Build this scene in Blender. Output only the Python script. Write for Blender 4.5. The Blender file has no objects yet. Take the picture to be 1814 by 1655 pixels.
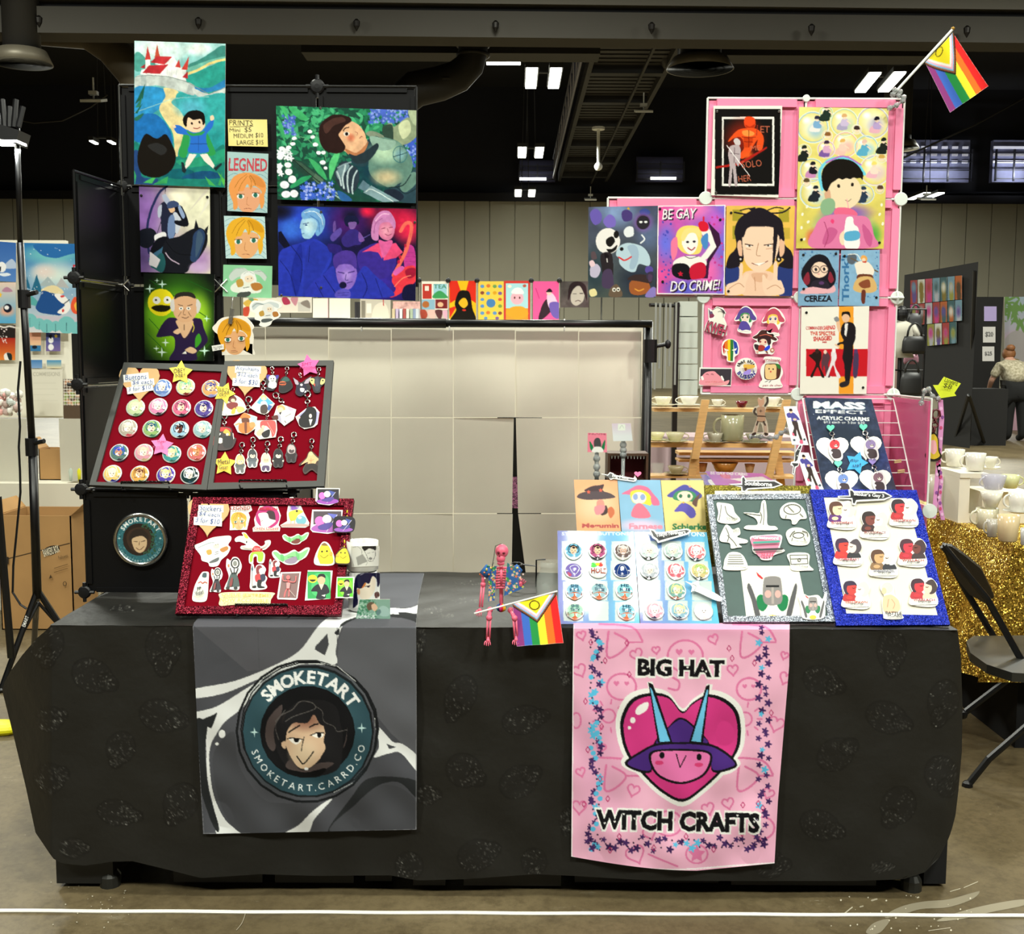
import bpy,math,random
import numpy as np
from mathutils import Vector,Matrix
pi=math.pi
S=bpy.context.scene
COL=S.collection
W,H,F=1814,1655,2000.0
CAMH=1.49
HOR=625.0
FZ=-.044
PITCH=math.atan((H/2-HOR)/F)
RM=Matrix.Rotation(pi/2-PITCH,3,'X')@Matrix.Rotation(math.radians(0.3),3,'Z')
CP=Vector((0,0,CAMH))
cd=bpy.data.cameras.new('camera')
cam=bpy.data.objects.new('camera',cd)
COL.objects.link(cam)
cam.location=CP
cam.rotation_euler=RM.to_euler()
cd.sensor_fit='HORIZONTAL'
cd.sensor_width=36
cd.lens=F/W*36
cd.clip_end=300
S.camera=cam
S.view_settings.view_transform='Standard'
S.view_settings.look='None'
S.view_settings.gamma=1
S.view_settings.exposure=-0.42
w=bpy.data.worlds.new('hall_ambient')
S.world=w
w.use_nodes=True
bg=w.node_tree.nodes['Background']
bg.inputs[0].default_value=(.99,1.0,0.9,1)
bg.inputs[1].default_value=0.22
def area(x,y,z,sx,sy,power,col=(.985,1.0,0.885),aim=None,spread=180):
 l=bpy.data.lights.new('hall_lamp_light','AREA')
 l.shape='RECTANGLE'
 l.size,l.size_y=sx,sy
 l.energy=power
 l.color=col
 l.spread=math.radians(spread)
 o=bpy.data.objects.new('hall_lamp_light',l)
 COL.objects.link(o)
 o.location=(x,y,z)
 if aim:
  o.rotation_euler=(Vector(aim)-Vector((x,y,z))).to_track_quat('-Z','Y').to_euler()
 return o
for lx in(-5.0,1.0,7.0):
 area(lx,-3.0,7.8,0.9,0.9,560,aim=(lx*.5,3.2,1.2))
for lx,ly in((-3.6,1.6),(.93,1.36),(5.4,1.6)):
 for s_ in(-.28,.28):
  area(lx+s_,ly,7.8,.24,0.9,125)
for lx in(-4.0,4.0):
 area(lx,7.5,7.8,1.2,1.2,520)
for lx in(-9.0,0.0,9.0):
 area(lx,15.0,7.9,1.6,1.6,1300)
for lx in(-14.0,0.0,14.0):
 area(lx,36.0,7.9,2.4,2.4,3600)
# ------------------------------------------------ pixel <-> place
def ray(x,y):
 return RM@Vector(((x-W/2)/F,(H/2-y)/F,-1))
def PY(x,y,Y):
 d=ray(x,y)
 return CP+d*(Y/d.y)
def PZ(x,y,z):
 d=ray(x,y)
 return CP+d*((z-CAMH)/d.z)
RMN=np.array([[RM[i][j]for j in range(3)]for i in range(3)])
RMI=RM.transposed()
def proj(p):
 q=RMI@(Vector(p)-CP)
 return W/2+F*q.x/-q.z,H/2-F*q.y/-q.z
class Pl:
 def __init__(self,o,n):
  self.o=Vector(o)
  self.n=Vector(n).normalized()
 def off(self,d):
  return Pl(self.o+self.n*d,self.n)
 def hit(self,x,y,d=0):
  r=ray(x,y)
  return CP+r*((self.o-CP).dot(self.n)/r.dot(self.n))+self.n*d
 def hits(self,xs,ys,d=0):
  r=np.stack([(xs-W/2)/F,(H/2-ys)/F,-np.ones_like(xs)],-1)@RMN.T
  n=np.array(self.n)
  k=float((self.o-CP).dot(self.n))/(r@n)
  return np.array(CP)+r*k[...,None]+n*d
def vert(Y):
 return Pl((0,Y,0),(0,-1,0))
def lean(Yb,zb,Yt,zt):
 a,b=Yt-Yb,zt-zb
 return Pl((0,Yb,zb),(0,-b,a))
def lin1(c):
 return c/12.92 if c<=.04045 else((c+.055)/1.055)**2.4
def rgb(h):
 return tuple(int(h[i:i+2],16)/255 for i in(0,2,4))
def lin(h):
 return tuple(lin1(c)for c in rgb(h))
def linarr(a):
 a=np.clip(a,0,1)
 return np.where(a<=.04045,a/12.92,((a+.055)/1.055)**2.4)
MATS={}
def mat(name,hx='808080',rough=.5,metal=0,spec=.5,noise=0,nscale=20,bump=0,bscale=60,coat=0,emis=0,trans=0,alpha=1,attr=False,sheen=0,hx2=None,stretch=None):
 if name in MATS:
  return MATS[name]
 m=bpy.data.materials.new(name)
 MATS[name]=m
 m.use_nodes=True
 nt=m.node_tree
 b=nt.nodes['Principled BSDF']
 b.inputs['Roughness'].default_value=rough
 b.inputs['Metallic'].default_value=metal
 b.inputs['Specular IOR Level'].default_value=spec
 b.inputs['Coat Weight'].default_value=coat
 b.inputs['Coat Roughness'].default_value=.06
 b.inputs['Transmission Weight'].default_value=trans
 b.inputs['Alpha'].default_value=alpha
 b.inputs['Sheen Weight'].default_value=sheen
 c=lin(hx)
 b.inputs['Base Color'].default_value=(*c,1)
 if emis:
  b.inputs['Emission Color'].default_value=(*c,1)
  b.inputs['Emission Strength'].default_value=emis
 tc=nt.nodes.new('ShaderNodeTexCoord')
 src=tc.outputs['Object']
 if stretch:
  mp=nt.nodes.new('ShaderNodeMapping')
  mp.inputs['Scale'].default_value=stretch
  nt.links.new(src,mp.inputs[0])
  src=mp.outputs[0]
 if attr:
  a=nt.nodes.new('ShaderNodeVertexColor')
  a.layer_name='Col'
  nt.links.new(a.outputs[0],b.inputs['Base Color'])
 elif noise or hx2:
  nz=nt.nodes.new('ShaderNodeTexNoise')
  nz.inputs['Scale'].default_value=nscale
  nz.inputs['Detail'].default_value=6
  nt.links.new(src,nz.inputs['Vector'])
  cr=nt.nodes.new('ShaderNodeValToRGB')
  cr.color_ramp.elements[0].position=.3
  cr.color_ramp.elements[1].position=.7
  c0,c1=([v*(1-noise)for v in c],[min(1,v*(1+noise))for v in c])if not hx2 else(c,lin(hx2))
  cr.color_ramp.elements[0].color=(*c0,1)
  cr.color_ramp.elements[1].color=(*c1,1)
  nt.links.new(nz.outputs[0],cr.inputs[0])
  nt.links.new(cr.outputs[0],b.inputs['Base Color'])
 if bump:
  nb=nt.nodes.new('ShaderNodeTexNoise')
  nb.inputs['Scale'].default_value=bscale
  nb.inputs['Detail'].default_value=4
  nt.links.new(src,nb.inputs['Vector'])
  bm=nt.nodes.new('ShaderNodeBump')
  bm.inputs['Strength'].default_value=bump
  bm.inputs['Distance'].default_value=.01
  nt.links.new(nb.outputs[0],bm.inputs['Height'])
  nt.links.new(bm.outputs[0],b.inputs['Normal'])
 return m
def glitter(name,dark,light,scale=900,rough=.35,metal=.75):
 m=mat(name,dark,rough,metal)
 nt=m.node_tree
 b=nt.nodes['Principled BSDF']
 tc=nt.nodes.new('ShaderNodeTexCoord')
 v=nt.nodes.new('ShaderNodeTexVoronoi')
 v.inputs['Scale'].default_value=scale
 nt.links.new(tc.outputs['Object'],v.inputs['Vector'])
 cr=nt.nodes.new('ShaderNodeValToRGB')
 cr.color_ramp.elements[0].color=(*lin(dark),1)
 cr.color_ramp.elements[1].color=(*lin(light),1)
 sp=nt.nodes.new('ShaderNodeSeparateColor')
 nt.links.new(v.outputs['Color'],sp.inputs[0])
 nt.links.new(sp.outputs[0],cr.inputs[0])
 nt.links.new(cr.outputs[0],b.inputs['Base Color'])
 mx=nt.nodes.new('ShaderNodeVectorMath')
 mx.operation='MULTIPLY_ADD'
 mx.inputs[1].default_value=(1.1,1.1,1.1)
 mx.inputs[2].default_value=(-.55,-.55,-.55)
 nt.links.new(v.outputs['Color'],mx.inputs[0])
 ge=nt.nodes.new('ShaderNodeNewGeometry')
 ad=nt.nodes.new('ShaderNodeVectorMath')
 nt.links.new(ge.outputs['Normal'],ad.inputs[0])
 nt.links.new(mx.outputs[0],ad.inputs[1])
 no=nt.nodes.new('ShaderNodeVectorMath')
 no.operation='NORMALIZE'
 nt.links.new(ad.outputs[0],no.inputs[0])
 nt.links.new(no.outputs[0],b.inputs['Normal'])
 return m
PRINT=mat('printed_paper',rough=.42,spec=.3,attr=True)
GLOSS=mat('glossy_print',rough=.2,spec=.5,attr=True,coat=.35)
LAMIN=mat('laminated_print',rough=.4,spec=.2,attr=True,coat=.35)
VINYL=mat('vinyl_sticker',rough=.35,spec=.4,attr=True)
DOME=mat('button_film',rough=.12,spec=.6,attr=True,coat=.8)
FABRIC=mat('printed_fabric',rough=.85,spec=.15,attr=True,bump=.08,bscale=900)
SKIN=mat('painted_plastic',rough=.45,spec=.4,attr=True)
BLACKP=mat('black_plastic','101012',.45,spec=.4,noise=.3,nscale=6)
BLACKM=mat('black_metal','0c0c0d',.35,0,.5)
CHROME=mat('bare_steel','c8c8c4',.22,1)
WHITEP=mat('white_plastic','e9ece8',.4)
CARD=mat('white_card','e4e0d0',.6)
GLASS=mat('clear_glass','dfe8e0',.04,spec=.9,alpha=.11)
class MB:
 def __init__(self):
  self.v,self.f,self.c=[],[],[]
 def add(self,pts,faces,col=None):
  n=len(self.v)
  self.v+=[tuple(p)for p in pts]
  self.f+=[tuple(i+n for i in f)for f in faces]
  c=lin(col)if isinstance(col,str)else(col or(.8,.8,.8))
  self.c+=[c]*len(pts)
  return self
 def poly(self,pts,col=None,n=None):
  if n is not None and len(pts)>2:
   a=Vector((0,0,0))
   for i in range(len(pts)):
    a+=Vector(pts[i]).cross(Vector(pts[(i+1)%len(pts)]))
   if a.dot(n)<0:
    pts=pts[::-1]
  return self.add(pts,[tuple(range(len(pts)))],col)
 def prism(self,pts,vec,col=None):
  n=len(pts)
  vec=Vector(vec)
  a=Vector((0,0,0))
  for i in range(n):
   a+=Vector(pts[i]).cross(Vector(pts[(i+1)%n]))
  if a.dot(vec)<0:
   pts=pts[::-1]
  top=[Vector(p)+vec for p in pts]
  fs=[tuple(range(n,2*n)),tuple(range(n-1,-1,-1))]
  fs+=[(i,(i+1)%n,n+(i+1)%n,n+i)for i in range(n)]
  return self.add(list(pts)+top,fs,col)
 def box(self,c,s,col=None,R=None):
  c=Vector(c)
  ps=[]
  for k in range(8):
   d=Vector(((k&1)-.5,((k>>1)&1)-.5,(k>>2)-.5))
   d=Vector((d.x*s[0],d.y*s[1],d.z*s[2]))
   ps.append(c+(R@d if R else d))
  return self.add(ps,[(0,2,3,1),(4,5,7,6),(0,1,5,4),(2,6,7,3),(0,4,6,2),(1,3,7,5)],col)
 def bx(self,x0,x1,y0,y1,z0,z1,col=None):
  return self.box(((x0+x1)/2,(y0+y1)/2,(z0+z1)/2),(abs(x1-x0),abs(y1-y0),abs(z1-z0)),col)
 def tube(self,pts,r,n=8,col=None,closed=False):
  pts=[Vector(p)for p in pts]
  rs=r if isinstance(r,(list,tuple))else[r]*len(pts)
  m=len(pts)
  t0=(pts[1]-pts[0]).normalized()
  up=Vector((0,0,1))if abs(t0.z)<.9 else Vector((1,0,0))
  u=t0.cross(up).normalized()
  vs,fs=[],[]
  for i in range(m):
   if closed:
    t=(pts[(i+1)%m]-pts[i-1]).normalized()
   else:
    t=(pts[min(i+1,m-1)]-pts[max(i-1,0)]).normalized()
   u=(u-t*u.dot(t)).normalized()
   b=t.cross(u)
   for k in range(n):
    a=2*pi*k/n
    vs.append(pts[i]+(u*math.cos(a)+b*math.sin(a))*rs[i])
  for i in range(m if closed else m-1):
   j=(i+1)%m
   for k in range(n):
    l=(k+1)%n
    fs.append((i*n+k,i*n+l,j*n+l,j*n+k))
  if not closed:
   fs.append(tuple(range(n-1,-1,-1)))
   fs.append(tuple(range((m-1)*n,m*n)))
  return self.add(vs,fs,col)
 def lathe(self,c,prof,n=24,col=None,R=None,sq=(1,1)):
  c=Vector(c)
  vs,fs=[],[]
  m=len(prof)
  for r,z in prof:
   for k in range(n):
    a=2*pi*k/n
    d=Vector((r*math.cos(a)*sq[0],r*math.sin(a)*sq[1],z))
    vs.append(c+(R@d if R else d))
  for i in range(m-1):
   for k in range(n):
    l=(k+1)%n
    fs.append((i*n+k,i*n+l,(i+1)*n+l,(i+1)*n+k))
  if prof[0][0]>1e-4:
   fs.append(tuple(range(n-1,-1,-1)))
  if prof[-1][0]>1e-4:
   fs.append(tuple(range((m-1)*n,m*n)))
  return self.add(vs,fs,col)
 def ball(self,c,r,n=14,m=9,col=None,R=None):
  rx,ry,rz=r if isinstance(r,(tuple,list))else(r,r,r)
  pr=[(max(math.sin(pi*i/m),0.001),-math.cos(pi*i/m))for i in range(m+1)]
  c=Vector(c)
  vs,fs=[],[]
  for s,z in pr:
   for k in range(n):
    a=2*pi*k/n
    d=Vector((s*math.cos(a)*rx,s*math.sin(a)*ry,z*rz))
    vs.append(c+(R@d if R else d))
  for i in range(m):
   for k in range(n):
    l=(k+1)%n
    fs.append((i*n+k,i*n+l,(i+1)*n+l,(i+1)*n+k))
  return self.add(vs,fs,col)
 def grid(self,P,C=None):
  h,w_=P.shape[:2]
  n=len(self.v)
  self.v+=[tuple(p)for p in P.reshape(-1,3).tolist()]
  if C is None:
   self.c+=[(.8,.8,.8)]*(h*w_)
  else:
   self.c+=[tuple(p)for p in C.reshape(-1,3).tolist()]
  for i in range(h-1):
   for j in range(w_-1):
    a=n+i*w_+j
    self.f.append((a,a+w_,a+w_+1,a+1))
  return self
 def build(self,name,m,parent=None,origin=None,smooth=False):
  vs=np.array(self.v,dtype=float)
  if origin is None:
   origin=Vector(((vs[:,0].min()+vs[:,0].max())/2,(vs[:,1].min()+vs[:,1].max())/2,vs[:,2].min()))
  origin=Vector(origin)
  me=bpy.data.meshes.new(name)
  me.from_pydata((vs-np.array(origin)).tolist(),[],self.f)
  at=me.color_attributes.new('Col','FLOAT_COLOR','POINT')
  cc=np.ones((len(self.v),4),dtype=np.float32)
  cc[:,:3]=self.c
  at.data.foreach_set('color',cc.ravel())
  if smooth:
   me.polygons.foreach_set('use_smooth',[True]*len(me.polygons))
  me.materials.append(m)
  me.update()
  o=bpy.data.objects.new(name,me)
  COL.objects.link(o)
  if parent:
   o.parent=parent
   o.location=origin-WL[parent.name]
  else:
   o.location=origin
  WL[o.name]=origin
  return o
WL={}
def tag(o,label,cat,group=None,kind=None):
 o['label']=label
 o['category']=cat
 if group:
  o['group']=group
 if kind:
  o['kind']=kind
 return o
def thing(name,loc,label,cat,group=None):
 o=bpy.data.objects.new(name,None)
 o.empty_display_size=.05
 COL.objects.link(o)
 o.location=loc
 WL[o.name]=Vector(loc)
 return tag(o,label,cat,group)
def struct(o):
 o['kind']='structure'
 return o
def cr_closed(pts,k=5):
 n=len(pts)
 out=[]
 for i in range(n):
  p0,p1,p2,p3=pts[i-1],pts[i],pts[(i+1)%n],pts[(i+2)%n]
  for j in range(k):
   t=j/k
   out.append(tuple(.5*(2*p1[a]+(p2[a]-p0[a])*t+(2*p0[a]-5*p1[a]+4*p2[a]-p3[a])*t*t+(3*p1[a]-p0[a]-3*p2[a]+p3[a])*t**3)for a in(0,1)))
 return out
def cr_open(pts,k=5):
 if len(pts)<3:
  return pts
 q=[pts[0]]+list(pts)+[pts[-1]]
 out=[]
 for i in range(1,len(q)-2):
  p0,p1,p2,p3=q[i-1],q[i],q[i+1],q[i+2]
  for j in range(k):
   t=j/k
   out.append(tuple(.5*(2*p1[a]+(p2[a]-p0[a])*t+(2*p0[a]-5*p1[a]+4*p2[a]-p3[a])*t*t+(3*p1[a]-p0[a]-3*p2[a]+p3[a])*t**3)for a in(0,1)))
 return out+[pts[-1]]
def ell(cx,cy,rx,ry,rot=0,n=22):
 c,s=math.cos(math.radians(rot)),math.sin(math.radians(rot))
 return[(cx+rx*math.cos(a)*c-ry*math.sin(a)*s,cy+rx*math.cos(a)*s+ry*math.sin(a)*c)for a in[2*pi*i/n for i in range(n)]]
def heart(cx,cy,w_,h,rot=0):
 ps=[]
 for i in range(28):
  t=2*pi*i/28
  ps.append((16*math.sin(t)**3/32*w_,-(13*math.cos(t)-5*math.cos(2*t)-2*math.cos(3*t)-math.cos(4*t)+2.5)/29*h))
 c,s=math.cos(math.radians(rot)),math.sin(math.radians(rot))
 return[(cx+x*c-y*s,cy+x*s+y*c)for x,y in ps]
def star(cx,cy,r,rot=0,n=5,k=.5):
 n=int(n)
 return[(cx+(r if i%2==0 else r*k)*math.sin(pi*i/n+math.radians(rot)),cy-(r if i%2==0 else r*k)*math.cos(pi*i/n+math.radians(rot)))for i in range(2*n)]
def strokes(pts,w_,closed=False):
 out=[]
 q=list(pts)+([pts[0]]if closed else[])
 r=w_/2
 for a,b in zip(q[:-1],q[1:]):
  d=math.hypot(b[0]-a[0],b[1]-a[1])
  if d<1e-6:
   continue
  nx,ny=-(b[1]-a[1])/d*r,(b[0]-a[0])/d*r
  out.append([(a[0]+nx,a[1]+ny),(b[0]+nx,b[1]+ny),(b[0]-nx,b[1]-ny),(a[0]-nx,a[1]-ny)])
 for p in q:
  out.append(ell(p[0],p[1],r,r,n=7))
 return out
_GL={}
def glyphs(s,bold=0,shear=0):
 k=(s,bold,shear)
 if k not in _GL:
  cu=bpy.data.curves.new('t','FONT')
  cu.body=s
  cu.offset=bold
  cu.shear=shear
  cu.resolution_u=2
  cu.fill_mode='FRONT'
  ob=bpy.data.objects.new('t',cu)
  me=ob.to_mesh()
  V=[(v.co.x,v.co.y)for v in me.vertices]
  Fc=[list(p.vertices)for p in me.polygons]
  ob.to_mesh_clear()
  bpy.data.objects.remove(ob)
  bpy.data.curves.remove(cu)
  _GL[k]=(V,Fc)
 return _GL[k]
def text_polys(s,x0,y0,x1,y1,rot=0,bold=0,shear=0):
 V,Fc=glyphs(s,bold,shear)
 if not V:
  return[]
 xs,ys=[v[0]for v in V],[v[1]for v in V]
 a,b,c_,d=min(xs),max(xs),min(ys),max(ys)
 cx,cy=(x0+x1)/2,(y0+y1)/2
 c,sn=math.cos(math.radians(rot)),math.sin(math.radians(rot))
 Q=[]
 for x,y in V:
  u=((x-a)/max(b-a,1e-6)-.5)*(x1-x0)
  v=(.5-(y-c_)/max(d-c_,1e-6))*(y1-y0)
  Q.append((cx+u*c-v*sn,cy+u*sn+v*c))
 return[[Q[i]for i in f]for f in Fc]
def arc_polys(s,cx,cy,r,a0,a1,h,bold=0):
 out=[]
 wd=[]
 for ch in s:
  V,_=glyphs(ch,bold)
  wd.append((max(v[0]for v in V)-min(v[0]for v in V)if V else.3)+.12)
 tot=sum(wd)
 acc=0
 flip=a1<a0
 for ch,wv in zip(s,wd):
  th=math.radians(a0+(a1-a0)*(acc+wv/2)/tot)
  acc+=wv
  V,Fc=glyphs(ch,bold)
  if not V:
   continue
  xa=(max(v[0]for v in V)+min(v[0]for v in V))/2
  k=h/.72
  Q=[]
  for x,y in V:
   u,v=(x-xa)*k,(y-.36)*k
   if flip:
    u,v=-u,-v
   rr=r+v
   Q.append((cx+rr*math.sin(th)+u*math.cos(th),cy-rr*math.cos(th)+u*math.sin(th)))
  out+=[[Q[i]for i in f]for f in Fc]
 return out
def nums(s):
 return[float(t)for t in s.split(',')]
def parse(src,view):
 """-> list of (kind, data, rgba) with coordinates in photograph pixels"""
 X0,Y0,K=view
 out=[]
 def tr(ps):
  return[(X0+x*K,Y0+y*K)for x,y in ps]
 def col(c):
  return rgb(c)+((int(c[6:8],16)/255)if len(c)>6 else 1,)
 def put(polys,c):
  for p in polys:
   out.append(('p',tr(p),c))
 for ln in src.replace(';','\n').split('\n'):
  ln=ln.strip()
  if not ln or ln[0]=='#':
   continue
  op,rest=ln[0],ln[1:].strip()
  if op in 'TA':
   head,txt=rest.split('|',1)
   c,ar=head.split(' ',1)
   a=nums(ar)
   put((text_polys if op=='T' else arc_polys)(txt,*a),col(c))
   continue
  t=rest.split()
  if op=='U':
   bgc,hair,skin,cloth=t[:4]
   a=nums(t[4])
   cx,cy,r=a[:3]
   q=a[3]if len(a)>3 else 0
   if bgc!='-':
    put([ell(cx,cy,r,r,n=26)],col(bgc))
   sh=[(cx+r*.97*math.cos(b),cy+r*.97*math.sin(b))for b in[math.radians(d)for d in range(25,156,10)]]
   put([sh+[(cx-r*.5,cy+r*.3),(cx+r*.5,cy+r*.3)]],col(cloth))
   put([cr_closed([(cx-r*.55,cy+r*(.2+q*.4)),(cx-r*.58,cy-r*.35),(cx-r*.2,cy-r*.82),(cx+r*.3,cy-r*.8),(cx+r*.6,cy-r*.3),(cx+r*.55,cy+r*(.2+q*.4)),(cx,cy+r*.35)],4)],col(hair))
   put([ell(cx,cy+r*.02,r*.37,r*.44,n=16)],col(skin))
   put([[(cx-r*.45,cy-r*.02),(cx-r*.42,cy-r*.45),(cx,cy-r*.62),(cx+r*.45,cy-r*.4),(cx+r*.45,cy-r*.05),(cx+r*.22,cy-r*.3),(cx+r*.05,cy-r*.08),(cx-r*.15,cy-r*.28)]],col(hair))
   for sx in(-.15,.17):
    put([ell(cx+r*sx,cy+r*.06,r*.055,r*.05,n=8)],col('2a2226'))
   put([strokes([(cx-r*.08,cy+r*.27),(cx+r*.1,cy+r*.26)],r*.04)[0]],col('7a4038'))
   continue
  if op in 'PB':
   ps=[tuple(nums(q))for q in t[1:]]
   put([cr_closed(ps)if op=='B' else ps],col(t[0]))
  elif op in 'LC':
   ps=[tuple(nums(q))for q in t[2:]]
   put(strokes(cr_open(ps,4)if op=='C' else ps,float(t[1])),col(t[0]))
  elif op=='E':
   put([ell(*nums(t[1]))],col(t[0]))
  elif op=='O':
   put(strokes(ell(*nums(t[2])),float(t[1]),True),col(t[0]))
  elif op=='R':
   a=nums(','.join(t[1:]))
   put([[(a[0],a[1]),(a[2],a[1]),(a[2],a[3]),(a[0],a[3])]],col(t[0]))
  elif op=='H':
   put([heart(*nums(t[1]))],col(t[0]))
  elif op=='h':
   put(strokes(heart(*nums(t[2])),float(t[1]),True),col(t[0]))
  elif op=='X':
   put([star(*nums(t[1]))],col(t[0]))
  elif op=='Y':
   a=nums(t[1])
   put([star(a[0],a[1],a[2],0,4,.22)],col(t[0]))
  elif op=='F':
   a=nums(t[1])
   put([[(a[0]+a[2]*(.72+.28*math.cos(5*b))*math.cos(b),a[1]+a[2]*(.72+.28*math.cos(5*b))*math.sin(b))for b in[2*pi*i/25 for i in range(25)]]],col(t[0]))
  elif op=='s':
   n,r,sd=int(t[1]),float(t[2]),int(t[3])
   a=nums(t[4])
   rn=random.Random(sd)
   for _ in range(n):
    q=r*rn.uniform(.5,1.3)
    put([ell(rn.uniform(a[0],a[2]),rn.uniform(a[1],a[3]),q,q,n=7)],col(t[0]))
  elif op in 'lf':
   n,sd=int(t[1]),int(t[-2])
   a=nums(t[-1])
   rn=random.Random(sd)
   for _ in range(n):
    x,y,q=rn.uniform(a[0],a[2]),rn.uniform(a[1],a[3]),rn.uniform(.7,1.3)
    if op=='f':
     put([[(x+float(t[2])*q*(.7+.3*math.cos(5*b))*math.cos(b),y+float(t[2])*q*(.7+.3*math.cos(5*b))*math.sin(b))for b in[2*pi*i/20 for i in range(20)]]],col(t[0]))
    else:
     L,wd,an=float(t[2])*q,float(t[3])*q,rn.uniform(0,2*pi)
     c,s_=math.cos(an),math.sin(an)
     put([[(x+u*c-v*s_,y+u*s_+v*c)for u,v in((0,0),(L*.3,wd),(L*.7,wd*.8),(L,0),(L*.7,-wd*.8),(L*.3,-wd))]],col(t[0]))
  elif op=='g':
   a=nums(t[1])
   out.append(('g',(X0+a[0]*K,Y0+a[1]*K,a[2]*K,a[3]*K),col(t[0])))
  elif op=='v':
   out.append(('v',(Y0+float(t[2])*K,Y0+float(t[3])*K,col(t[1])),col(t[0])))
  elif op=='w':
   out.append(('w',(X0+float(t[2])*K,X0+float(t[3])*K,col(t[1])),col(t[0])))
  elif op=='n':
   out.append(('n',(float(t[0]),float(t[1]),int(t[2])),None))
  else:
   raise ValueError(ln)
 return out
class Ras:
 """vector art -> grid of colour samples (for large prints, whose colours become the print mesh's ink attribute)"""
 def __init__(self,box,base='ffffff',ss=2):
  self.x0,self.y0,self.x1,self.y1=box
  self.ss=ss
  self.w=int(math.ceil((self.x1-self.x0)*ss))
  self.h=int(math.ceil((self.y1-self.y0)*ss))
  self.im=np.ones((self.h,self.w,3))*np.array(rgb(base))
 def draw(self,items):
  ss=self.ss
  for k,d,c in items:
   if k=='p':
    a=(np.array(d)-(self.x0,self.y0))*ss
    ix0,iy0=np.maximum(np.floor(a.min(0)),0).astype(int)
    ix1,iy1=np.minimum(np.ceil(a.max(0))+1,(self.w,self.h)).astype(int)
    if ix1<=ix0 or iy1<=iy0:
     continue
    xs=np.arange(ix0,ix1)+.5
    ys=np.arange(iy0,iy1)+.5
    m=np.zeros((len(ys),len(xs)),bool)
    b=np.roll(a,-1,0)
    for(ax,ay),(bx_,by)in zip(a,b):
     if ay==by:
      continue
     r=(ys>min(ay,by))&(ys<=max(ay,by))
     if r.any():
      xc=ax+(ys[r]-ay)*(bx_-ax)/(by-ay)
      m[r]^=xs[None,:]>xc[:,None]
    t=self.im[iy0:iy1,ix0:ix1]
    t[m]=t[m]*(1-c[3])+np.array(c[:3])*c[3]
   elif k=='g':
    cx,cy,rx,ry=d
    xs=(np.arange(self.w)+.5)/ss+self.x0
    ys=(np.arange(self.h)+.5)/ss+self.y0
    q=((xs[None,:]-cx)/rx)**2+((ys[:,None]-cy)/ry)**2
    al=(np.clip(1-q,0,1)**1.5*c[3])[...,None]
    self.im=self.im*(1-al)+np.array(c[:3])*al
   elif k in 'vw':
    p0,p1,c2=d
    n=self.h if k=='v' else self.w
    o=self.y0 if k=='v' else self.x0
    t=np.clip(((np.arange(n)+.5)/ss+o-p0)/(p1-p0),0,1)
    g=np.array(c[:3])[None,:]*(1-t[:,None])+np.array(c2[:3])[None,:]*t[:,None]
    al=c[3]
    g=g[:,None,:]if k=='v' else g[None,:,:]
    self.im=self.im*(1-al)+g*al
   elif k=='n':
    amp,sc,sd=d
    rg=np.random.default_rng(sd)
    tot=np.zeros((self.h,self.w))
    for o in range(3):
     s_=max(sc*ss/2**o,1)
     gw,gh=int(self.w/s_)+3,int(self.h/s_)+3
     g=rg.random((gh,gw))
     u=np.arange(self.w)/s_
     v=np.arange(self.h)/s_
     iu,iv=u.astype(int),v.astype(int)
     fu,fv=(u-iu)[None,:],(v-iv)[:,None]
     A,B=g[iv][:,iu],g[iv][:,iu+1]
     C_,D=g[iv+1][:,iu],g[iv+1][:,iu+1]
     tot+=((A*(1-fu)+B*fu)*(1-fv)+(C_*(1-fu)+D*fu)*fv-.5)/2**o
    self.im=np.clip(self.im*(1+amp*tot[...,None]),0,1)
  return self
 def sample(self,xs,ys):
  ss=self.ss
  u=(xs-self.x0)*ss
  v=(ys-self.y0)*ss
  acc=0
  for du in(-.5,.5):
   for dv in(-.5,.5):
    i=np.clip((u+du).astype(int),0,self.w-1)
    j=np.clip((v+dv).astype(int),0,self.h-1)
    acc=acc+self.im[j,i]
  return linarr(acc/4)
def quadgrid(q,step=1.0):
 (a,b,c,d)=[np.array(p,float)for p in q]
 nx=max(2,int(max(np.linalg.norm(b-a),np.linalg.norm(c-d))/step)+1)
 ny=max(2,int(max(np.linalg.norm(d-a),np.linalg.norm(c-b))/step)+1)
 u=np.linspace(0,1,nx)[None,:,None]
 v=np.linspace(0,1,ny)[:,None,None]
 P=(a*(1-u)+b*u)*(1-v)+(d*(1-u)+c*u)*v
 return P[...,0],P[...,1]
def sheet_mb(pl,q,src,view,base='ffffff',thick=.0015,step=1.0,off=0,edge='d8d4c8',hit=None,disp=None):
 """a printed sheet: fine grid front carrying the ink, with its own thickness and back"""
 xs,ys=quadgrid(q,step)
 r=Ras((xs.min(),ys.min(),xs.max(),ys.max()),base).draw(parse(src,view))
 Cc=r.sample(xs,ys)
 P=hit(xs,ys)if hit else pl.hits(xs,ys,off+thick)
 if disp is not None:
  P=P+disp(P)
 mb=MB()
 mb.grid(P,Cc)
 n=np.array(pl.n)*thick
 ring=list(P[0,:])+list(P[1:,-1])+list(P[-1,-2::-1])+list(P[-2:0:-1,0])
 m=len(ring)
 back=[Vector(p-n)for p in ring]
 fs=[((i+1)%m,i,m+i,m+(i+1)%m)for i in range(m)]
 mb.add([Vector(p)for p in ring]+back,fs,edge)
 if disp is None and hit is None:
  mb.add(back,[tuple(range(m))],edge)
 else:
  mb.grid((P-n)[:,::-1],Cc[:,::-1])
 return mb
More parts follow.
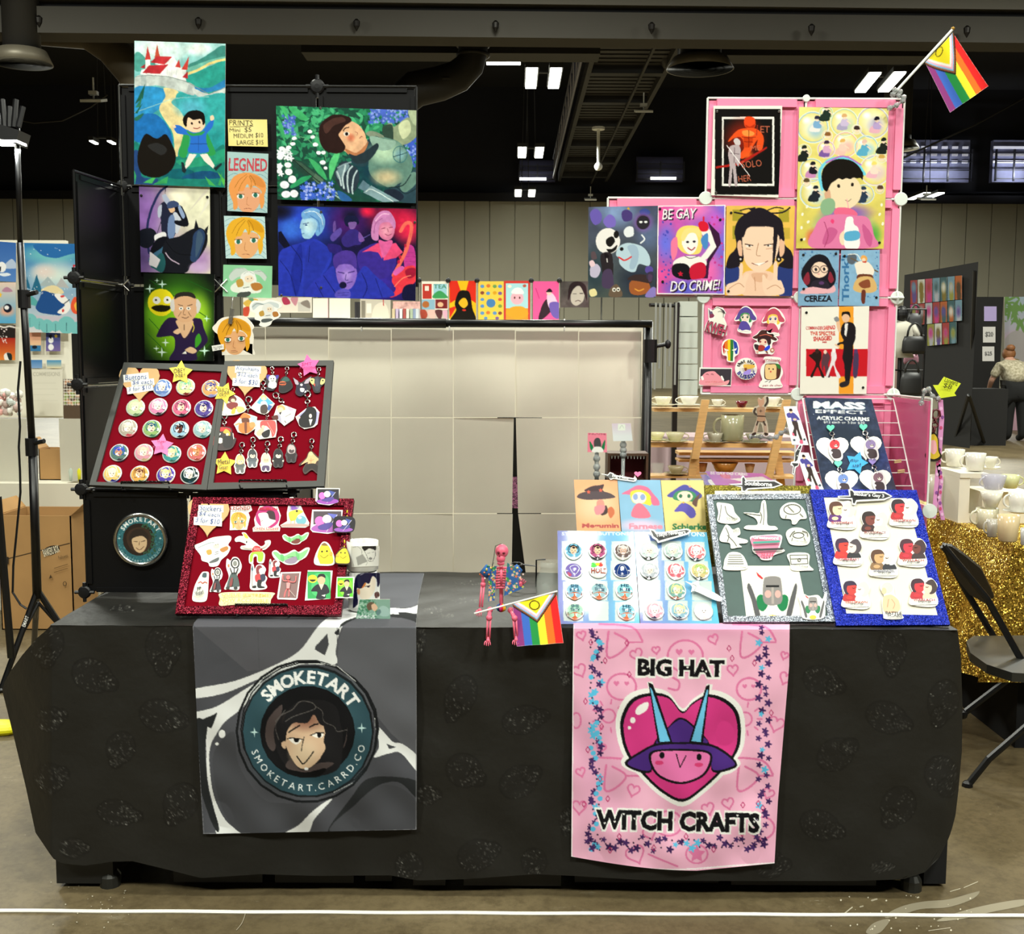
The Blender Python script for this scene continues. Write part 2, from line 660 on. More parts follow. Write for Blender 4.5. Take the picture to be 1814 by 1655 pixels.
def layers(mb,pl,items,off,eps=5e-5,ctr=None,dome=None):
 k=0
 for kind,p,c in items:
  if kind!='p' or c[3]<.5:
   continue
  k+=1
  pts=[]
  for x,y in p:
   v=pl.hit(x,y,off+eps*k)
   if ctr is not None:
    q=min(1,((v-ctr).length/dome[0])**2)
    v=v+pl.n*(dome[1]*(1-q))
   pts.append(v)
  if ctr is not None and len(pts)>4:
   m=Vector((0,0,0))
   for v in pts:
    m+=v
   m/=len(pts)
   d=(m-ctr)
   d-=pl.n*d.dot(pl.n)
   q=min(1,(d.length/dome[0])**2)
   base=m-pl.n*((m-pl.o).dot(pl.n))
   m=base+pl.n*(off+eps*k+dome[1]*(1-q))
   nn=len(pts)
   tris=[(i,(i+1)%nn,nn)for i in range(nn)]
   a=Vector((0,0,0))
   for i in range(nn):
    a+=pts[i].cross(pts[(i+1)%nn])
   if a.dot(pl.n)<0:
    tris=[t[::-1]for t in tris]
   mb.add(pts+[m],tris,tuple(lin1(v)for v in c[:3]))
  else:
   mb.poly(pts,tuple(lin1(v)for v in c[:3]),pl.n)
def cut(pl,outline,art,view,thick=.0018,edge='f2f0ea',off=0):
 """a die-cut piece: an extruded outline with printed layers on its face"""
 mb=MB()
 it=parse(outline,view)
 c=it[0][2]
 for k,p,c in it:
  mb.prism([pl.hit(x,y,off)for x,y in p],pl.n*thick,tuple(lin1(v)for v in c[:3]))
 if art:
  layers(mb,pl,parse(art,view),off+thick)
 return mb
VA=(0,0,.26461)
VB=(380,150,.24169)
VC=(0,300,.26461)
VD=(140,620,.27563)
VE=(140,850,.34179)
VF=(0,640,.36254)
VG=(1020,160,.33841)
VH=(700,0,.30871)
VI=(1240,0,.31643)
VJ=(820,820,.25358)
VK=(1230,680,.27012)
VL=(1520,430,.28406)
VM=(1600,850,.34461)
VN=(0,1040,.41896)
VR=(400,480,.44101)
VS=(1020,640,.22051)
VT=(560,1000,.12128)
V1=(330,870,.13292)
V2=(480,860,.14502)
V3=(1220,530,.11025)
V4=(1380,690,.14333)
V6=(840,930,.139)
V7=(370,640,.14502)
VBH=(1010,1100,.27197)
VSM=(340,1000,.29598)
VC3=(1640,780,.13292)
VW=(1140,690,.14333)
V8=(1250,870,.14502)
VLB=(0,420,.20539)
def tv(view,pts):
 return[(view[0]+x*view[2],view[1]+y*view[2])for x,y in pts]
def sheet(name,label,cat,pl,view,quad,src,base='ffffff',group=None,thick=.0015,step=1.0,off=.001,m=None,pins=(),hit=None,disp=None,edge='d8d4c8',parent=None):
 q=tv(view,quad)
 o=sheet_mb(pl,q,src,view,base,thick,step,off,edge,hit,disp).build(name,m or GLOSS,parent)
 if not parent:
  tag(o,label,cat,group)
 for px,py,c in pins:
  x,y=tv(view,[(px,py)])[0]
  mb=MB()
  mb.lathe(pl.hit(x,y,off+thick),[(.0042,0),(.0042,.002),(.0028,.0034),(.0001,.0036)],12,R=pl.n.to_track_quat('Z','Y').to_matrix())
  mb.build('pin',BLACKP if c=='k' else CHROME,o)
 return o
def piece(name,label,cat,pl,view,outline,art,group=None,thick=.0018,off=.0005,m=None):
 o=cut(pl,outline,art,view,thick,off=off).build(name,m or VINYL)
 return tag(o,label,cat,group)
# ------------------------------------------------ the hall
CONC=mat('concrete_floor','5c5038',.5,spec=.3,hx2='7a6c50',nscale=1.6,bump=.05,bscale=30)
nt=CONC.node_tree
b_=nt.nodes['Principled BSDF']
base_link=b_.inputs['Base Color'].links[0].from_socket
tc_=nt.nodes.new('ShaderNodeTexCoord')
def fleck(scale,lo,hi,colr,amt,stretch=(1,1,1),rough=.75):
 global base_link
 mp=nt.nodes.new('ShaderNodeMapping')
 mp.inputs['Scale'].default_value=stretch
 nt.links.new(tc_.outputs['Object'],mp.inputs[0])
 nz=nt.nodes.new('ShaderNodeTexNoise')
 nz.inputs['Scale'].default_value=scale
 nz.inputs['Detail'].default_value=8
 nz.inputs['Roughness'].default_value=rough
 nt.links.new(mp.outputs[0],nz.inputs['Vector'])
 cr=nt.nodes.new('ShaderNodeValToRGB')
 cr.color_ramp.elements[0].position=lo
 cr.color_ramp.elements[1].position=hi
 cr.color_ramp.elements[1].color=(amt,amt,amt,1)
 nt.links.new(nz.outputs[0],cr.inputs[0])
 mx=nt.nodes.new('ShaderNodeMix')
 mx.data_type='RGBA'
 nt.links.new(cr.outputs[0],mx.inputs[0])
 nt.links.new(base_link,mx.inputs[6])
 mx.inputs[7].default_value=(*lin(colr),1)
 base_link=mx.outputs[2]
fleck(9,.5,.75,'463b28',.8)
fleck(2.2,.60,.74,'a89f86',.6,(1,2.2,1),.8)
fleck(28,.45,.7,'3e3422',.55)
fleck(38,.66,.72,'b8b098',.8)
fleck(3.2,.66,.70,'c0b8a2',.7,(1,3.5,1),.85)
nt.links.new(base_link,b_.inputs['Base Color'])
m=MB()
m.bx(-40,40,-8,60,FZ-.2,FZ)
struct(m.build('floor',CONC))
CEIL=mat('black_ceiling','0b0b0c',.9,noise=.4,nscale=.3)
m=MB()
m.bx(-40,40,-8,60,13,13.3)
struct(m.build('ceiling',CEIL))
AIRW=mat('airwall_panel','969280',.8,noise=.04,nscale=.4)
DARK=mat('dark_void','060608',.95)
YB=50.0
ztop=PY(907,357,YB).z
m=MB()
x=-26.0
sp=43.7/2000*YB
x=PY(778.7,450,YB).x-24*sp
while x<30:
 m.bx(x+.018,x+sp-.018,YB,YB+.15,FZ,ztop)
 x+=sp
m.bx(-30,32,YB+.1,YB+.2,FZ,ztop)
struct(m.build('wall_back',AIRW))
UPW=mat('dark_blue_upper_wall','0c0c14',.85,noise=.2,nscale=.4)
m=MB()
m.bx(-40,40,YB+.6,YB+.9,ztop-.3,13)
m.bx(-40,40,YB-.1,YB+.7,ztop,ztop+.35)
struct(m.build('wall_upper',UPW))
SIDEW=mat('side_wall_grey','55524a',.85,noise=.05,nscale=.5)
for nm,xx in(('wall_left',-40),('wall_right',40)):
 m=MB()
 m.bx(xx,xx+(.2 if xx>0 else-.2),-8,60,FZ,13)
 struct(m.build(nm,SIDEW))
m=MB()
m.bx(-40,40,-8.2,-8,FZ,13)
struct(m.build('wall_front',SIDEW))
BEAM=mat('beam_paint','3d3a33',.8,noise=.05,nscale=.7)
zb=PY(907,64,20).z
A,B=PZ(0,57,zb),PZ(1814,76,zb)
d=(B-A).normalized()
ht=PY(907,17,20).z-zb
R_=Matrix(((d.x,-d.y,0),(d.y,d.x,0),(0,0,1)))
mid=(A+B)/2
m=MB()
m.box(mid+Vector((0,.3,ht/2)),(40,.6,ht),R=R_)
struct(m.build('trim_1',BEAM))
m=MB()
m.box(mid+Vector((0,.45,ht+.06)),(40,.4,.12),R=R_)
struct(m.build('trim_2',DARK))
m=MB()
m.box(mid+Vector((0,.3,ht+.52)),(40,.6,.8),R=R_)
struct(m.build('trim_3',mat('upper_beam_paint','5a564c',.7)))
HOOK=mat('hook_metal','1d1a17',.5,.6)
for i,(px,lb)in enumerate(((70,'far left'),(352,'above the castle poster'),(632,'left of centre'),(878,'above the paired lamps'),(1154,'above the metal deck'),(1437,'above the pink grid wall'),(1712,'behind the flag'))):
 p=PY(px,38+px*.011,19.95)
 m=MB()
 m.lathe(p+Vector((0,-.02,-.1)),[(.005,0),(.05,.08),(.06,.16),(.02,.2)],10)
 tag(m.build('beam_hook',HOOK),'small dark hook on the grey header beam, '+lb,'hook','hooks along the beam')
LAMPE=mat('lamp_glow','fdfff0',.4,emis=14)
HOUSE=mat('lamp_housing','3a3a38',.5,.3)
ZL=8.0
def highbay(px,py,lb,wire=True,sw=.26,ln=1.9,yaw=0):
 c=PZ(px,py,ZL)
 t=thing('high_bay_lamp',c,lb,'ceiling lamp','paired high bay lamps')
 R=Matrix.Rotation(yaw,3,'Z')
 h=MB()
 for s in(-1,1):
  h.box(c+R@Vector((s*.28,0,.09)),(sw+.06,ln+.06,.12),R=R)
 h.box(c+Vector((0,0,.16)),(.5,.1,.05),R=R)
 h.build('housing',HOUSE,t)
 for s in(-1,1):
  g=MB()
  g.box(c+R@Vector((s*.28,0,.01)),(sw,ln,.04),R=R)
  g.build('lamp_panel',LAMPE,t)
 if wire:
  k=MB()
  for s in(-.15,.15):
   k.tube([c+Vector((s,0,.15)),c+Vector((s*.3,0,5.0))],.015,5)
  k.build('hanger_wire',HOUSE,t)
highbay(962,140,'brightest paired ceiling lamp, beside the metal deck')
highbay(940,271,'paired ceiling lamp in the middle of the row behind the deck',ln=1.8)
highbay(930,343,'small paired ceiling lamp just above the beige back wall',ln=1.8)
highbay(1558,147,'slanted paired ceiling lamp beside the pride flag pole',yaw=-.12)
highbay(1640,348,'small slanted paired lamp above the back wall behind the pink posters')
highbay(205,333,'ceiling lamp peeking over the black side panel')
highbay(182,253,'tiny far paired lamp in the dark ceiling by the castle poster',sw=.1,ln=.5)
for px,py,wd,Y,lb in((892,111,58,30,'white strip lamp by the round duct'),(944,317,46,49.35,'white strip lamp under the dark gallery opening'),(1175,316,44,49.35,'white strip lamp behind the gallery rail near the deck')):
 c=PY(px,py,Y)
 m=MB()
 m.box(c,(wd/2000*Y,.08,.1))
 if Y<40:
  m.tube([c+Vector((0,0,.05)),Vector((c.x,c.y,13))],.012,5)
 tag(m.build('strip_lamp',LAMPE),lb,'strip lamp','gallery strip lamps')
DECK=mat('grey_metal_deck','302e2a',.6,.2,noise=.1,nscale=2)
t=thing('metal_deck',(2.95,38,9),'corrugated grey metal deck strip running back under the ceiling','ceiling deck')
m=MB()
n=60
for i in range(n):
 y0=25.5+i*23.8/n
 m.bx(2.02,3.9,y0,y0+.24,9,9.06)
m.bx(2.02,3.9,25.5,49.3,9.06,9.1)
m.build('deck_sheet',DECK,t)
for i in range(7):
 m=MB()
 m.bx(1.95,3.95,27+i*3.5,27.35+i*3.5,8.8,9.0)
 m.build('cross_rib',mat('dark_steel','1a1a1a',.6),t)
m=MB()
m.bx(1.9,2.02,25.5,49.3,8.8,9.15)
m.bx(3.9,4.02,25.5,49.3,8.8,9.15)
m.bx(3.3,3.36,25.5,49.3,8.7,8.78)
m.build('side_rail',DECK,t)
m=MB()
for i in range(15):
 y0=26+i*1.5
 m.tube([(1.7,y0,8.9),(1.7,y0+.75,9.7),(1.7,y0+1.5,8.9)],.035,5)
m.tube([(1.7,25.5,8.9),(1.7,49,8.9)],.05,6)
m.tube([(1.7,25.5,9.7),(1.7,49,9.7)],.05,6)
m.build('truss',mat('truss_steel','7a7a86',.45,.5),t)
t=thing('ceiling_camera',PY(1060,300,36),'white dome camera hanging on a drop pole from the deck','camera')
m=MB()
m.tube([PY(1060,230,36),PY(1060,292,36)],.05,8)
m.lathe(PY(1060,230,36),[(.2,0),(.2,.08)],12)
m.build('drop_pole',WHITEP,t)
m=MB()
m.ball(PY(1060,295,36),.13)
m.build('dome',WHITEP,t,smooth=True)
for px,py,wd,Y,lb in((166,178,36,26,'white flat aerial box under the dark ceiling by the castle poster'),(1140,197,30,32,'white flat aerial box beside the metal deck'),(1046,353,20,46,'white flat aerial box just above the back wall'),(1641,352,26,44,'grey flat aerial box near the slanted far lamp')):
 c=PY(px,py,Y)
 t=thing('ceiling_aerial',c,lb,'aerial','ceiling aerials')
 m=MB()
 s=wd/2000*Y
 m.box(c,(s,s*.9,.06),R=Matrix.Rotation(.25,3,'X'))
 m.build('plate',WHITEP,t)
 m=MB()
 m.box(c+Vector((0,0,.16)),(s*.4,s*.3,.08))
 m.tube([c+Vector((0,0,.03)),c+Vector((0,0,.5))],.02,6)
 m.build('mount',WHITEP,t)
DUCT=mat('dark_duct','282622',.6,.3,noise=.08,nscale=.6)
m=MB()
Yd=23.5
m.tube([PY(*q,Yd)for q in((838,30),(838,90),(832,115),(812,135),(780,148),(735,158),(705,185),(690,230))],[.3,.3,.3,.32,.34,.36,.34,.3],18)
for q in((838,80),(838,98),(790,145)):
 m.lathe(PY(*q,Yd),[(.31,-.03),(.34,-.03),(.34,.03),(.31,.03)],18)
tag(m.build('ceiling_duct',DUCT,smooth=True),'fat round duct bending down beside the strip lamp','duct','ducts')
m=MB()
m.box(PY(800,86,24.5),(6.2,.7,.36))
tag(m.build('ceiling_duct',DUCT),'long straight box duct just under the header beam','duct','ducts')
m=MB()
m.box(PY(1440,88,24.5),(5.6,.7,.42))
tag(m.build('ceiling_duct',DUCT),'long box duct above the pink grid wall','duct','ducts')
m=MB()
m.tube([PY(*q,22)for q in((40,66),(150,68),(195,85),(235,125),(262,170))],[.13,.2,.3,.34,.3],14)
tag(m.build('ceiling_duct',mat('tan_duct','5b5344',.6,.2),smooth=True),'tan duct elbow above the castle poster','duct','ducts')
m=MB()
m.tube([PY(*q,30)for q in((1200,60),(1195,90),(1170,102))],[.4,.4,.3],14)
tag(m.build('ceiling_duct',DUCT,smooth=True),'short round duct stub over the large diffuser','duct','ducts')
DIFF=mat('diffuser_metal','6a6455',.5,.3,noise=.1,nscale=4)
for px,py,rx,Y,lb in((40,113,50,20,'large round ceiling diffuser above the light stand'),(1240,123,58,23,'large round ceiling diffuser above the warrior poster'),(1588,264,38,34,'dim round diffuser behind the bubble poster')):
 c=PY(px,py,Y)
 t=thing('round_diffuser',c,lb,'diffuser','round diffusers')
 r=rx/2000*Y
 m=MB()
 for k in(1,.74,.5,.27):
  m.lathe(c,[(r*k,0),(r*k*.8,.12*k+.1),(r*k*.78,.12*k+.1),(r*k*.96,0)],28)
 m.build('vane_ring',DIFF,t,smooth=True)
 m=MB()
 m.lathe(c,[(r*.62,.2),(r*.62,13-c.z)],24)
 m.build('neck',DUCT,t,smooth=True)
REC=mat('gallery_wall','30304a',.8,noise=.25,nscale=1.2)
RAIL=mat('rail_steel','15151a',.5)
for i,(x0,x1,y0,y1,lb)in enumerate(((920,984,282,320,'dim blue gallery opening with rail left of the deck'),(1128,1212,276,320,'dim blue gallery opening with rail behind the warrior poster'),(1592,1724,246,321,'lit gallery opening with small panes behind the pride flag'),(1762,1830,246,321,'gallery opening cut by the photo edge'))):
 a,b=PY(x0,y1,49.6),PY(x1,y0,49.6)
 t=thing('gallery_opening',a,lb,'gallery opening','gallery openings')
 m=MB()
 m.bx(a.x,b.x,49.9,50.0+.2,a.z,b.z)
 m.build('back_panel',REC if i<2 else mat('gallery_wall_lightened','62647c',.8,noise=.4,nscale=1.1),t)  # lit openings: the brightness is put into a lighter wall colour
 m=MB()
 for k in range(4):
  z=a.z+(b.z-a.z)*(.05+.2*k)
  m.bx(a.x,b.x,49.55,49.6,z,z+.035)
 nn=max(2,int((b.x-a.x)/1.0))
 for k in range(nn+1):
  xx=a.x+(b.x-a.x)*k/nn
  m.bx(xx-.03,xx+.03,49.5,49.6,a.z,a.z+(b.z-a.z)*.75)
 m.build('rail',RAIL,t)
 if i>=2:
  for r in range(3):
   for c in range(7):
    q=MB()
    xx=a.x+(b.x-a.x)*(c+.5)/7
    zz=a.z+(b.z-a.z)*(.45+.17*r)
    q.bx(xx-.12,xx+.12,49.8,49.88,zz,zz+.1)
    q.build('pane',mat('pale_pane','c8c8d0',.5,emis=.5),t)
  area((a.x+b.x)/2,49.2,a.z+.3,(b.x-a.x)*.6,.1,50,(.85,.9,1),aim=((a.x+b.x)/2,49.95,a.z+.7))
WIRE=mat('wire_dark','2c2c2c',.6)
for pts,lb in((((20,210),(60,218),(110,214),(160,190),(190,168)),'slack dark cable hanging below the tan duct'),(((1500,330),(1620,270),(1730,220),(1830,165)),'slanting dark cable behind the pride flag')):
 m=MB()
 m.tube([PY(*q,30)for q in pts],.025,5)
 tag(m.build('ceiling_cable',WIRE),lb,'cable','ceiling cables')
# ------------------------------------------------ long table, black cloth, fabric banners
TF,TB,TZ=3.05,3.83,.736
TL,TR=-1.272,1.232
t=thing('folding_table',(0,3.44,0),'long folding table hidden under the black skull cloth','table')
m=MB()
m.bx(TL+.02,TR-.02,TF+.03,TB-.02,TZ-.045,TZ-.006)
m.build('tabletop',mat('grey_plastic_top','5a5a58',.6),t)
for lx in(TL+.12,TR-.075):
 for ly in(TF+.07,TB-.12):
  m=MB()
  m.tube([(lx,ly,FZ+.012),(lx,ly,TZ-.05)],.016,10)
  m.lathe((lx,ly,FZ),[(.03,0),(.03,.03),(.02,.045)],12)
  m.build('leg',mat('dark_grey_steel','33332f',.45,.4),t)
def interp(tab,v):
 xs,ys=zip(*tab)
 return np.interp(v,xs,ys)
LE=[(1106,92),(1115,84),(1130,66),(1160,40),(1190,18),(1208,8),(1224,4),(1260,13),(1308,25),(1396,46),(1476,63),(1513,88),(1535,105),(1565,130)]
RE=[(1106,1690),(1120,1697),(1160,1702),(1250,1705),(1330,1704),(1400,1698),(1450,1692),(1500,1678),(1535,1659),(1556,1618),(1565,1560)]
BO=[(0,1500),(63,1500),(88,1518),(110,1530),(150,1534),(197,1527),(235,1526),(293,1540),(356,1556),(461,1549),(560,1552),(691,1551),(740,1560),(822,1558),(948,1549),(1015,1552),(1150,1560),(1270,1561),(1513,1561),(1600,1558),(1640,1545),(1659,1530),(1687,1480),(1720,1400)]
rng=np.random.default_rng(5)
WV=[(rng.uniform(2,9),rng.uniform(-3,3),rng.uniform(0,6.28),rng.uniform(.4,1))for _ in range(9)]
WV2=[(rng.uniform(10,40),rng.uniform(-30,30),rng.uniform(0,6.28),rng.uniform(.3,1))for _ in range(14)]
def drape(x,z):
 d=np.clip((TZ-z)/.7,0,1)
 s=0
 for a,b,p,k in WV:
  s=s+k*np.sin(a*x+b*z+p)
 s2=0
 for a,b,p,k in WV2:
  s2=s2+k*np.sin(a*x+b*z+p)
 return.009*s*d**.7*.35+.0013*s2
NX,NY=800,205
u=np.linspace(0,1,NX)[None,:]
v=np.linspace(0,1,NY)[:,None]
ya_,yb_=proj((TL,TF,TZ)),proj((TR,TF,TZ))
y0=1113.0
yy=y0+(1550-y0)*np.repeat(v,NX,1)
for _ in range(6):
 xl,xr=interp(LE,yy),interp(RE,yy)
 xx=xl+(xr-xl)*u
 y0=ya_[1]+(yb_[1]-ya_[1])*(xx-ya_[0])/(yb_[0]-ya_[0])
 yy=y0+(interp(BO,xx)-y0)*v
Yf=np.full_like(xx,TF)
Yf=Yf+np.clip((92-xx)/90,0,1)**1.3*.22+np.clip((xx-1668)/40,0,1)**2*.03
def hitY(xs,ys,Y):
 d=np.stack([(xs-W/2)/F,(H/2-ys)/F,-np.ones_like(xs)],-1)@RMN.T
 return np.array(CP)+d*(Y/d[...,1])[...,None]
P0=hitY(xx,yy,Yf)
Yf=Yf-drape(P0[...,0],P0[...,2])
PF=hitY(xx,yy,Yf)
SK=[(VN,q)for q in((195,235,75,85,0),(690,255,75,95,0),(390,375,90,70,25),(680,545,92,70,15),(210,560,60,55,-20),(210,810,66,65,-20),(510,680,62,70,20),(495,955,85,55,10),(765,910,72,85,30),(310,1105,55,45,0),(1730,1180,60,60,20))]
VO_=(740,1040,.37164)
VQ_=(1270,1080,.34738)
SK+=[(VO_,q)for q in((205,520,72,105,25),(500,635,100,68,-12),(220,875,88,80,30),(480,930,95,75,-30),(45,990,55,50,0),(280,1280,92,75,-20),(555,1310,62,65,0),(705,400,40,55,0),(10,240,30,70,0),(715,1110,40,60,10))]
SK+=[(VQ_,q)for q in((890,205,76,105,0),(535,365,98,76,20),(1155,465,80,108,15),(865,550,108,80,20),(605,740,100,80,-30),(1145,840,85,95,-20),(925,1000,88,100,30),(525,1100,105,76,20),(270,1300,85,70,0),(840,1310,55,30,0))]
items=[]
rn=random.Random(8)
for vw,(cx,cy,rx,ry,ro)in SK:
 items+=parse('E 171614 %g,%g,%g,%g,%g'%(cx,cy,rx*1.04,ry*1.04,ro)+';E 1d1c1a %g,%g,%g,%g,%g'%(cx,cy,rx*.97,ry*.97,ro),vw)
 c,s=math.cos(math.radians(ro)),math.sin(math.radians(ro))
 wide=rx>ry
 jx,jy=(rx*.8,0)if wide else(0,ry*.8)
 jc=(cx+jx*c-jy*s,cy+jx*s+jy*c)
 items+=parse('E 151412 %g,%g,%g,%g,%g;E 1b1a18 %g,%g,%g,%g,%g'%(*jc,rx*.56,ry*.56,ro,*jc,rx*.5,ry*.5,ro),vw)
 for k in range(190):
  a,r=rn.uniform(0,2*pi),math.sqrt(rn.random())*.93
  lx,ly=r*math.cos(a),r*math.sin(a)
  if k>150:
   lx,ly=lx*.5+jx/rx,ly*.5+jy/ry
  ex,ey=(ly,lx)if wide else(lx,ly)
  if any(math.hypot(ex-q,(ey+.12))<.25 for q in(-.36,.36))or math.hypot(ex,ey-.3)<.13 or rn.random()<.3:
   continue
  x,y=cx+lx*rx*c-ly*ry*s,cy+lx*rx*s+ly*ry*c
  an,ln=rn.uniform(0,pi),rn.uniform(2,9)
  dx,dy,wd=math.cos(an)*ln,math.sin(an)*ln,rn.uniform(1.2,2.8)
  items+=parse('P %s %g,%g %g,%g %g,%g %g,%g'%(rn.choice(['4a4945','62615c','3c3b37','8a8983']),x,y,x+dx*.5-wd,y+dy*.5+wd,x+dx,y+dy,x+dx*.5+wd,y+dy*.5-wd),vw)
r=Ras((0,1040,1720,1580),'201f1c',1)
r.draw(items)
CF=r.sample(xx,yy)
mb=MB()
mb.grid(PF,CF)
nx,ny=900,90
u2=np.linspace(TL,TR,nx)[None,:]
w2=np.linspace(0,1,ny)[:,None]
top=np.zeros((ny,nx,3))
top[...,0]=u2
top[...,1]=TB+(TF-TB)*w2
top[...,2]=TZ+.0012*np.sin(u2*31+w2*11)*np.sin(w2*17+u2*9)
q=(top-np.array(CP))@RMN
tx,ty=W/2-F*q[...,0]/q[...,2],H/2+F*q[...,1]/q[...,2]
it2=[]
for cx,cy,rx,ry in((345,1092,26,7),(822,1064,24,6),(826,1032,22,4),(765,1080,18,6),(215,1078,24,6),(790,1090,16,4)):
 it2+=parse('E 1a1917 %g,%g,%g,%g'%(cx,cy,rx,ry),(0,0,1))
 for k in range(34):
  a,r=rn.uniform(0,2*pi),math.sqrt(rn.random())
  x,y=cx+rx*r*math.cos(a),cy+ry*r*math.sin(a)
  it2+=parse('P %s %g,%g %g,%g %g,%g'%(rn.choice(['5a5955','8a8983','3c3b37']),x,y,x+3,y+.5,x+1.5,y+1.6),(0,0,1))
r=Ras((60,1000,1720,1125),'201f1c',1)
r.draw(it2)
mb.grid(top,r.sample(tx,ty))
for col_,s in((0,-1),(-1,1)):
 e=PF[::6,col_]
 k=np.linspace(0,1,12)[None,:,None]
 back=e.copy()
 back[:,1]=TB+.02
 back[:,0]=(TL if s<0 else TR)+s*.012
 g=e[:,None]*(1-k)+back[:,None]*k
 if s<0:
  g=g[:,::-1]
 mb.grid(g,np.ones(g.shape)*np.array(lin('201f1c')))
e=top[0]
g=np.stack([e+np.array([0,.006,-d])for d in(0,.3,.64)])[:,::-1]
mb.grid(g,np.ones(g.shape)*np.array(lin('201f1c')))
CLOTH=mat('black_skull_cloth',rough=.52,spec=.3,attr=True,bump=.55,bscale=10)
cloth=mb.build('tablecloth',CLOTH,smooth=True)
tag(cloth,'black tablecloth with faint skull print draped over the long table','tablecloth')
BIN=mat('black_bin','141413',.5)
for i,(px0,px1,lb)in enumerate(((92,205,'black storage bin peeking out at the bottom corner below the light stand'),(300,470,'black wheeled bin under the table below the grey banner'),(640,700,'black bin under the table, right below the grey banner edge'),(725,795,'black bin under the table between the two banners'),(480,632,'black bin hidden behind the cloth hem under the grey banner'),(1012,1280,'long black bin behind the cloth hem under the pink banner'),(815,1000,'wide black bin under the table beside the pink banner'),(1290,1560,'long black bin under the table past the pink banner'))):  # bins behind the hem are added to darken the shaded band below
 Y=3.088+.012*(i%3)
 a,b=PY(px0,1575,Y),PY(px1,1575,Y)
 t=thing('storage_bin',((a.x+b.x)/2,Y+.2,FZ),lb,'bin','bins under the table')
 m=MB()
 m.bx(a.x+.01,b.x-.01,Y+.01,Y+.4,FZ+.014,.3)
 m.bx(a.x,b.x,Y,Y+.41,.3,.33)
 m.build('body',BIN,t)
 for sx in(a.x+.04,b.x-.04):
  for sy in(Y+.05,Y+.36):
   m=MB()
   m.lathe((sx-.012,sy,FZ+.026),[(.02,0),(.026,.004),(.026,.02),(.02,.024)],14,R=Matrix.Rotation(pi/2,3,'Y'))
   m.tube([(sx,sy,FZ+.026),(sx,sy,FZ+.055)],.008,6)
   m.build('caster',BLACKP,t)
a,b=PY(1636,1566,3.13),PY(1686,1330,3.13)
m=MB()
m.bx(a.x,b.x,3.13,3.7,a.z,b.z)
tag(m.build('inner_drape',mat('inner_black','0e0e10',.9)),'plain black drape hanging below the rounded cloth corner at the table end','drape')
m=MB()
layers(m,Pl((0,0,FZ),(0,0,1)),parse('C 9a917c 9 790,1485 815,1478;C 9a917c 7 730,1518 745,1514;C b0a892 6 690,1520 640,1560;B 857d69 880,1545 960,1510 1060,1490 1180,1480 1290,1450 1340,1440 1300,1480 1180,1520 1040,1530 940,1560 860,1575;B 8f8773 1120,1590 1250,1540 1420,1500 1566,1480 1566,1510 1400,1545 1250,1580;B 857d69 760,1650 800,1600 880,1580 860,1620 820,1655;L b0a892 4 1190,1440 1240,1425;L b0a892 4 1260,1420 1330,1390;L a39a86 4 1080,1640 1190,1625;s c4bca6 40 4 3 560,1460 1300,1640;s b0a892 60 3 5 -3400,1100 -3000,1640;C a39a86 3 -2450,1640 -2420,1600 -2400,1540'.replace('1460 1300','1460,1300').replace('1100 -3000','1100,-3000'),VQ_),.0006,2e-5)
o=m.build('floor_scuffs',mat('scuff_dust',rough=.8,spec=.2,attr=True))
tag(o,'pale scuff marks and crumbs on the concrete in front of the table end','scuffs',kind='stuff')
m=MB()
ps=[]
for k in range(60):
 px=-120+k*2100/59
 p=PZ(px,1614+(px/1814)*9+math.sin(k*.9)*.4,FZ+.004)
 ps.append(p)
m.tube(ps,.0055,6)
tag(m.build('floor_cord',mat('white_cord','f2f0e6',.5)),'white cord stretched along the floor in front of the table','cord')
m=MB()
p=PZ(8,1294,FZ+.01)
m.ball(p+Vector((-.02,0,.01)),(.1,.06,.03))
tag(m.build('yellow_strap',mat('bright_yellow','e6e010',.5)),'bright yellow strap end on the floor by the cloth corner','strap')
def drape_banner(pl_y,amp,seed):
 rg=np.random.default_rng(seed)
 W_=[(rg.uniform(-45,45),rg.uniform(-45,45),rg.uniform(0,6.28),rg.uniform(.2,1))for _ in range(18)]
 def f(xs,ys):
  Pt=hitY(xs,ys,np.full_like(xs,TF-.0155))
  T=np.array(PZ(907,1000,TZ+.0035))
  d=np.stack([(xs-W/2)/F,(H/2-ys)/F,-np.ones_like(xs)],-1)@RMN.T
  k=(TZ+.0035-CAMH)/d[...,2]
  Pz=np.array(CP)+d*k[...,None]
  on=Pz[...,1]>TF-.0155
  s=0
  for a,b,p,q in W_:
   s=s+q*np.sin(a*Pt[...,0]+b*Pt[...,2]+p)
  dd=np.clip((TZ-Pt[...,2])/.5,0,1)**.6
  Pf=hitY(xs,ys,TF-.0155-np.clip(amp*s,-.006,.02)*dd-.006*dd)
  return np.where(on[...,None],Pz,Pf)
 return f
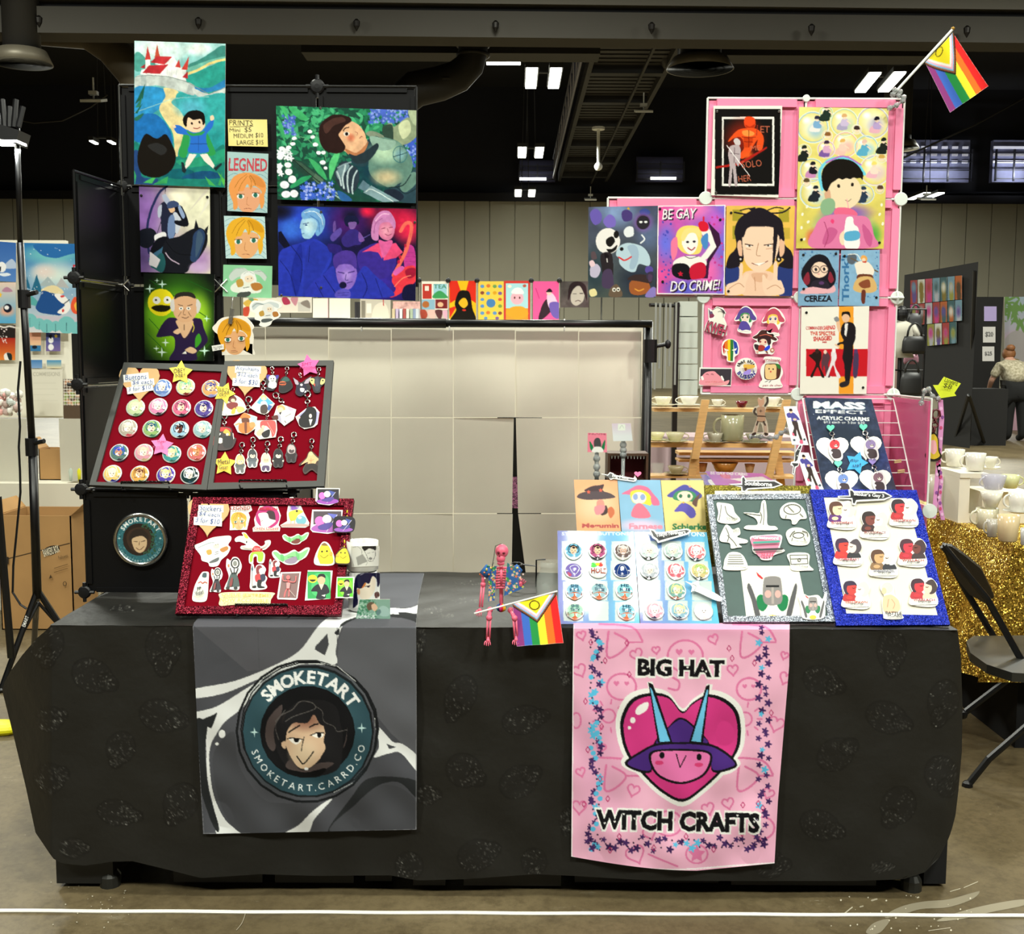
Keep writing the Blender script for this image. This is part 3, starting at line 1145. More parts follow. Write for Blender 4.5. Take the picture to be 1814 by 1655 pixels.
GREY='''
n .10 60 3
P 55555b -20,340 420,-60 1419,-60 1400,400 860,590 330,640
B e2e4e4 0,750 250,700 480,610 640,520 740,390 800,330 900,270 1060,250 1280,265 1380,235 1375,285 1250,300 1080,300 930,340 880,420 860,520 855,600 640,600 440,680 390,690 200,770 20,800
B e2e4e4 10,890 150,850 330,740 420,690 400,740 300,860 200,940 150,1010 110,1090 105,1200 130,1380 200,1530 300,1610 330,1640 160,1640 140,1500 95,1300 85,1100 85,980 60,930 10,935
B 26282a 60,935 130,900 150,890 130,950 110,980
P 45464b 740,490 810,415 820,480 795,545 735,510
B 26282a 880,420 900,350 1040,310 1300,330 1400,400 1400,360 1250,300 1000,320 860,400
P 5c5d63 905,380 1340,372 1390,420 1390,1200 1190,1010 1100,900 870,600 880,450
B 5c5d63 1120,60 1390,55 1350,230 1200,260 1120,220
B 26282a 1240,285 1350,300 1340,322 1260,312
B 26282a 20,940 90,960 80,1100 100,1350 160,1560 150,1600 100,1500 30,1250
B 45464b 130,1130 250,1000 280,1200 420,1400 560,1430 760,1440 640,1560 330,1620 200,1500 140,1320
B e2e4e4 560,1610 640,1560 720,1480 800,1420 840,1405 800,1450 730,1530 690,1610
B e2e4e4 1110,970 1200,1060 1260,1075 1350,1150 1350,1240 1250,1130 1170,1135 1090,1155 1120,1090
P 45464b 1165,1075 1225,1095 1180,1105
B 26282a 1040,1290 1180,1270 1350,1300 1350,1400 1250,1310 1150,1310 1050,1370 900,1520 820,1610 830,1560 950,1400
B 45464b 1000,1420 1110,1330 1230,1330 1340,1420 1345,1590 830,1610
E f2f4f4 180,1015,20,25;E f2f4f4 150,1075,11,9
O 16181a 14 688,1000,420,424
O 16181a 8 705,985,412,400
E 16181a 694,1000,396,398
L d8dada 4 400,720 520,640 640,600;L d8dada 4 770,590 870,610 980,700;L d8dada 3 1095,920 1098,990;L d8dada 3 850,1365 960,1310
E 2f4c56 692,1002,386,384
g 3d5e68 692,850,380,260;g 25404a 692,1200,380,200
E 111113 692,1004,284,276
O 0b0b0c 5 692,1004,282,274
B 4b4140 455,930 540,840 520,960 500,1100 470,1110 440,1040
B 4b4140 930,930 925,1050 905,1100 925,1020
B 1b1a1c 500,960 600,860 740,810 860,850 890,980 900,1100 870,1230 700,1270 560,1200 500,1080
B d2b294 560,990 620,900 700,880 770,930 805,1040 800,1110 770,1160 700,1220 640,1215 590,1150 560,1070
g 8c6250 680,930,150,90;g e8d0b0 670,1130,110,110
B d2b294 535,1070 560,1060 562,1100 545,1100
B 1b1a1c 540,1000 560,900 640,820 760,815 850,870 830,960 770,960 730,900 690,950 610,950 570,1000 560,1060
B 1b1a1c 790,1040 850,900 900,1000 890,1160 800,1190 770,1160 800,1100
C 5a5654 5 500,940 540,900 600,870 650,820 720,830 740,860 700,880 610,910 560,940
C 5a5654 4 740,850 780,880 790,940 850,970 870,1000 930,990
C 5a5654 4 520,1050 500,960 560,870
L 101012 9 580,1005 610,985 645,965;L 101012 9 705,975 730,960 755,955
B f4efe6 580,1045 630,1040 655,1055 620,1078;B f4efe6 718,1025 760,1010 790,1020 765,1040
B 101012 610,1040 640,1042 635,1064 615,1062;B 101012 750,1012 774,1012 770,1034 754,1034
L 101012 6 570,1045 600,1038 660,1048;L 101012 6 708,1025 745,1008 790,1010
C 101012 5 672,1035 660,1080 655,1118
C 101012 7 628,1148 650,1180 668,1195 700,1160 728,1120
B 4b4140 560,1210 590,1170 640,1225 690,1230 760,1190 850,1190 780,1235 690,1260 610,1240
B 0b0b0c 560,1225 680,1245 800,1220 760,1265 620,1268
E f0f0f0 684,1224,12,9
A f4f6f6 692,1002,328,-53,61,76,0.035|SMOKETART
A e8eeee 692,1002,336,252,102,42,0.0|SMOKETART.CARRD.CO
Y bfe0e0 374,1005,30;Y bfe0e0 1016,980,30
L 8a8a90 3 5,372 22,900 70,1612 530,1612 1342,1588;L 8a8a90 3 1342,1588 1345,372
L 4a4b50 2 395,380 402,620;L 4a4b50 2 870,380 868,560
'''
qb=[(60,-200),(1419,52),(1342,1588),(70,1618)]
xs_=None
def banner_grid(name,label,poly_left,poly_right,ytop,ybot,src,view,base,hit,step=1.25):
 """rows follow the cloth's own two edges and its hem"""
 ny=int((ybot(0.5)-ytop)/step)
 wid=max(b-a for(_,a),(_,b)in zip(poly_left,poly_right))
 nx=int(wid/step)
 U=np.linspace(0,1,nx)[None,:]
 V=np.linspace(0,1,ny)[:,None]
 yb=np.array([ybot(t)for t in U[0]])[None,:]
 ys=ytop+(yb-ytop)*V
 xl,xr=interp(poly_left,ys),interp(poly_right,ys)
 xs=xl+(xr-xl)*U
 r=Ras((xs.min()-1,ys.min()-1,xs.max()+1,ys.max()+1),base).draw(parse(src,view))
 mb=MB()
 Pt=hit(xs,ys)
 mb.grid(Pt,r.sample(xs,ys))
 Pk=Pt.copy()
 Pk[...,1]+=.0012
 Pk[...,2]-=np.where(Pt[...,2]>TZ,.0012,0)
 mb.grid(Pk[::4,::4][:,::-1])
 return tag(mb.build(name,FABRIC,smooth=True),label,'banner','fabric banners on the table')
banner_grid('fabric_banner','grey fabric banner with a round teal portrait logo and white web shapes',[(1012,420),(1060,385),(1103,344),(1110,341.5),(1300,350),(1480,360)],[(1012,752),(1060,741),(1105,737),(1300,738),(1475,738)],1015.5,lambda t:1478-8*t,GREY,VSM,'4b4c52',drape_banner(TF,.0017,2))
PK=['n .05 50 2']
P1,P2='f2b6d2','e07aa9'
rn=random.Random(4)
PK+=['g e3a2c2 700,60,900,90','g e6a8c8 200,900,300,700']
for(x,y,r_)in((750,230,115),(335,430,95),(1165,445,80),(640,1320,90),(1250,1350,80)):
 PK+=['O %s 14 %g,%g,%g,%g'%(P2,x,y,r_,r_*.9),'H %s %g,%g,%g,%g'%(P2,x-r_*.35,y-r_*.2,r_*.4,r_*.4),'H %s %g,%g,%g,%g'%(P2,x+r_*.35,y-r_*.2,r_*.35,r_*.35)]
for(x,y)in((230,160),(1100,160),(215,1030),(1080,1030)):
 PK+=['C %s 14 %g,%g %g,%g %g,%g %g,%g %g,%g'%(P2,x+20,y-90,x+10,y+70,x+80,y+60,x+150,y-20,x+60,y-80),'C %s 14 %g,%g %g,%g %g,%g'%(P2,x-40,y-140,x+170,y-120,x+240,y-30),'C %s 12 %g,%g %g,%g'%(P2,x+150,y-20,x+240,y-20)]
for(x,y,q)in((75,100,60),(435,225,80),(560,195,50),(935,125,65),(65,330,85),(1060,325,70),(1400,380,80),(1340,680,100),(410,1110,80),(70,990,60),(60,1220,90),(1030,1195,75),(520,1390,85),(430,1530,120),(900,1230,80),(1290,1130,70),(200,830,60),(1395,230,50)):
 PK.append('h %s 12 %g,%g,%g,%g,%g'%(P2,x,y,q,q,rn.uniform(-30,30)))
for(x,y)in((250,620),(1140,640)):
 PK.append('O %s 12 %g,%g,44,44'%(P2,x,y))
 for k in range(9):
  a=k*.7
  PK.append('L %s 11 %g,%g %g,%g'%(P2,x+80*math.cos(a),y+80*math.sin(a),x+108*math.cos(a),y+108*math.sin(a)))
PK+=['O %s 12 825,1520,70,60'%P2,'X %s 825,1520,60,0'%P2,'O %s 12 40,650,30,50'%P2,'C %s 14 640,440 700,450 710,400 670,370'%P2,'C %s 12 510,1520 600,1560 700,1600'%P2]
def border(x,y):
 return 'F %s %g,%g,%g'%(rn.choice(['4b2d68','4b2d68','3d2358','5cc0ea']),x,y,rn.uniform(20,30))
for y in range(60,1480,33):
 PK.append(border(170+32*math.sin(y*.6)-max(0,y-1100)*.08,y+rn.uniform(-12,12)))
 PK.append(border(1260+34*math.sin(y*.5+1)-max(0,y-1250)*.15,y-10+rn.uniform(-12,12)))
 PK.append('E 2b1838 %g,%g,6,6'%(150+rn.uniform(-30,60),y+14))
 if rn.random()<.5:
  PK.append('E 5cc0ea %g,%g,17,16'%(160+rn.uniform(-30,40),y+10))
for x in range(110,1290,36):
 PK.append(border(x,1455+30*math.sin(x*.05)+rn.uniform(-18,18)))
 PK.append('E 2b1838 %g,%g,6,6'%(x+14,1440+rn.uniform(-30,40)))
for(x,y)in((135,140),(228,260),(370,145),(385,350),(100,525),(205,690),(115,840),(195,1030),(245,1160),(90,1195),(320,1405),(260,1495),(545,1480),(755,1405),(1035,180),(1055,245),(1200,275),(1310,600),(1225,1190),(1255,1220),(1125,1200),(1120,1385),(935,1490)):
 PK.append('L b8306a 5 %g,%g %g,%g %g,%g %g,%g %g,%g'%(x,y-20,x+13,y,x,y+20,x-13,y,x,y-20))
HT=[(730,590),(640,490),(520,470),(400,510),(335,620),(330,740),(375,880),(480,1010),(600,1120),(730,1180),(850,1110),(990,980),(1090,850),(1112,720),(1090,590),(1010,510),(900,480),(800,530)]
hs=' '.join('%g,%g'%p for p in HT)
PK+=['B f3f3f0 '+' '.join('%g,%g'%(725+(x-725)*1.075,830+(y-830)*1.085)for x,y in HT),'P f3f3f0 500,400 535,395 580,520 560,620;P f3f3f0 930,415 890,410 840,540 880,620','B f3f3f0 330,920 480,820 900,800 1080,890 1100,950 960,1010 480,1000','B 121014 '+hs,'B d33a86 '+' '.join('%g,%g'%(725+(x-725)*.945,825+(y-825)*.945)for x,y in HT),'B f6f2f2 425,600 440,560 495,530 512,545 495,585 450,612;E f6f2f2 408,648,18,20;E f6f2f2 386,697,11,11','B 121014 545,810 570,760 640,690 690,640 730,632 780,660 870,745 905,800 880,820 600,830','B 4b2a80 560,800 640,700 700,650 735,645 785,680 860,750 890,800 700,830','B 121014 355,925 440,860 560,800 720,790 900,800 1010,850 1085,925 1060,965 930,985 880,860 550,860 530,985 420,975','B 4b2a80 375,925 460,865 560,815 720,803 900,815 1000,862 1070,925 1050,952 930,970 885,850 545,850 525,970 430,962','P 121014 508,400 540,415 665,790 572,795;P 6fc3ec 520,432 534,450 650,785 585,790','P 121014 910,415 885,425 775,790 865,800;P 6fc3ec 900,445 890,450 790,785 850,790','B 121014 530,850 700,835 900,850 920,930 860,1020 720,1065 580,1020 520,930','B e878b4 545,860 700,848 890,862 905,925 850,1008 720,1050 590,1008 535,930','E 121014 598,876,17,22;E 121014 840,888,17,22;E d9407a 580,925,28,14;E d9407a 838,938,28,14;L 121014 7 692,868 716,955 755,880']
for(a,b,c,d,tx)in((440,250,1005,365,'BIG HAT'),(168,1240,1235,1372,'WITCH CRAFTS')):
 ro=1.0 if tx=='BIG HAT' else 1.4
 PK.append('T f3f3f0 %g,%g,%g,%g,%g,.11|%s'%(a-14,b-14,c+14,d+14,ro,tx))
 PK.append('T 121014 %g,%g,%g,%g,%g,.05|%s'%(a,b,c,d,ro,tx))
for(x,y)in((470,295),(505,300),(610,310),(625,340),(765,305),(862,320),(885,330),(985,285),(225,1320),(290,1310),(350,1260),(420,1290),(545,1285),(670,1300),(830,1290),(900,1320),(1005,1290),(1090,1270),(1200,1310)):
 PK.append('H f3f3f0 %g,%g,15,15'%(x,y))
PK.append('L f6eef2 9 22,32 10,1530')
PK.append('C f6eef2 10 8,1534 120,1575 420,1612 720,1620 1000,1600 1337,1577')
def pink_hem(t):
 return 1100+.27197*(1536+92*math.sin(min(t/.62,1)*pi/2)-max(0,t-.62)/.38*48)
banner_grid('fabric_banner','pink fabric banner with a horned hat heart emblem and flower border',[(1100,1016),(1180,1014.5),(1516,1012)],[(1100,1399),(1180,1398),(1300,1388),(1420,1378),(1530,1372)],1104,pink_hem,'\n'.join(PK),VBH,P1,drape_banner(TF,.0019,7))
# ------------------------------------------------ black modular grid display
BL=3.735
BFY=3.415
PITCH_=.318
GX=[PY(222,500,BL).x+PITCH_*k for k in range(4)]
GZ=[TZ+.012+PITCH_*k for k in range(6)]
PANB=mat('black_grid_panel','09090b',.42,spec=.3,noise=.15,nscale=3)
t=thing('grid_display',(GX[1],BL,TZ),'black modular grid display wall with ball connectors','display')
def gpanel(root,x0,x1,z0,z1,y,m,frame=.014,depth=.007,name='panel'):
 b=MB()
 b.bx(x0+.006,x1-.006,y-.002,y+.003,z0+.006,z1-.006)
 g=.012
 for s in(0,1):
  xx=x0+.004+(x1-x0-.008-frame)*s
  b.bx(xx,xx+frame,y-depth,y+.002,z0+.03,z1-.03)
  zz=z0+.004+(z1-z0-.008-frame)*s
  b.bx(x0+.03,x1-.03,y-depth,y+.002,zz,zz+frame)
 return b.build(name,m,root)
def gpanel_side(root,x,y0,y1,z0,z1,m,name='panel',sgn=1):
 b=MB()
 xa,xb=x if isinstance(x,tuple)else(x,x)
 def slab(ya,yb,za,zb,d0,d1):
  X=lambda yq:xa+(xb-xa)*(yq-y0)/(y1-y0)
  b.prism([(X(ya)+d0,ya,za),(X(yb)+d0,yb,za),(X(yb)+d1,yb,za),(X(ya)+d1,ya,za)],(0,0,zb-za))
 slab(y0+.006,y1-.006,z0+.006,z1-.006,-.002,.003)
 for s in(0,1):
  yy=y0+.008+(y1-y0-.03)*s
  slab(yy,yy+.014,z0+.03,z1-.03,-.003,.007*sgn)
  zz=z0+.008+(z1-z0-.03)*s
  slab(y0+.03,y1-.03,zz,zz+.014,-.003,.007*sgn)
 return b.build(name,m,root)
def rod(root,a,b,m,r=.0042):
 k=MB()
 k.tube([a,b],r,8)
 return k.build('rod',m,root)
def joint(root,p,m,r=.021,face=(0,-1,0)):
 R=Vector(face).to_track_quat('Z','Y').to_matrix()
 k=MB()
 k.lathe(p,[(r*.5,-r*.3),(r,-r*.2),(r,r*.1),(r*.8,r*.3),(r*.3,r*.36)],16,R=R)
 for a in range(4):
  dvec=R@Vector((math.cos(a*pi/2),math.sin(a*pi/2),0))
  k.tube([Vector(p)+dvec*r*.6,Vector(p)+dvec*r*1.5],r*.28,6)
 return k.build('connector',m,root)
for(c,r)in((0,2),(0,3),(0,4),(1,3),(1,4),(2,3),(2,4)):
 gpanel(t,GX[c],GX[c+1],GZ[r],GZ[r+1],BL,PANB)
FX=[PY(150,900,BFY).x,0,0]
for r in range(4):
 gpanel_side(t,(FX[0],GX[0]-.004),BFY,BL,GZ[r],GZ[r+1],PANB)
FX[1]=FX[0]+PITCH_
FX[2]=FX[1]+PITCH_
for c in(0,1):
 gpanel(t,FX[c],FX[c+1],GZ[0],GZ[1],BFY,PANB)
b=MB()
b.bx(FX[0],FX[2],BFY,BL,GZ[1]-.004,GZ[1]+.002)
b.build('shelf_panel',PANB,t)
gpanel_side(t,FX[2],BFY,BL,GZ[0],GZ[1],PANB)
for x in GX[:2]:
 rod(t,(x,BL-.008,GZ[1]),(x,BL-.008,GZ[5]),CHROME if x==GX[0]else BLACKM,.004)
rod(t,(GX[3],BL-.006,GZ[3]),(GX[3],BL-.006,GZ[5]),BLACKM)
rod(t,(GX[0],BL-.006,GZ[5]),(GX[3],BL-.006,GZ[5]),BLACKM)
rod(t,(FX[0],BFY,GZ[0]),(FX[0],BFY,GZ[4]),BLACKM)
rod(t,(FX[0],BFY,GZ[4]),(GX[0],BL,GZ[4]),BLACKM)
rod(t,(FX[0],BFY-.004,GZ[3]),(GX[0],BL-.012,GZ[3]),CHROME)
rod(t,(FX[0],BFY-.004,GZ[2]),(GX[0],BL-.012,GZ[2]),CHROME)
rod(t,(FX[0],BFY,GZ[1]),(FX[2],BFY,GZ[1]),BLACKM)
for z in GZ[:4]:
 joint(t,(FX[0]-.006,BFY-.008,z+.004),BLACKP,.02)
for z in(GZ[3],GZ[4]):
 joint(t,(GX[0],BL-.004,z),BLACKP,.02)
 joint(t,(GX[1],BL-.004,z),BLACKP,.022)
for x,z in((GX[2],GZ[5]),(GX[2],GZ[4]),(GX[2],GZ[3]),(GX[1]+.001,GZ[2])):
 joint(t,(x,BL-.004,z),BLACKP,.024)
joint(t,(FX[1],BFY-.006,GZ[1]),BLACKP,.015)
joint(t,(FX[2],BFY-.006,GZ[1]),BLACKP,.015)
for a in((1,1),(1,-1),(-1,1),(-1,-1)):
 rod(t,(GX[0],BL-.024,GZ[3]),(GX[0]+a[0]*.018,BL-.02,GZ[3]+a[1]*.018),CHROME,.0025)
 rod(t,(GX[1],BL-.024,GZ[3]),(GX[1]+a[0]*.02,BL-.02,GZ[3]+a[1]*.02),CHROME,.0025)
PB=vert(BL-.0145)
CASTLE='''
v a9d8d6 2a9c9e 275 900
g e8f4f2 1060,330,260,120;g f4f8f4 1330,330,120,60
B 4f9f94 900,370 930,350 990,400 1050,420 1000,470 920,480 890,440
B 3f8a80 1260,440 1340,400 1420,350 1480,310 1520,320 1520,410 1400,430 1300,480
B 6fb8a6 1240,470 1330,430 1420,400 1520,380 1520,420 1400,440 1270,500
L ecd487 16 1265,495 1330,470 1400,430 1460,410 1515,400
B 2c9a8e 1240,520 1330,480 1420,440 1520,420 1520,620 1420,640 1330,600 1240,560
B 2d7fb8 1270,580 1400,590 1520,530 1520,580 1440,610 1360,620
R d8e6e2 1105,315 1190,375;P d8e6e2 1100,315 1115,300 1130,315 1150,300 1165,315 1180,300 1195,315
g cfe6e4 1150,360,120,60
P e9ebe8 975,400 1008,400 1008,460 975,460;P c8403c 972,402 992,312 1012,402
P e9ebe8 1040,385 1068,385 1068,430 1040,430;P c2503a 1036,388 1056,300 1074,388
P eef0ee 950,470 1100,420 1160,380 1230,470 1250,545 1130,520 940,500
P c23238 1010,420 1050,378 1155,382 1105,434
P b92c34 955,490 1000,440 1130,434 1072,497
P a52630 940,455 975,430 970,460
P e9ebe8 1180,440 1210,440 1212,490 1180,490;P c8403c 1174,450 1200,398 1212,455
P e9ebe8 1222,455 1248,455 1248,500 1222,500;P c44038 1216,468 1268,378 1256,470
P b92c34 1222,520 1258,478 1260,528
L b8c0c0 3 1120,500 1120,450;L b8c0c0 3 1150,500 1150,440;L b8c0c0 3 1180,510 1185,470
B c3ccc8 910,515 1000,505 1130,515 1240,545 1300,575 1300,640 1200,610 1060,575 960,585 910,600
P aab6b4 945,510 980,510 985,585 950,600
P b0bab8 1265,565 1302,570 1290,640 1250,630
B c9d0cc 1290,590 1400,630 1515,585 1515,620 1430,655 1330,650
L 7f8c8a 4 910,515 1000,505 1130,515 1240,545 1300,575 1400,632 1515,588
B 2f8fc8 900,600 1000,580 1110,600 1120,640 1060,740 900,800
B e6d49a 1100,590 1190,610 1190,650 1150,690 1230,760 1260,860 1200,1000 1190,1060 1170,1060 1160,900 1090,780 1070,720 1110,650
n .12 12 4
B 36a8a8 1200,620 1330,650 1510,630 1510,800 1400,880 1290,850 1220,760 1180,690
C 9fd0cc 4 905,755 1060,700 1180,660 1400,650
B 1f6fb8 900,800 1010,760 1090,800 1150,900 1140,990 1000,960 900,940
g 5ab8d0 1280,720,140,90
P 1e5a48 905,700 975,560 960,660;P 2f7d62 910,720 955,650 940,720;P 1e5a48 905,760 960,690 925,760;B 2b6d58 905,790 965,760 940,800 910,810
B 1f7f72 900,960 960,1010 1030,1130 1180,1050 1300,1060 1420,1020 1510,980 1510,1255 900,1240
B 2a9a78 1180,1080 1300,1060 1420,1030 1510,1000 1510,1080 1380,1110 1250,1120
B 14606c 1050,1160 1200,1130 1300,1150 1250,1200 1120,1190;B 184f78 1220,1190 1330,1150 1430,1150 1490,1190 1350,1200
B 24457c 900,1010 960,1060 950,1180 1060,1200 1020,1240 900,1230
P 3aa260 900,1140 915,1180 905,1240;P 46ac5a 960,1225 1060,1170 1020,1230;P 3aa260 1030,1235 1130,1180 1120,1230;P 46ac5a 1375,1180 1450,1250 1400,1240;P 57b84e 1460,1150 1510,1210 1500,1250;P 3aa260 1460,1240 1490,1150 1480,1245
n .18 7 9
B 17130f 930,1000 975,900 1050,930 1110,900 1150,960 1180,1050 1150,1140 1060,1190 960,1170 925,1100
B 2a2a2a 990,980 1060,960 1120,1000 1080,1040
B 2f9a50 1240,880 1270,920 1250,1050 1200,1040 1215,960;B 2f9a50 1380,880 1420,960 1445,1030 1390,1040 1370,940
B 2b6fd0 1165,850 1200,840 1280,885 1350,880 1400,820 1430,800 1425,850 1385,900 1385,960 1395,1020 1265,1020 1275,960 1270,910 1190,895
C 1c3c78 3 1330,890 1330,1010;L 1c3c78 4 1275,965 1390,965
P eee6da 1270,1030 1320,1035 1270,1110 1240,1140 1245,1090;P eee6da 1340,1035 1390,1030 1440,1110 1430,1130 1370,1080
P 1f2c30 1215,1085 1232,1090 1250,1145 1240,1162 1222,1150;P 1f2c30 1432,1128 1485,1092 1488,1105 1450,1145
B f4d2b0 1245,830 1260,785 1310,770 1355,785 1375,840 1345,880 1300,888 1258,870
B 120e0c 1232,830 1230,790 1265,750 1320,740 1365,760 1376,815 1360,840 1350,800 1300,805 1262,790 1250,850
B f4d2b0 1410,780 1430,775 1436,800 1415,810;B f4d2b0 1160,845 1172,838 1180,852 1168,860
E 1a1416 1287,828,7,9;E 1a1416 1338,820,7,9
C 7a1a1c 5 1298,858 1320,864 1340,854
B 2f9a50 1250,878 1300,895 1370,880 1350,905 1280,910
'''
sheet('art_print','large castle landscape print with blue tunic child, topmost on black grid','print',PB.off(.006),VA,[(903,275),(1512,295),(1507,1257),(900,1235)],CASTLE,'7cc4c4','prints on the black display',thick=.003)
ARCHER='''
w 7a5a9a d8d4b8 930 1400
g e8e6c8 1280,260,260,260;g 8a62aa 960,300,160,220;g b48cc4 1330,600,160,120;g f0ead0 1200,180,120,90;g 5c4880 960,560,120,160
n .2 16 3
P e8e4d2 1330,330 1400,180 1400,230;P d8d2c0 1250,300 1390,120 1400,140
C 232a55 16 1120,112 1060,170 1005,300 985,430 1000,560
C 10121c 3 1110,120 1095,300 1005,560
B 141722 940,410 1010,395 1050,440 1010,520 950,520 930,470
B 20243a 1070,250 1110,215 1170,230 1220,300 1190,400 1150,470 1090,440 1080,360
P aab4cc 1085,175 1110,165 1140,210 1120,240 1100,215
B c7ccd8 1160,300 1190,295 1215,350 1190,430 1165,400;B 6f86b0 1130,330 1165,310 1175,420 1150,470 1125,440
B 11131c 1175,250 1220,250 1262,350 1250,385 1180,370 1170,345 1215,340 1185,290
B 8fa4c8 1195,240 1215,255 1240,310 1225,330 1200,280
B e2b890 1130,258 1165,250 1172,280 1145,290
B 3a4a70 1120,230 1155,210 1195,225 1190,250 1140,262 1125,260
B b0b8cc 1060,260 1085,240 1080,310 1060,320
B e6e4e6 1040,440 1100,420 1115,450 1080,500 1040,480
B 0d0f18 1010,540 1050,470 1110,450 1130,480 1090,560 1030,590
B 3a6480 1010,580 1090,520 1125,470 1130,500 1060,600 1000,620
B 15171f 1110,480 1200,450 1290,400 1350,395 1390,440 1380,520 1330,600 1280,640 1240,695 1090,695 1080,600
P 15171f 1300,400 1313,335 1332,395;P 15171f 1370,405 1397,375 1388,430
B 2b4064 1300,430 1350,400 1375,450 1345,560 1310,620 1275,600 1290,500
B 40566e 1320,430 1345,420 1360,470 1330,560 1310,580
B 22585c 1010,640 1080,560 1110,620 1090,690 1040,670
P d6d2d8 1005,550 1075,605 1050,662 1000,640
C b8a4b8 8 1110,560 1140,600 1200,635
C 0a0a10 4 1115,485 1180,560 1280,575
g c8a8d4 1340,660,90,50
'''
sheet('art_print','print of an archer on a dark horse, purple and cream sky','print',PB,VC,[(932,107),(1406,117),(1410,700),(945,688)],ARCHER,'a090b0','prints on the black display',pins=((948,176,'k'),(1390,187,'k')))
GREENP='''
R 0d1410 955,690 1440,1290
g 3f8a1c 1200,1000,330,420;g 8ac41e 1180,1060,260,300;g a8d832 1330,980,110,200;g 7ac020 1060,950,120,150
L 1e5c1a 5 1000,740 1400,1000;L 1e5c1a 4 1250,740 1420,820;L 1e5c1a 4 980,860 1100,760;L 1e5c1a 5 990,1100 1100,1210;L 2e6c1a 4 1330,1250 1410,1160;L 1e5c1a 4 1000,1000 1090,1100
g 0d1410 960,700,110,90;g 0d1410 1430,700,70,90;g 0d1410 1430,1280,70,90
E f0e020 1080,892,90,92;E 1a1a08 1080,925,62,16;B 1a1a08 1020,922 1140,915 1130,945 1080,955 1035,945
E f4f4ec 1050,878,26,25;E f4f4ec 1122,876,26,25;E 1a1a14 1046,876,7,7;E 1a1a14 1122,876,7,7
B 2a1c40 1120,1000 1220,1000 1340,1000 1365,1060 1392,1140 1370,1180 1320,1230 1310,1280 1140,1280 1170,1200 1160,1120 1060,1125 1055,1100
B 3f9a28 1310,1130 1335,1100 1350,1150 1310,1195
B e0b48c 1185,1010 1290,1010 1280,1070 1235,1130 1195,1060
C 3a2a20 3 1235,1040 1235,1075;C 3a2a20 3 1190,1050 1240,1140 1290,1060
B e4bc94 1160,1090 1200,1065 1215,1085 1190,1105;B e4bc94 1240,1210 1280,1190 1320,1215 1290,1235;P f4f0e4 1220,1235 1245,1215 1250,1235
B dcac84 1160,870 1190,845 1260,845 1310,860 1325,920 1310,980 1270,1020 1210,1020 1165,970
B 2a2622 1170,870 1180,835 1230,822 1290,828 1312,865 1260,850 1200,855
B d8d4ce 1148,880 1165,870 1170,940 1150,950 1140,910;B d8d4ce 1318,870 1345,900 1335,950 1318,960
L 3a2a20 4 1195,905 1225,915;L 3a2a20 4 1290,905 1258,915
E f4f0e8 1214,932,14,11;E f4f0e8 1264,932,14,11;E 1a1410 1214,932,5,5;E 1a1410 1264,932,5,5
C 6a4a34 3 1238,935 1228,970 1245,975;C 6a4a34 3 1195,985 1215,955;C 6a4a34 3 1280,985 1262,955;C 5a3a2c 4 1220,990 1245,998 1265,988
C f0e040 5 1290,1030 1300,1060 1290,1090
Y cfeee0 1005,800,34;Y cfeee0 1088,770,34;Y e8fff0 1110,1160,30;Y e8fff0 1085,1225,36;Y e8fff0 1048,1200,22;Y d8ffe8 1370,1215,38;Y d8ffe8 1385,1000,26;Y cfeee0 1052,745,18
'''
sheet('art_print','green print of a man in a dark suit beside a yellow smiling ball','print',PB,VC,[(963,695),(1438,705),(1432,1284),(970,1277)],GREENP,'2f6a1c','prints on the black display')
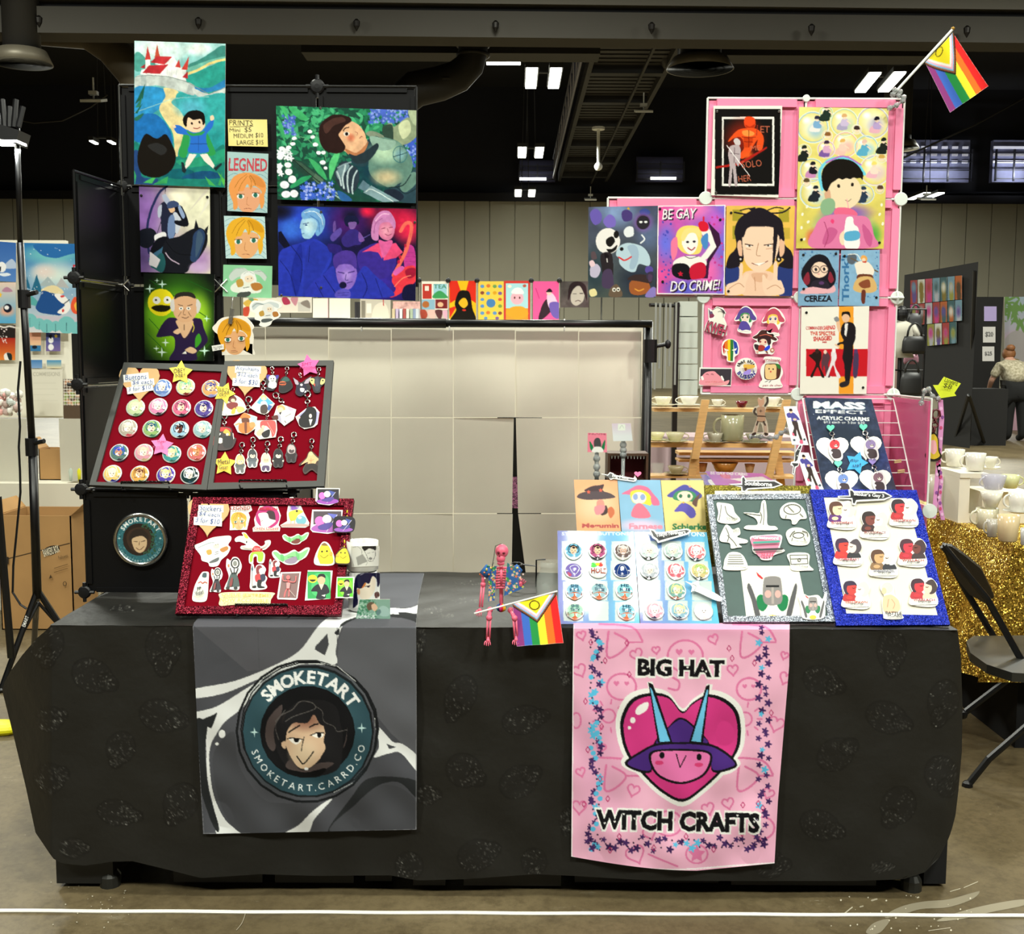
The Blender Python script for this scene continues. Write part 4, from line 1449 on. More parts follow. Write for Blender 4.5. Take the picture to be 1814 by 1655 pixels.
MEAD='''
R 1d4a3c 440,150 1490,870
l 2f8a60 240 70 15 5 450,160,1480,560
l 1f6e4c 200 60 14 6 450,160,1250,860
l 49b07a 90 60 11 7 480,160,1180,420
g 163a4a 1180,640,320,240;g 10303a 700,760,240,120
f 4a66c8 90 16 8 1130,180,1420,280
f 8aa0ea 50 11 9 1130,180,1420,280
f 4a66c8 34 17 10 500,230,590,370
f 8aa0ea 22 10 11 500,230,590,370
f 3e5cc4 60 16 15 1400,400,1475,610
f 8aa0ea 30 10 16 1400,430,1475,600
P 24443a 560,545 640,560 800,690 1000,855 900,855 720,720 590,610
P 3d5a4a 570,550 630,570 780,690 760,715;P 54705c 740,650 800,700 780,740 720,690
P 8fb0a8 800,720 990,850 930,850 790,745;C 16241e 5 570,545 740,690 960,855
f 3f64d0 60 20 12 640,720,880,850
f a8b8f4 40 12 13 640,720,880,850
B 45b06c 480,160 520,170 545,260 520,230;B 3fa868 545,160 610,180 690,250 640,260 570,210
B 3fa868 690,540 760,580 810,650 820,700 750,640;B 58c47a 850,560 900,480 920,500 890,600 850,700 840,640
B 2f9a64 560,740 640,680 715,670 650,720 570,760;B 3fa868 460,230 500,300 520,420 480,340
C 58a070 7 530,640 520,520 560,420 600,380 680,400 730,450;C 58a070 6 690,350 720,320 760,400 800,470 820,560
f f0f2fa 11 26 14 470,450,560,660
E f4f6fc 482,532,24,19;E f4f6fc 540,590,26,20;E f4f6fc 478,600,20,22;E f4f6fc 545,640,28,24;E f4f6fc 475,635,20,18;E eef0fa 515,735,34,28;E f4f6fc 570,695,30,28;E eef0fa 525,805,34,26;E f4f6fc 585,800,30,28;E f4f6fc 495,470,22,16;E f4f6fc 545,462,20,14
E f4f6fc 585,395,18,13;E f4f6fc 575,435,20,13;E f4f6fc 700,345,17,13;E f4f6fc 720,385,17,13;E f4f6fc 740,440,20,15;E f4f6fc 765,500,18,14;E f4f6fc 800,500,17,14;E f4f6fc 795,572,22,16;E f4f6fc 815,612,14,12
B 7f8c78 1110,360 1160,340 1250,380 1300,430 1240,440 1150,390
B 20302c 1230,330 1290,310 1320,340 1320,420 1260,400
B 8c9a7c 1260,300 1300,280 1320,310 1420,240 1480,300 1480,380 1400,440 1320,430 1310,340
B c8d0a8 1350,300 1420,260 1440,340 1380,400
B 30453c 1230,320 1290,290 1310,320 1310,400 1330,440 1260,410;B aab896 1420,190 1480,185 1480,300 1440,260
B 24404a 1000,570 1060,480 1130,400 1190,380 1250,430 1200,500 1100,600
B 5f8478 1150,470 1210,390 1330,410 1400,470 1450,560 1440,650 1380,740 1280,755 1180,700 1130,620
g b8d8b8 1250,500,160,110;g c8b890 1260,680,140,80
B 8fb0a0 1140,380 1250,400 1330,420 1280,480 1180,470
B 2a4450 1330,740 1400,700 1480,620 1480,860 1360,860 1260,800
B 64887c 1360,740 1440,650 1480,650 1480,720 1400,790;C 16282c 7 1440,660 1380,740 1280,755;C 16282c 5 1330,745 1400,800 1480,760
B 1e2838 1240,780 1330,770 1390,820 1350,860 1300,860
O 2f6a74 5 1360,512,52,60;g 7aa8b0 1360,512,60,60;L 1c3c48 5 1360,460 1360,570;L 1c3c48 5 1310,530 1410,500
B e6b48c 905,430 915,350 950,300 1000,270 1060,300 1110,380 1080,470 1000,500 940,480
B e6b48c 960,430 1000,340 980,310 1040,290 1080,350 1120,410 1110,440 1060,490 1000,520 960,490 930,440
B b87850 960,470 1040,500 1110,440 1130,420 1100,490 1030,530 980,510
g d87858 1000,390,40,40
B 2b1a18 765,370 780,290 850,230 920,220 990,240 1005,270 960,300 930,340 910,370 940,420 960,460 930,500 850,500 790,460
B 4a2f2a 800,300 870,250 940,240 960,270 880,300 820,360
C 1a0e0e 7 945,340 960,320 985,315;E f4ece0 968,362,22,16;E 1a1414 970,362,12,13;C 7a2c28 4 1065,395 1078,380 1085,385;C 9a5c48 3 1030,345 1050,355 1045,372
B 24343c 985,510 1040,520 1120,480 1190,430 1200,470 1130,560 1040,580
B 2a3844 880,650 910,590 960,560 1010,590 1050,620 1060,700 1020,790 960,790 910,740
B 6f8890 890,650 905,620 960,575 990,600 960,640 920,700
C b8ccd0 12 900,640 920,690 930,740;C b8ccd0 13 960,590 950,640 940,690 950,760;C b8ccd0 12 1010,600 980,640 975,720 985,790;C b8ccd0 11 1045,630 1020,680 1010,760 1015,800;C 8aa0a8 10 905,610 950,585 1000,570
P 5c7a88 1050,760 1090,700 1140,740 1120,790;P 7f9ca4 1090,790 1150,740 1360,855 1230,862;C d8e8e8 6 1110,785 1160,770 1310,858
B 2c5f9c 900,780 960,800 1010,850 930,850
n .14 6 21
'''
sheet('art_print','print of a sleeping knight in armour lying among lilies and blue flowers','print',PB,VB,[(452,156),(1480,190),(1476,870),(462,842)],MEAD,'2a5a4a','prints on the black display',pins=((778,172,'s'),))
BAND='''
w 141a4a 1a1030 465 1480
g 2a48c8 640,1000,380,260;g 3a70e0 560,1060,130,110;g 4a1a6a 980,1000,200,180;g c01840 1330,980,260,170;g f02a50 1420,1060,130,150;g e82048 1120,930,80,60;g 101020 480,930,140,90;g 2030a0 700,1400,500,260;g 3a2aa0 1200,1450,360,240;g 141430 1000,960,90,70
P 101228 470,1080 490,1075 555,1180 530,1220 470,1150
B 2838b0 470,1260 540,1190 640,1160 720,1130 790,1160 860,1230 840,1330 770,1420 640,1560 470,1560
B 1f2c98 600,1220 640,1180 640,1400 600,1550 560,1400;B 2634a4 690,1180 790,1170 850,1240 780,1400 700,1560 650,1500
C 141c60 5 560,1180 640,1300 630,1450;C 141c60 4 700,1180 690,1300;C 141c60 4 480,1290 560,1400 600,1560
B 9cc8e4 640,990 680,950 740,950 760,1010 740,1080 700,1130 650,1120 635,1060 625,1050
g c8e8f0 690,1040,50,70
B 6fa4d8 640,940 700,905 770,920 810,990 800,1060 760,1110 740,1090 755,1020 720,980 650,985
C dff0f8 4 660,940 730,930 780,980;C dff0f8 4 690,925 770,950 795,1030;C 3a6ab0 4 700,960 760,1000 770,1080
L 1c3a78 5 650,1022 690,1014;E 1c3a78 672,1030,9,5;C 3a5a98 4 640,1095 660,1092
B 14183a 950,990 980,960 1040,970 1060,1010 1040,1030 970,1040
B 7a58a0 985,1010 1040,1010 1030,1050 1000,1062 985,1040
B 34287a 960,1090 1000,1060 1050,1070 1080,1130 1060,1180 960,1190 930,1140;B 6a4c9c 870,1020 885,1000 890,1060 870,1080;B 5a48a0 850,1110 920,1050 930,1090 870,1150;B 7a50a0 1060,1080 1100,1140 1060,1150
C 1a1440 10 960,1210 1040,1180 1130,1190;C 6a5ab0 5 1060,1140 1140,1100
B 2a2070 830,1170 920,1180 930,1240 850,1230
B d878a0 1190,1050 1220,990 1290,980 1320,1030 1315,1100 1280,1140 1230,1130 1200,1090
g f0a0b8 1260,1070,60,60
B c880b8 1150,1060 1170,980 1220,930 1280,930 1325,1000 1320,1060 1280,1010 1220,1020 1205,1070 1200,1140 1155,1130
C f0c0dc 5 1180,1000 1230,950 1280,950;C 9a4c88 4 1170,1090 1180,1020 1230,980
L 7a2448 5 1225,1058 1250,1050;L 7a2448 5 1280,1050 1305,1046;C 8a2c50 4 1250,1095 1275,1106 1300,1095;C 8a2c50 3 1268,1055 1275,1080
B 3a2a90 1050,1240 1110,1190 1200,1160 1290,1200 1330,1260 1320,1340 1250,1420 1130,1410 1060,1340
P e84a7a 1080,1230 1200,1160 1240,1190 1230,1280 1200,1230 1130,1220;P e84a7a 1250,1180 1330,1160 1380,1230 1330,1270 1240,1290
B e060a0 1205,1140 1250,1150 1300,1140 1300,1180 1240,1270 1215,1200
B c03a90 1390,1200 1450,1180 1475,1260 1470,1380 1400,1370
L a02880 3 1400,1230 1470,1230;L a02880 3 1400,1260 1470,1262;L a02880 3 1400,1295 1470,1300
C f06a5a 26 1365,1075 1400,1020 1440,1020 1440,1090 1410,1200 1370,1290 1310,1400
B e83a48 1330,1500 1300,1440 1330,1370 1420,1330 1475,1340 1475,1440 1420,1480 1350,1540 1285,1560
B a01838 1400,1360 1470,1345 1470,1400 1420,1420;C ff8a70 6 1320,1480 1380,1420 1440,1400
E c02040 1360,1265,10,16;E c02040 1350,1300,10,14;E c02040 1400,1180,9,12
B d860b0 1310,1370 1370,1330 1390,1350 1330,1400
B 2b36ae 700,1560 720,1450 800,1390 870,1330 900,1400 1020,1420 1100,1330 1180,1400 1270,1480 1280,1560
C 151c66 5 800,1400 870,1500 900,1560;C 151c66 5 1080,1380 1120,1480 1090,1560;C 151c66 4 740,1450 800,1560;C 151c66 4 1180,1420 1230,1560
B 8a68c8 890,1330 930,1310 1010,1320 1045,1370 1030,1450 990,1500 940,1490 900,1430
g b090e0 970,1400,50,60
B 4a3494 870,1310 880,1250 960,1215 1030,1240 1045,1330 1030,1350 1000,1320 920,1320 890,1350
L 2c1c68 6 905,1375 950,1382;L 2c1c68 6 980,1380 1025,1368;C 3a2878 4 965,1390 960,1430 980,1435;C 3a2878 5 970,1455 1010,1445
E 15143a 942,1470,27,24;P 15143a 930,1485 955,1485 950,1540 935,1540
B 5a52c0 890,1520 940,1495 990,1510 990,1560 890,1560;L 2a2878 3 900,1530 985,1525;L 2a2878 3 900,1545 985,1543
B 141438 1390,1480 1475,1470 1475,1580 1380,1570
n .12 5 31
'''
sheet('art_print','blue and red print of a four piece band with saxophone','print',PB,VB,[(465,890),(1480,912),(1474,1585),(470,1548)],BAND,'202a80','prints on the black display',pins=((782,934,'s'),(1468,1010,'s'),(782,1488,'s'),(492,1545,'s')))
sheet('price_sign','yellow handwritten price card reading PRINTS MINI MEDIUM LARGE','sign',PB,VB,[(98,254),(386,257),(392,456),(104,450)],'''
g f4e49a 240,350,200,140
T 2a2a1c 110,262,282,302,2,0|PRINTS
L 2a2a1c 4 112,312 285,305
T 2a2a1c 110,322,190,350,0,0|Mini
T 2a2a1c 222,314,272,354,0,0|$5
T 2a2a1c 142,362,282,394,0,0|MEDIUM
T 2a2a1c 302,354,358,394,0,0|$10
T 2a2a1c 166,408,288,442,0,0|LARGE
T 2a2a1c 304,406,360,446,0,0|$15
''','efdc86',m=PRINT)
LN=[(-1)]
def blond(x0,y0,x1,y1,skin,hair,hair2,bgc='c4dfe0'):
 """generic blond portrait filling a card"""
 sx,sy=(x1-x0)/100,(y1-y0)/100
 q=lambda s:' '.join('%g,%g'%(x0+float(a.split(',')[0])*sx,y0+float(a.split(',')[1])*sy)for a in s.split())
 o=[]
 for k in range(9):
  o.append('C 5c8a98 2.5 '+q('0,%d 20,%d 50,%d 80,%d 100,%d'%(k*12,k*12-8,k*12+4,k*12-6,k*12+6)))
 o+=['B %s '%skin+q('22,52 34,40 70,38 84,52 80,78 66,96 50,100 34,94 24,76'),'B %s '%hair+q('8,60 4,36 16,12 42,2 70,6 92,22 96,44 88,62 84,46 66,34 58,44 50,30 40,46 30,48 24,60 26,86 16,92 14,74'),'B %s '%hair2+q('56,8 80,14 94,34 86,38 66,28'),'B %s '%hair+q('80,60 90,52 92,76 84,90'),'C 8a5c14 2.5 '+q('18,40 30,20 48,6'),'C 8a5c14 2.5 '+q('28,46 36,28 50,10'),'C 8a5c14 2.5 '+q('58,42 60,26 54,10'),'C 8a5c14 2.5 '+q('70,34 66,20 56,8'),'E f4f2ea %g,%g,%g,%g'%(x0+33*sx,y0+60*sy,9*sx,6*sy),'E 2f6e5c %g,%g,%g,%g'%(x0+33*sx,y0+60*sy,5*sx,5.5*sy),'E f4f2ea %g,%g,%g,%g'%(x0+70*sx,y0+57*sy,9*sx,6*sy),'E 2f6e5c %g,%g,%g,%g'%(x0+70*sx,y0+57*sy,5*sx,5.5*sy),'L 4a2c14 4 '+q('24,55 42,55'),'L 4a2c14 4 '+q('62,51 80,52'),'C a8683c 2.5 '+q('50,62 48,78 54,82'),'C 8a4838 3 '+q('42,90 52,89 60,91')]
 return '\n'.join(o)
sheet('mini_print','mini print with red lettering above a glared orange haired portrait','print',PB,VB,[(95,492),(396,508),(388,942),(96,926)],blond(95,640,390,940,'e4a47c','e89a54','d88a44')+'''
T a8303c 106,540,388,636,1,.02|LEGNED
T d8505c 110,546,384,630,1,-.01|LEGNED
''','a9c8c8','mini prints on the black display',step=.8)
sheet('mini_print','mini print of a golden haired portrait without lettering','print',PB,VB,[(70,962),(370,968),(384,1277),(84,1274)],blond(75,966,380,1276,'e6ac78','e8ae30','d89a20'),'bcd8d8','mini prints on the black display',step=.8)
FR='''
B c8d4cc 110,1400 150,1350 220,1345 260,1370 330,1360 380,1400 370,1440 330,1400 280,1390 180,1410 130,1440 110,1420
B eceeea 200,1390 250,1365 290,1380 310,1440 280,1500 210,1500 190,1440
C 9aa8a4 3 110,1390 160,1350 220,1350;C 9aa8a4 3 300,1370 350,1370 385,1410;C 9aa8a4 3 215,1390 250,1370 290,1390
B f0dcc4 225,1410 270,1400 290,1430 260,1450 230,1445
B e8ecdf 120,1480 180,1440 240,1450 330,1450 340,1520 250,1530 140,1520
B c49a48 160,1440 200,1425 215,1470 175,1485;B b87a3c 270,1460 330,1455 355,1490 310,1512 280,1500
B 4a504c 175,1530 230,1515 270,1525 240,1556 170,1556;B f0f2ee 190,1500 260,1490 270,1512 200,1520
L 4a504c 4 215,1490 255,1484;E 3a4a40 245,1424,4,4;E 3a4a40 272,1420,4,4
'''
sheet('mini_print','pale green mini print of a white haired reader holding books','print',PB,VB,[(66,1320),(425,1330),(420,1566),(62,1552)],'n .08 30 2'+FR,'8fd0a0','mini prints on the black display',step=.8)
CH=vert(BL-.03)
o=piece('cutout_card','large die-cut golden haired portrait clipped below the green mini print','cutout',CH,VC,'B f4ecdc 1440,1090 1450,1030 1490,995 1550,985 1640,985 1700,1050 1690,1080 1700,1120 1695,1190 1690,1240;P f4ecdc 1485,1150 1692,1170 1692,1242 1488,1244',blond(1448,990,1692,1242,'e6ac78','e8a428','d89420').replace('C 5c8a98 2.5','#'),'cutouts hung on clips',thick=.003)
k=MB()
p=CH.hit(*tv(VC,[(1552,985)])[0])
k.box(p+Vector((0,-.006,.0)),(.012,.012,.05),R=Matrix.Rotation(.15,3,'Y'))
k.tube([p+Vector((0,0,.02)),p+Vector((0,.012,.05)),p+Vector((0,.02,.075))],.0022,6)
k.build('clip',mat('smoky_clip','8a8880',.2,trans=.6),o)
o=piece('cutout_card','small white card fixed beside the large golden haired cutout','cutout',CH.off(.006),VC,'P f4f2ea 1418,1182 1498,1170 1500,1205 1425,1218','T 5a5a58 1428,1184,1490,1196,-7,0|THE LEGNED;T 5a5a58 1440,1200,1476,1208,-7,0|$1')
o=piece('cutout_card','die-cut white haired reader hanging beside the black pipe','cutout',CH,(400,490,.19846),'B f6f6f0 215,260 250,215 330,220 380,205 440,215 490,235 500,270 460,300 490,340 470,370 420,395 400,430 350,450 300,435 310,400 260,380 265,330 225,310','''
B cdd6d6 235,260 270,230 340,240 400,225 470,245 470,280 430,270 380,250 300,260 250,300
B e8e8e2 330,270 380,240 430,270 430,330 390,370 330,350;B f0dcc4 370,280 410,275 415,310 380,315
B c49a48 300,320 335,305 345,345 310,355;B b87a3c 420,320 460,315 472,350 430,360
B 5a6060 330,380 400,375 420,390 360,410 320,405;L 4a504c 4 360,350 400,345;E 2a3a34 382,292,4,4;E 2a3a34 402,290,4,4
C 9aa8a8 4 240,270 280,240 340,250
''','cutouts hung on clips',thick=.003)
PF_=vert(BFY-.009)
cx,cy=320,310
t=thing('logo_badge',PF_.hit(*tv(VE,[(cx,cy)])[0]),'round chrome rimmed teal portrait badge on the lower black panel','badge')
cpt=PF_.hit(*tv(VE,[(cx,cy)])[0])
k=MB()
Rb=PF_.n.to_track_quat('Z','Y').to_matrix()
k.lathe(cpt,[(.068,0),(.083,0),(.084,.006),(.078,.01),(.072,.008),(.07,.004)],48,R=Rb)
k.build('rim',CHROME,t,smooth=True)
bad=MB()
xs,ys=quadgrid(tv(VE,[(180,172),(460,172),(460,448),(180,448)]),.8)
src='''
E 2c6a74 320,310,132,130;s 5aa0a8 260 2.5 4 190,180,450,440;s 1c4a54 160 3 5 190,180,450,440
E 241c1c 312,308,82,84;s 2f5a44 120 5 6 330,230,400,380
B 3a2a24 250,290 275,255 330,245 370,270 375,330 350,370 300,375 260,340
B d8b890 276,305 300,285 340,285 356,320 345,360 318,378 290,358
B 2a2220 262,300 285,262 330,255 362,285 360,310 330,290 285,300 272,320
L 2a1c18 3 286,318 306,320;L 2a1c18 3 326,320 346,314;C 5a3428 3 300,352 318,362 340,345;C 5a3428 2 318,318 314,338
A f2f4f2 320,310,108,-62,66,24,.03|SMOKETART
A cfe0e0 320,310,112,242,112,13,0|SMOKETART.CARRD.CO
Y d8ecec 212,302,10;Y d8ecec 424,302,10
'''
r=Ras((xs.min(),ys.min(),xs.max(),ys.max()),'2c6a74').draw(parse(src,VE))
Cg=r.sample(xs,ys)
Pg=PF_.hits(xs,ys,.006)
dd=np.linalg.norm(Pg-np.array(cpt+PF_.n*.006),axis=-1)
bad.grid(Pg,Cg)
keep=[]
h_,w_=dd.shape
ok=(dd<.0755).ravel()
bad.f=[f for f in bad.f if all(ok[i]for i in f)]
bad.build('badge_face',DOME,t)
# ------------------------------------------------ white panel backdrop on a black pipe stand
YP=5.0
t=thing('pipe_stand',(0,YP,0),'black pipe stand with crossbar behind the table','pipe stand')
m=MB()
m.tube([PY(350,570,YP-.03),PY(790,573,YP-.03)],.021,14)
m.build('crossbar',BLACKM,t,smooth=True)
m=MB()
m.tube([PY(780,573,YP-.03),PY(1155,574,YP-.03)],.017,14)
m.build('crossbar',BLACKM,t,smooth=True)
pu=PY(1148,574,YP)
for xx in(pu.x,PY(300,574,YP).x):
 m=MB()
 m.tube([(xx,YP,FZ+.02),(xx,YP,pu.z+.01)],.022,14)
 m.build('upright',BLACKM,t,smooth=True)
 m=MB()
 m.bx(xx-.25,xx+.25,YP-.2,YP+.2,FZ,FZ+.02)
 m.build('base_plate',BLACKM,t)
m=MB()
p=PY(1152,622,YP-.03)
m.lathe(p,[(.03,-.05),(.03,.05)],12)
m.tube([p+Vector((.02,0,.02)),p+Vector((.07,-.01,.03))],.009,8)
m.ball(p+Vector((.075,-.01,.03)),(.014,.014,.02))
m.build('clamp',BLACKP,t)
m=MB()
for q in(640,796,1000):
 c=PY(q,576,YP-.04)
 m.tube([c+Vector((0,.01*math.cos(a),.026*math.sin(a)))+Vector((0,.01,0))for a in[2*pi*i/14 for i in range(14)]],.003,5,closed=True)
m.build('zip_tie',WHITEP,t)
WP=mat('white_panel','dcd6c4',.75,noise=.03,nscale=5)
t=thing('panel_backdrop',(-.2,YP+.03,.4),'white folded panel backdrop in a grid of sheets hung from the pipe','backdrop')
xs_=[360,470,582,693,803,913,1025,1137]
rows=[(578,740),(740,910),(910,1082)]
rn=random.Random(3)
for i in range(7):
 for j,(a,b)in enumerate(rows):
  x0,x1=xs_[i]+.8,xs_[i+1]-.8
  xt,xb=x0,x0
  if i==4:
   x1-=j*2
  if i==5:
   xt,xb=((x0,x0),(x0,x0+4),(x0+4,x0+26))[j]
  dz=YP+.035+rn.uniform(-.006,.006)
  q=[PY(xt,a+.8,dz),PY(x1,a+.8,dz),PY(x1-(3 if i==4 and j else 0),b-.8,dz+rn.uniform(-.006,.006)),PY(xb,b-.8,dz+.002)]
  m=MB()
  n=10
  P=np.zeros((n,n,3))
  for r in range(n):
   for c in range(n):
    uu,vv=c/(n-1),r/(n-1)
    p=(q[0]*(1-uu)+q[1]*uu)*(1-vv)+(q[3]*(1-uu)+q[2]*uu)*vv
    P[r,c]=p+Vector((0,-.004*math.sin(pi*uu)*math.sin(pi*vv),0))
  m.grid(P)
  m.grid((P+np.array([0,.003,0]))[:,::-1])
  m.build('panel_sheet',WP,t)
m=MB()
a,b=PY(880,1030,5.3),PY(960,740,5.3)
m.bx(a.x,b.x,5.3,5.32,FZ,b.z)  # dark sheet filling the view behind the panel gap
tag(m.build('black_drape',mat('black_drape_cloth','0d0d10',.9)),'black drape seen through the gap in the white panels','drape')
m=MB()
a,b=PY(895,900,5.28),PY(945,845,5.28)
m.bx(a.x,b.x,5.27,5.29,a.z,b.z)
tag(m.build('sequin_strip',glitter('purple_sequins','3a2038','d890c8',260)),'purple sequin strip glimpsed through the panel gap','sequin cloth')
YS=7.0
PS=vert(YS)
VRV=VR
SMALL=[('small comic page print with orange badge',(787,42,893,155),'ede6d8','R b83a30 790,52 828,112;R e8dcd0 800,60 815,80;R 9acbd8 835,52 888,110;B 3f9a5a 835,95 860,80 888,100 888,110 835,110;R 8fb8cc 787,115 840,155;E b06a38 803,135,14,14;R 7a2a2c 842,115 890,152;E e8b890 862,135,12,10;T 3a7a5a 836,54,886,70,0,.01|TEA'),('small portrait print of a dark haired figure on red and yellow',(898,40,1005,202),'e8b820','P d83020 898,40 930,40 950,100 900,130;P d83020 1005,40 975,40 960,100 1005,130;P d83020 898,150 930,140 900,190;B 16120f 920,130 935,85 960,78 980,90 990,150 1000,202 905,202 925,160;B e8b428 935,130 950,110 965,112 972,135 955,150;E d03020 957,158,8,4'),('small yellow print of rows of blue blobs',(1014,42,1116,202),'ecc850','E 4a80b8 1065,130,18,18;E 5a90c8 1030,62,8,7;E d87838 1055,60,8,7;E 6a9a58 1080,62,8,7;E 5a90c8 1102,62,8,7;E 8a4a3a 1030,88,8,7;E 5a90c8 1054,90,8,7;E d8a028 1080,88,8,7;E 7a5a9a 1102,90,8,7;E 5a90c8 1030,115,8,7;E c85a48 1102,115,8,7;E 5a90c8 1030,142,8,7;E 7a9a48 1102,142,8,7;E 5a90c8 1030,170,8,7;E d87838 1054,168,8,7;E 5a90c8 1080,170,8,7;E 8a4a3a 1102,170,8,7;E 5a90c8 1044,190,8,6;E 7a5a9a 1090,190,8,6'),('small print of a pink cook over an orange bowl, red border',(1117,40,1222,201),'cc4038','R a8d8e0 1125,50 1215,150;R d89838 1125,150 1215,198;E f0b0c0 1170,110,26,26;B f6f2ee 1148,90 1160,70 1185,70 1195,92;B e8a030 1125,170 1150,145 1195,145 1215,175 1170,195;E 4a2c2c 1160,108,3,5;E 4a2c2c 1180,108,3,5;E f0e8d8 1140,62,8,6;E b85a48 1200,60,8,6'),('small pink print of a seated figure in white',(1234,42,1338,196),'ee5a9a','B 2a1c28 1255,190 1275,130 1300,110 1320,140 1300,170 1270,196;B e8c4e0 1290,100 1310,90 1330,120 1340,160 1300,150;E f0c8b8 1298,88,10,10;B 1a1420 1286,84 1300,70 1312,84 1296,86;B 6a5ab0 1300,130 1340,130 1340,190 1310,180;L c83a80 4 1245,70 1258,110'),('small grey pencil print of a face',(1342,42,1458,147),'4a4846','n .4 8 3;B b8b2a8 1385,100 1395,60 1420,50 1440,80 1435,120 1410,140 1390,130;B 1a1818 1375,120 1380,60 1410,42 1445,60 1450,120 1438,90 1420,60 1395,75;L 2a2626 3 1395,92 1408,92;L 2a2626 3 1422,90 1434,90;C 5a4a48 3 1404,122 1415,118 1425,122'),]
for lb,(x0,y0,x1,y1),bs,src in SMALL:
 sheet('art_print',lb+', on the stall behind','print',PS,VR,[(x0,y0),(x1,y0),(x1,y1),(x0,y1)],src,bs,'prints on the stall behind',step=1)
k=thing('print_rack',(0,YS+.02,0),'thin wire rack holding the row of small prints behind the pipe','rack')
m=MB()
for x in(776,893,1009,1227,1340,1510):
 a=PY(*tv(VR,[(x,36)])[0],YS+.015)
 m.tube([(a.x,a.y,PY(907,571,YS-.3).z),a],.006,6)
m.build('post',CHROME,k)
m=MB()
for x in(776,893,1009,1227,1340):
 a=PY(*tv(VR,[(x,38)])[0],YS-.005)
 m.ball(a,.016)
m.build('knob',BLACKP,k)
t=thing('stall_table',(0,YS-.2,0),'cream covered table of the stall behind the white panels','table')
m=MB()
m.bx(-2.2,.78,YS-.35,YS+.5,FZ,PY(907,571,YS-.3).z)
m.build('cream_cloth',mat('cream_cloth','d9d2bf',.9),t)
ZT=PY(907,571,YS-.3).z
for(x0,y0,x1,y1,bs,src,lb)in((70,108,205,190,'e8e2d0','B d8b050 70,130 100,112 130,118 100,150;B c04a38 70,150 95,145 90,180 70,178;B 68a078 90,112 110,110 110,125','colourful print lying open on the stall behind the reader cutout'),(205,106,346,168,'e4dcd0','B b03a58 225,110 245,106 260,130 235,135;B c88a98 260,110 290,106 280,140;R c8c4bc 290,125 340,165;B 8a8078 300,130 330,118 338,150','print with a pink haired head standing on the stall behind'),(350,110,412,198,'f2eee4','L e8a8b8 3 412,112 412,196','blank cream card standing on the stall behind'),(416,110,500,196,'f2eee4','L d86a88 4 414,112 414,196;L d8405a 4 508,115 512,196','blank cream card with a pink edge on the stall behind'),(540,112,662,200,'cfc8ba','R 8a8478 545,120 560,198;R f0ece0 565,130 585,170;B e8e0d0 600,140 640,130 655,198 590,198;R c03038 597,195 660,200;L c03038 3 632,112 634,140','clear bag of goods hanging at the stall behind')):
 sheet('stall_print',lb,'print',vert(YS-.25),VR,[(x0,y0),(x1,y0),(x1,y1),(x0,y1)],src,bs,'goods on the stall behind')
rn=random.Random(12)
for i,x in enumerate((668,682,698,712,725,740,752,763)):
 a,b=PY(*tv(VR,[(x,202)])[0],YS-.2),PY(*tv(VR,[(x+11,152)])[0],YS-.2)
 m=MB()
 m.bx(a.x,b.x,YS-.2,YS-.05,ZT,b.z)
 c=['d8c8a8','b8a8c8','d8dce0','a84a48','e0d8d0','a8b8a0','8898b8','c8d0d8'][i]
 tag(m.build('booklet',mat('booklet_'+c,c,.6)),'thin booklet in the row below the band print, %s'%['sand spine','lilac spine','pale grey spine','red spine','cream spine','sage spine','blue spine','light blue spine'][i],'booklet','booklets on the stall behind')
m=MB()
a,b=PY(*tv(VR,[(665,150)])[0],YS-.12),PY(*tv(VR,[(775,120)])[0],YS-.12)
m.bx(a.x,b.x,YS-.03,YS-.01,a.z,b.z)
tag(m.build('sticker_sheet',mat('pink_speckle','d8a8a0',.6,noise=.4,nscale=40)),'speckled pink sticker sheet above the booklet row','sheet')
sheet('stall_print','small photo strip print below the comic page print','print',vert(YS-.1),VR,[(777,155),(890,155),(890,203),(777,203)],'B a84838 780,160 800,156 810,180 790,200;B e8b8b0 810,165 840,158 835,200;B 5a3438 840,160 870,160 860,198;B d8a8c0 870,165 890,160 885,198','c8b8b0','goods on the stall behind')
m=MB()
for x in(520,530,540):
 a,b=PY(*tv(VR,[(x,200)])[0],YS-.2),PY(*tv(VR,[(x+8,125)])[0],YS-.2)
 m.bx(a.x,b.x,YS-.22,YS-.2,a.z,b.z)
tag(m.build('pen_holder',mat('pens_black','26242a',.5)),'holder of white and black pens on the stall behind','pens')
m=MB()
c=PY(568,521,YS-.3)
m.lathe(c,[(.037,-.01),(.037,.01)],20,R=Matrix.Rotation(pi/2,3,'X'))
# ------------------------------------------------ velvet trays, buttons, keychains, stickers
VELVET=mat('red_velvet','7a0519',.95,spec=.05,sheen=.08,bump=.1,bscale=900)
GREYF=mat('grey_frame_paint','4a4b48',.6,noise=.05)
REDGLIT=glitter('red_glitter_frame','3c0610','8a1830',500)
def tray(name,label,pl,view,outer,inner,fm,im,group=None,ft=.018,lip='d0ccc4'):
 O=[pl.hit(*p)for p in tv(view,outer)]
 I=[pl.hit(*p)for p in tv(view,inner)]
 base=(O[2]+O[3])/2
 t=thing(name,base,label,'display tray',group)
 m=MB()
 m.prism(O,pl.n*.006)
 for i in range(4):
  j=(i+1)%4
  m.prism([O[i],O[j],I[j],I[i]],pl.n*ft)
 m.build('frame',fm,t)
 m=MB()
 m.prism([p+pl.n*.0061 for p in I],pl.n*.0045)
 m.build('backing',im,t)
 return t
PT=lean(3.40,1.076,3.60,1.446)
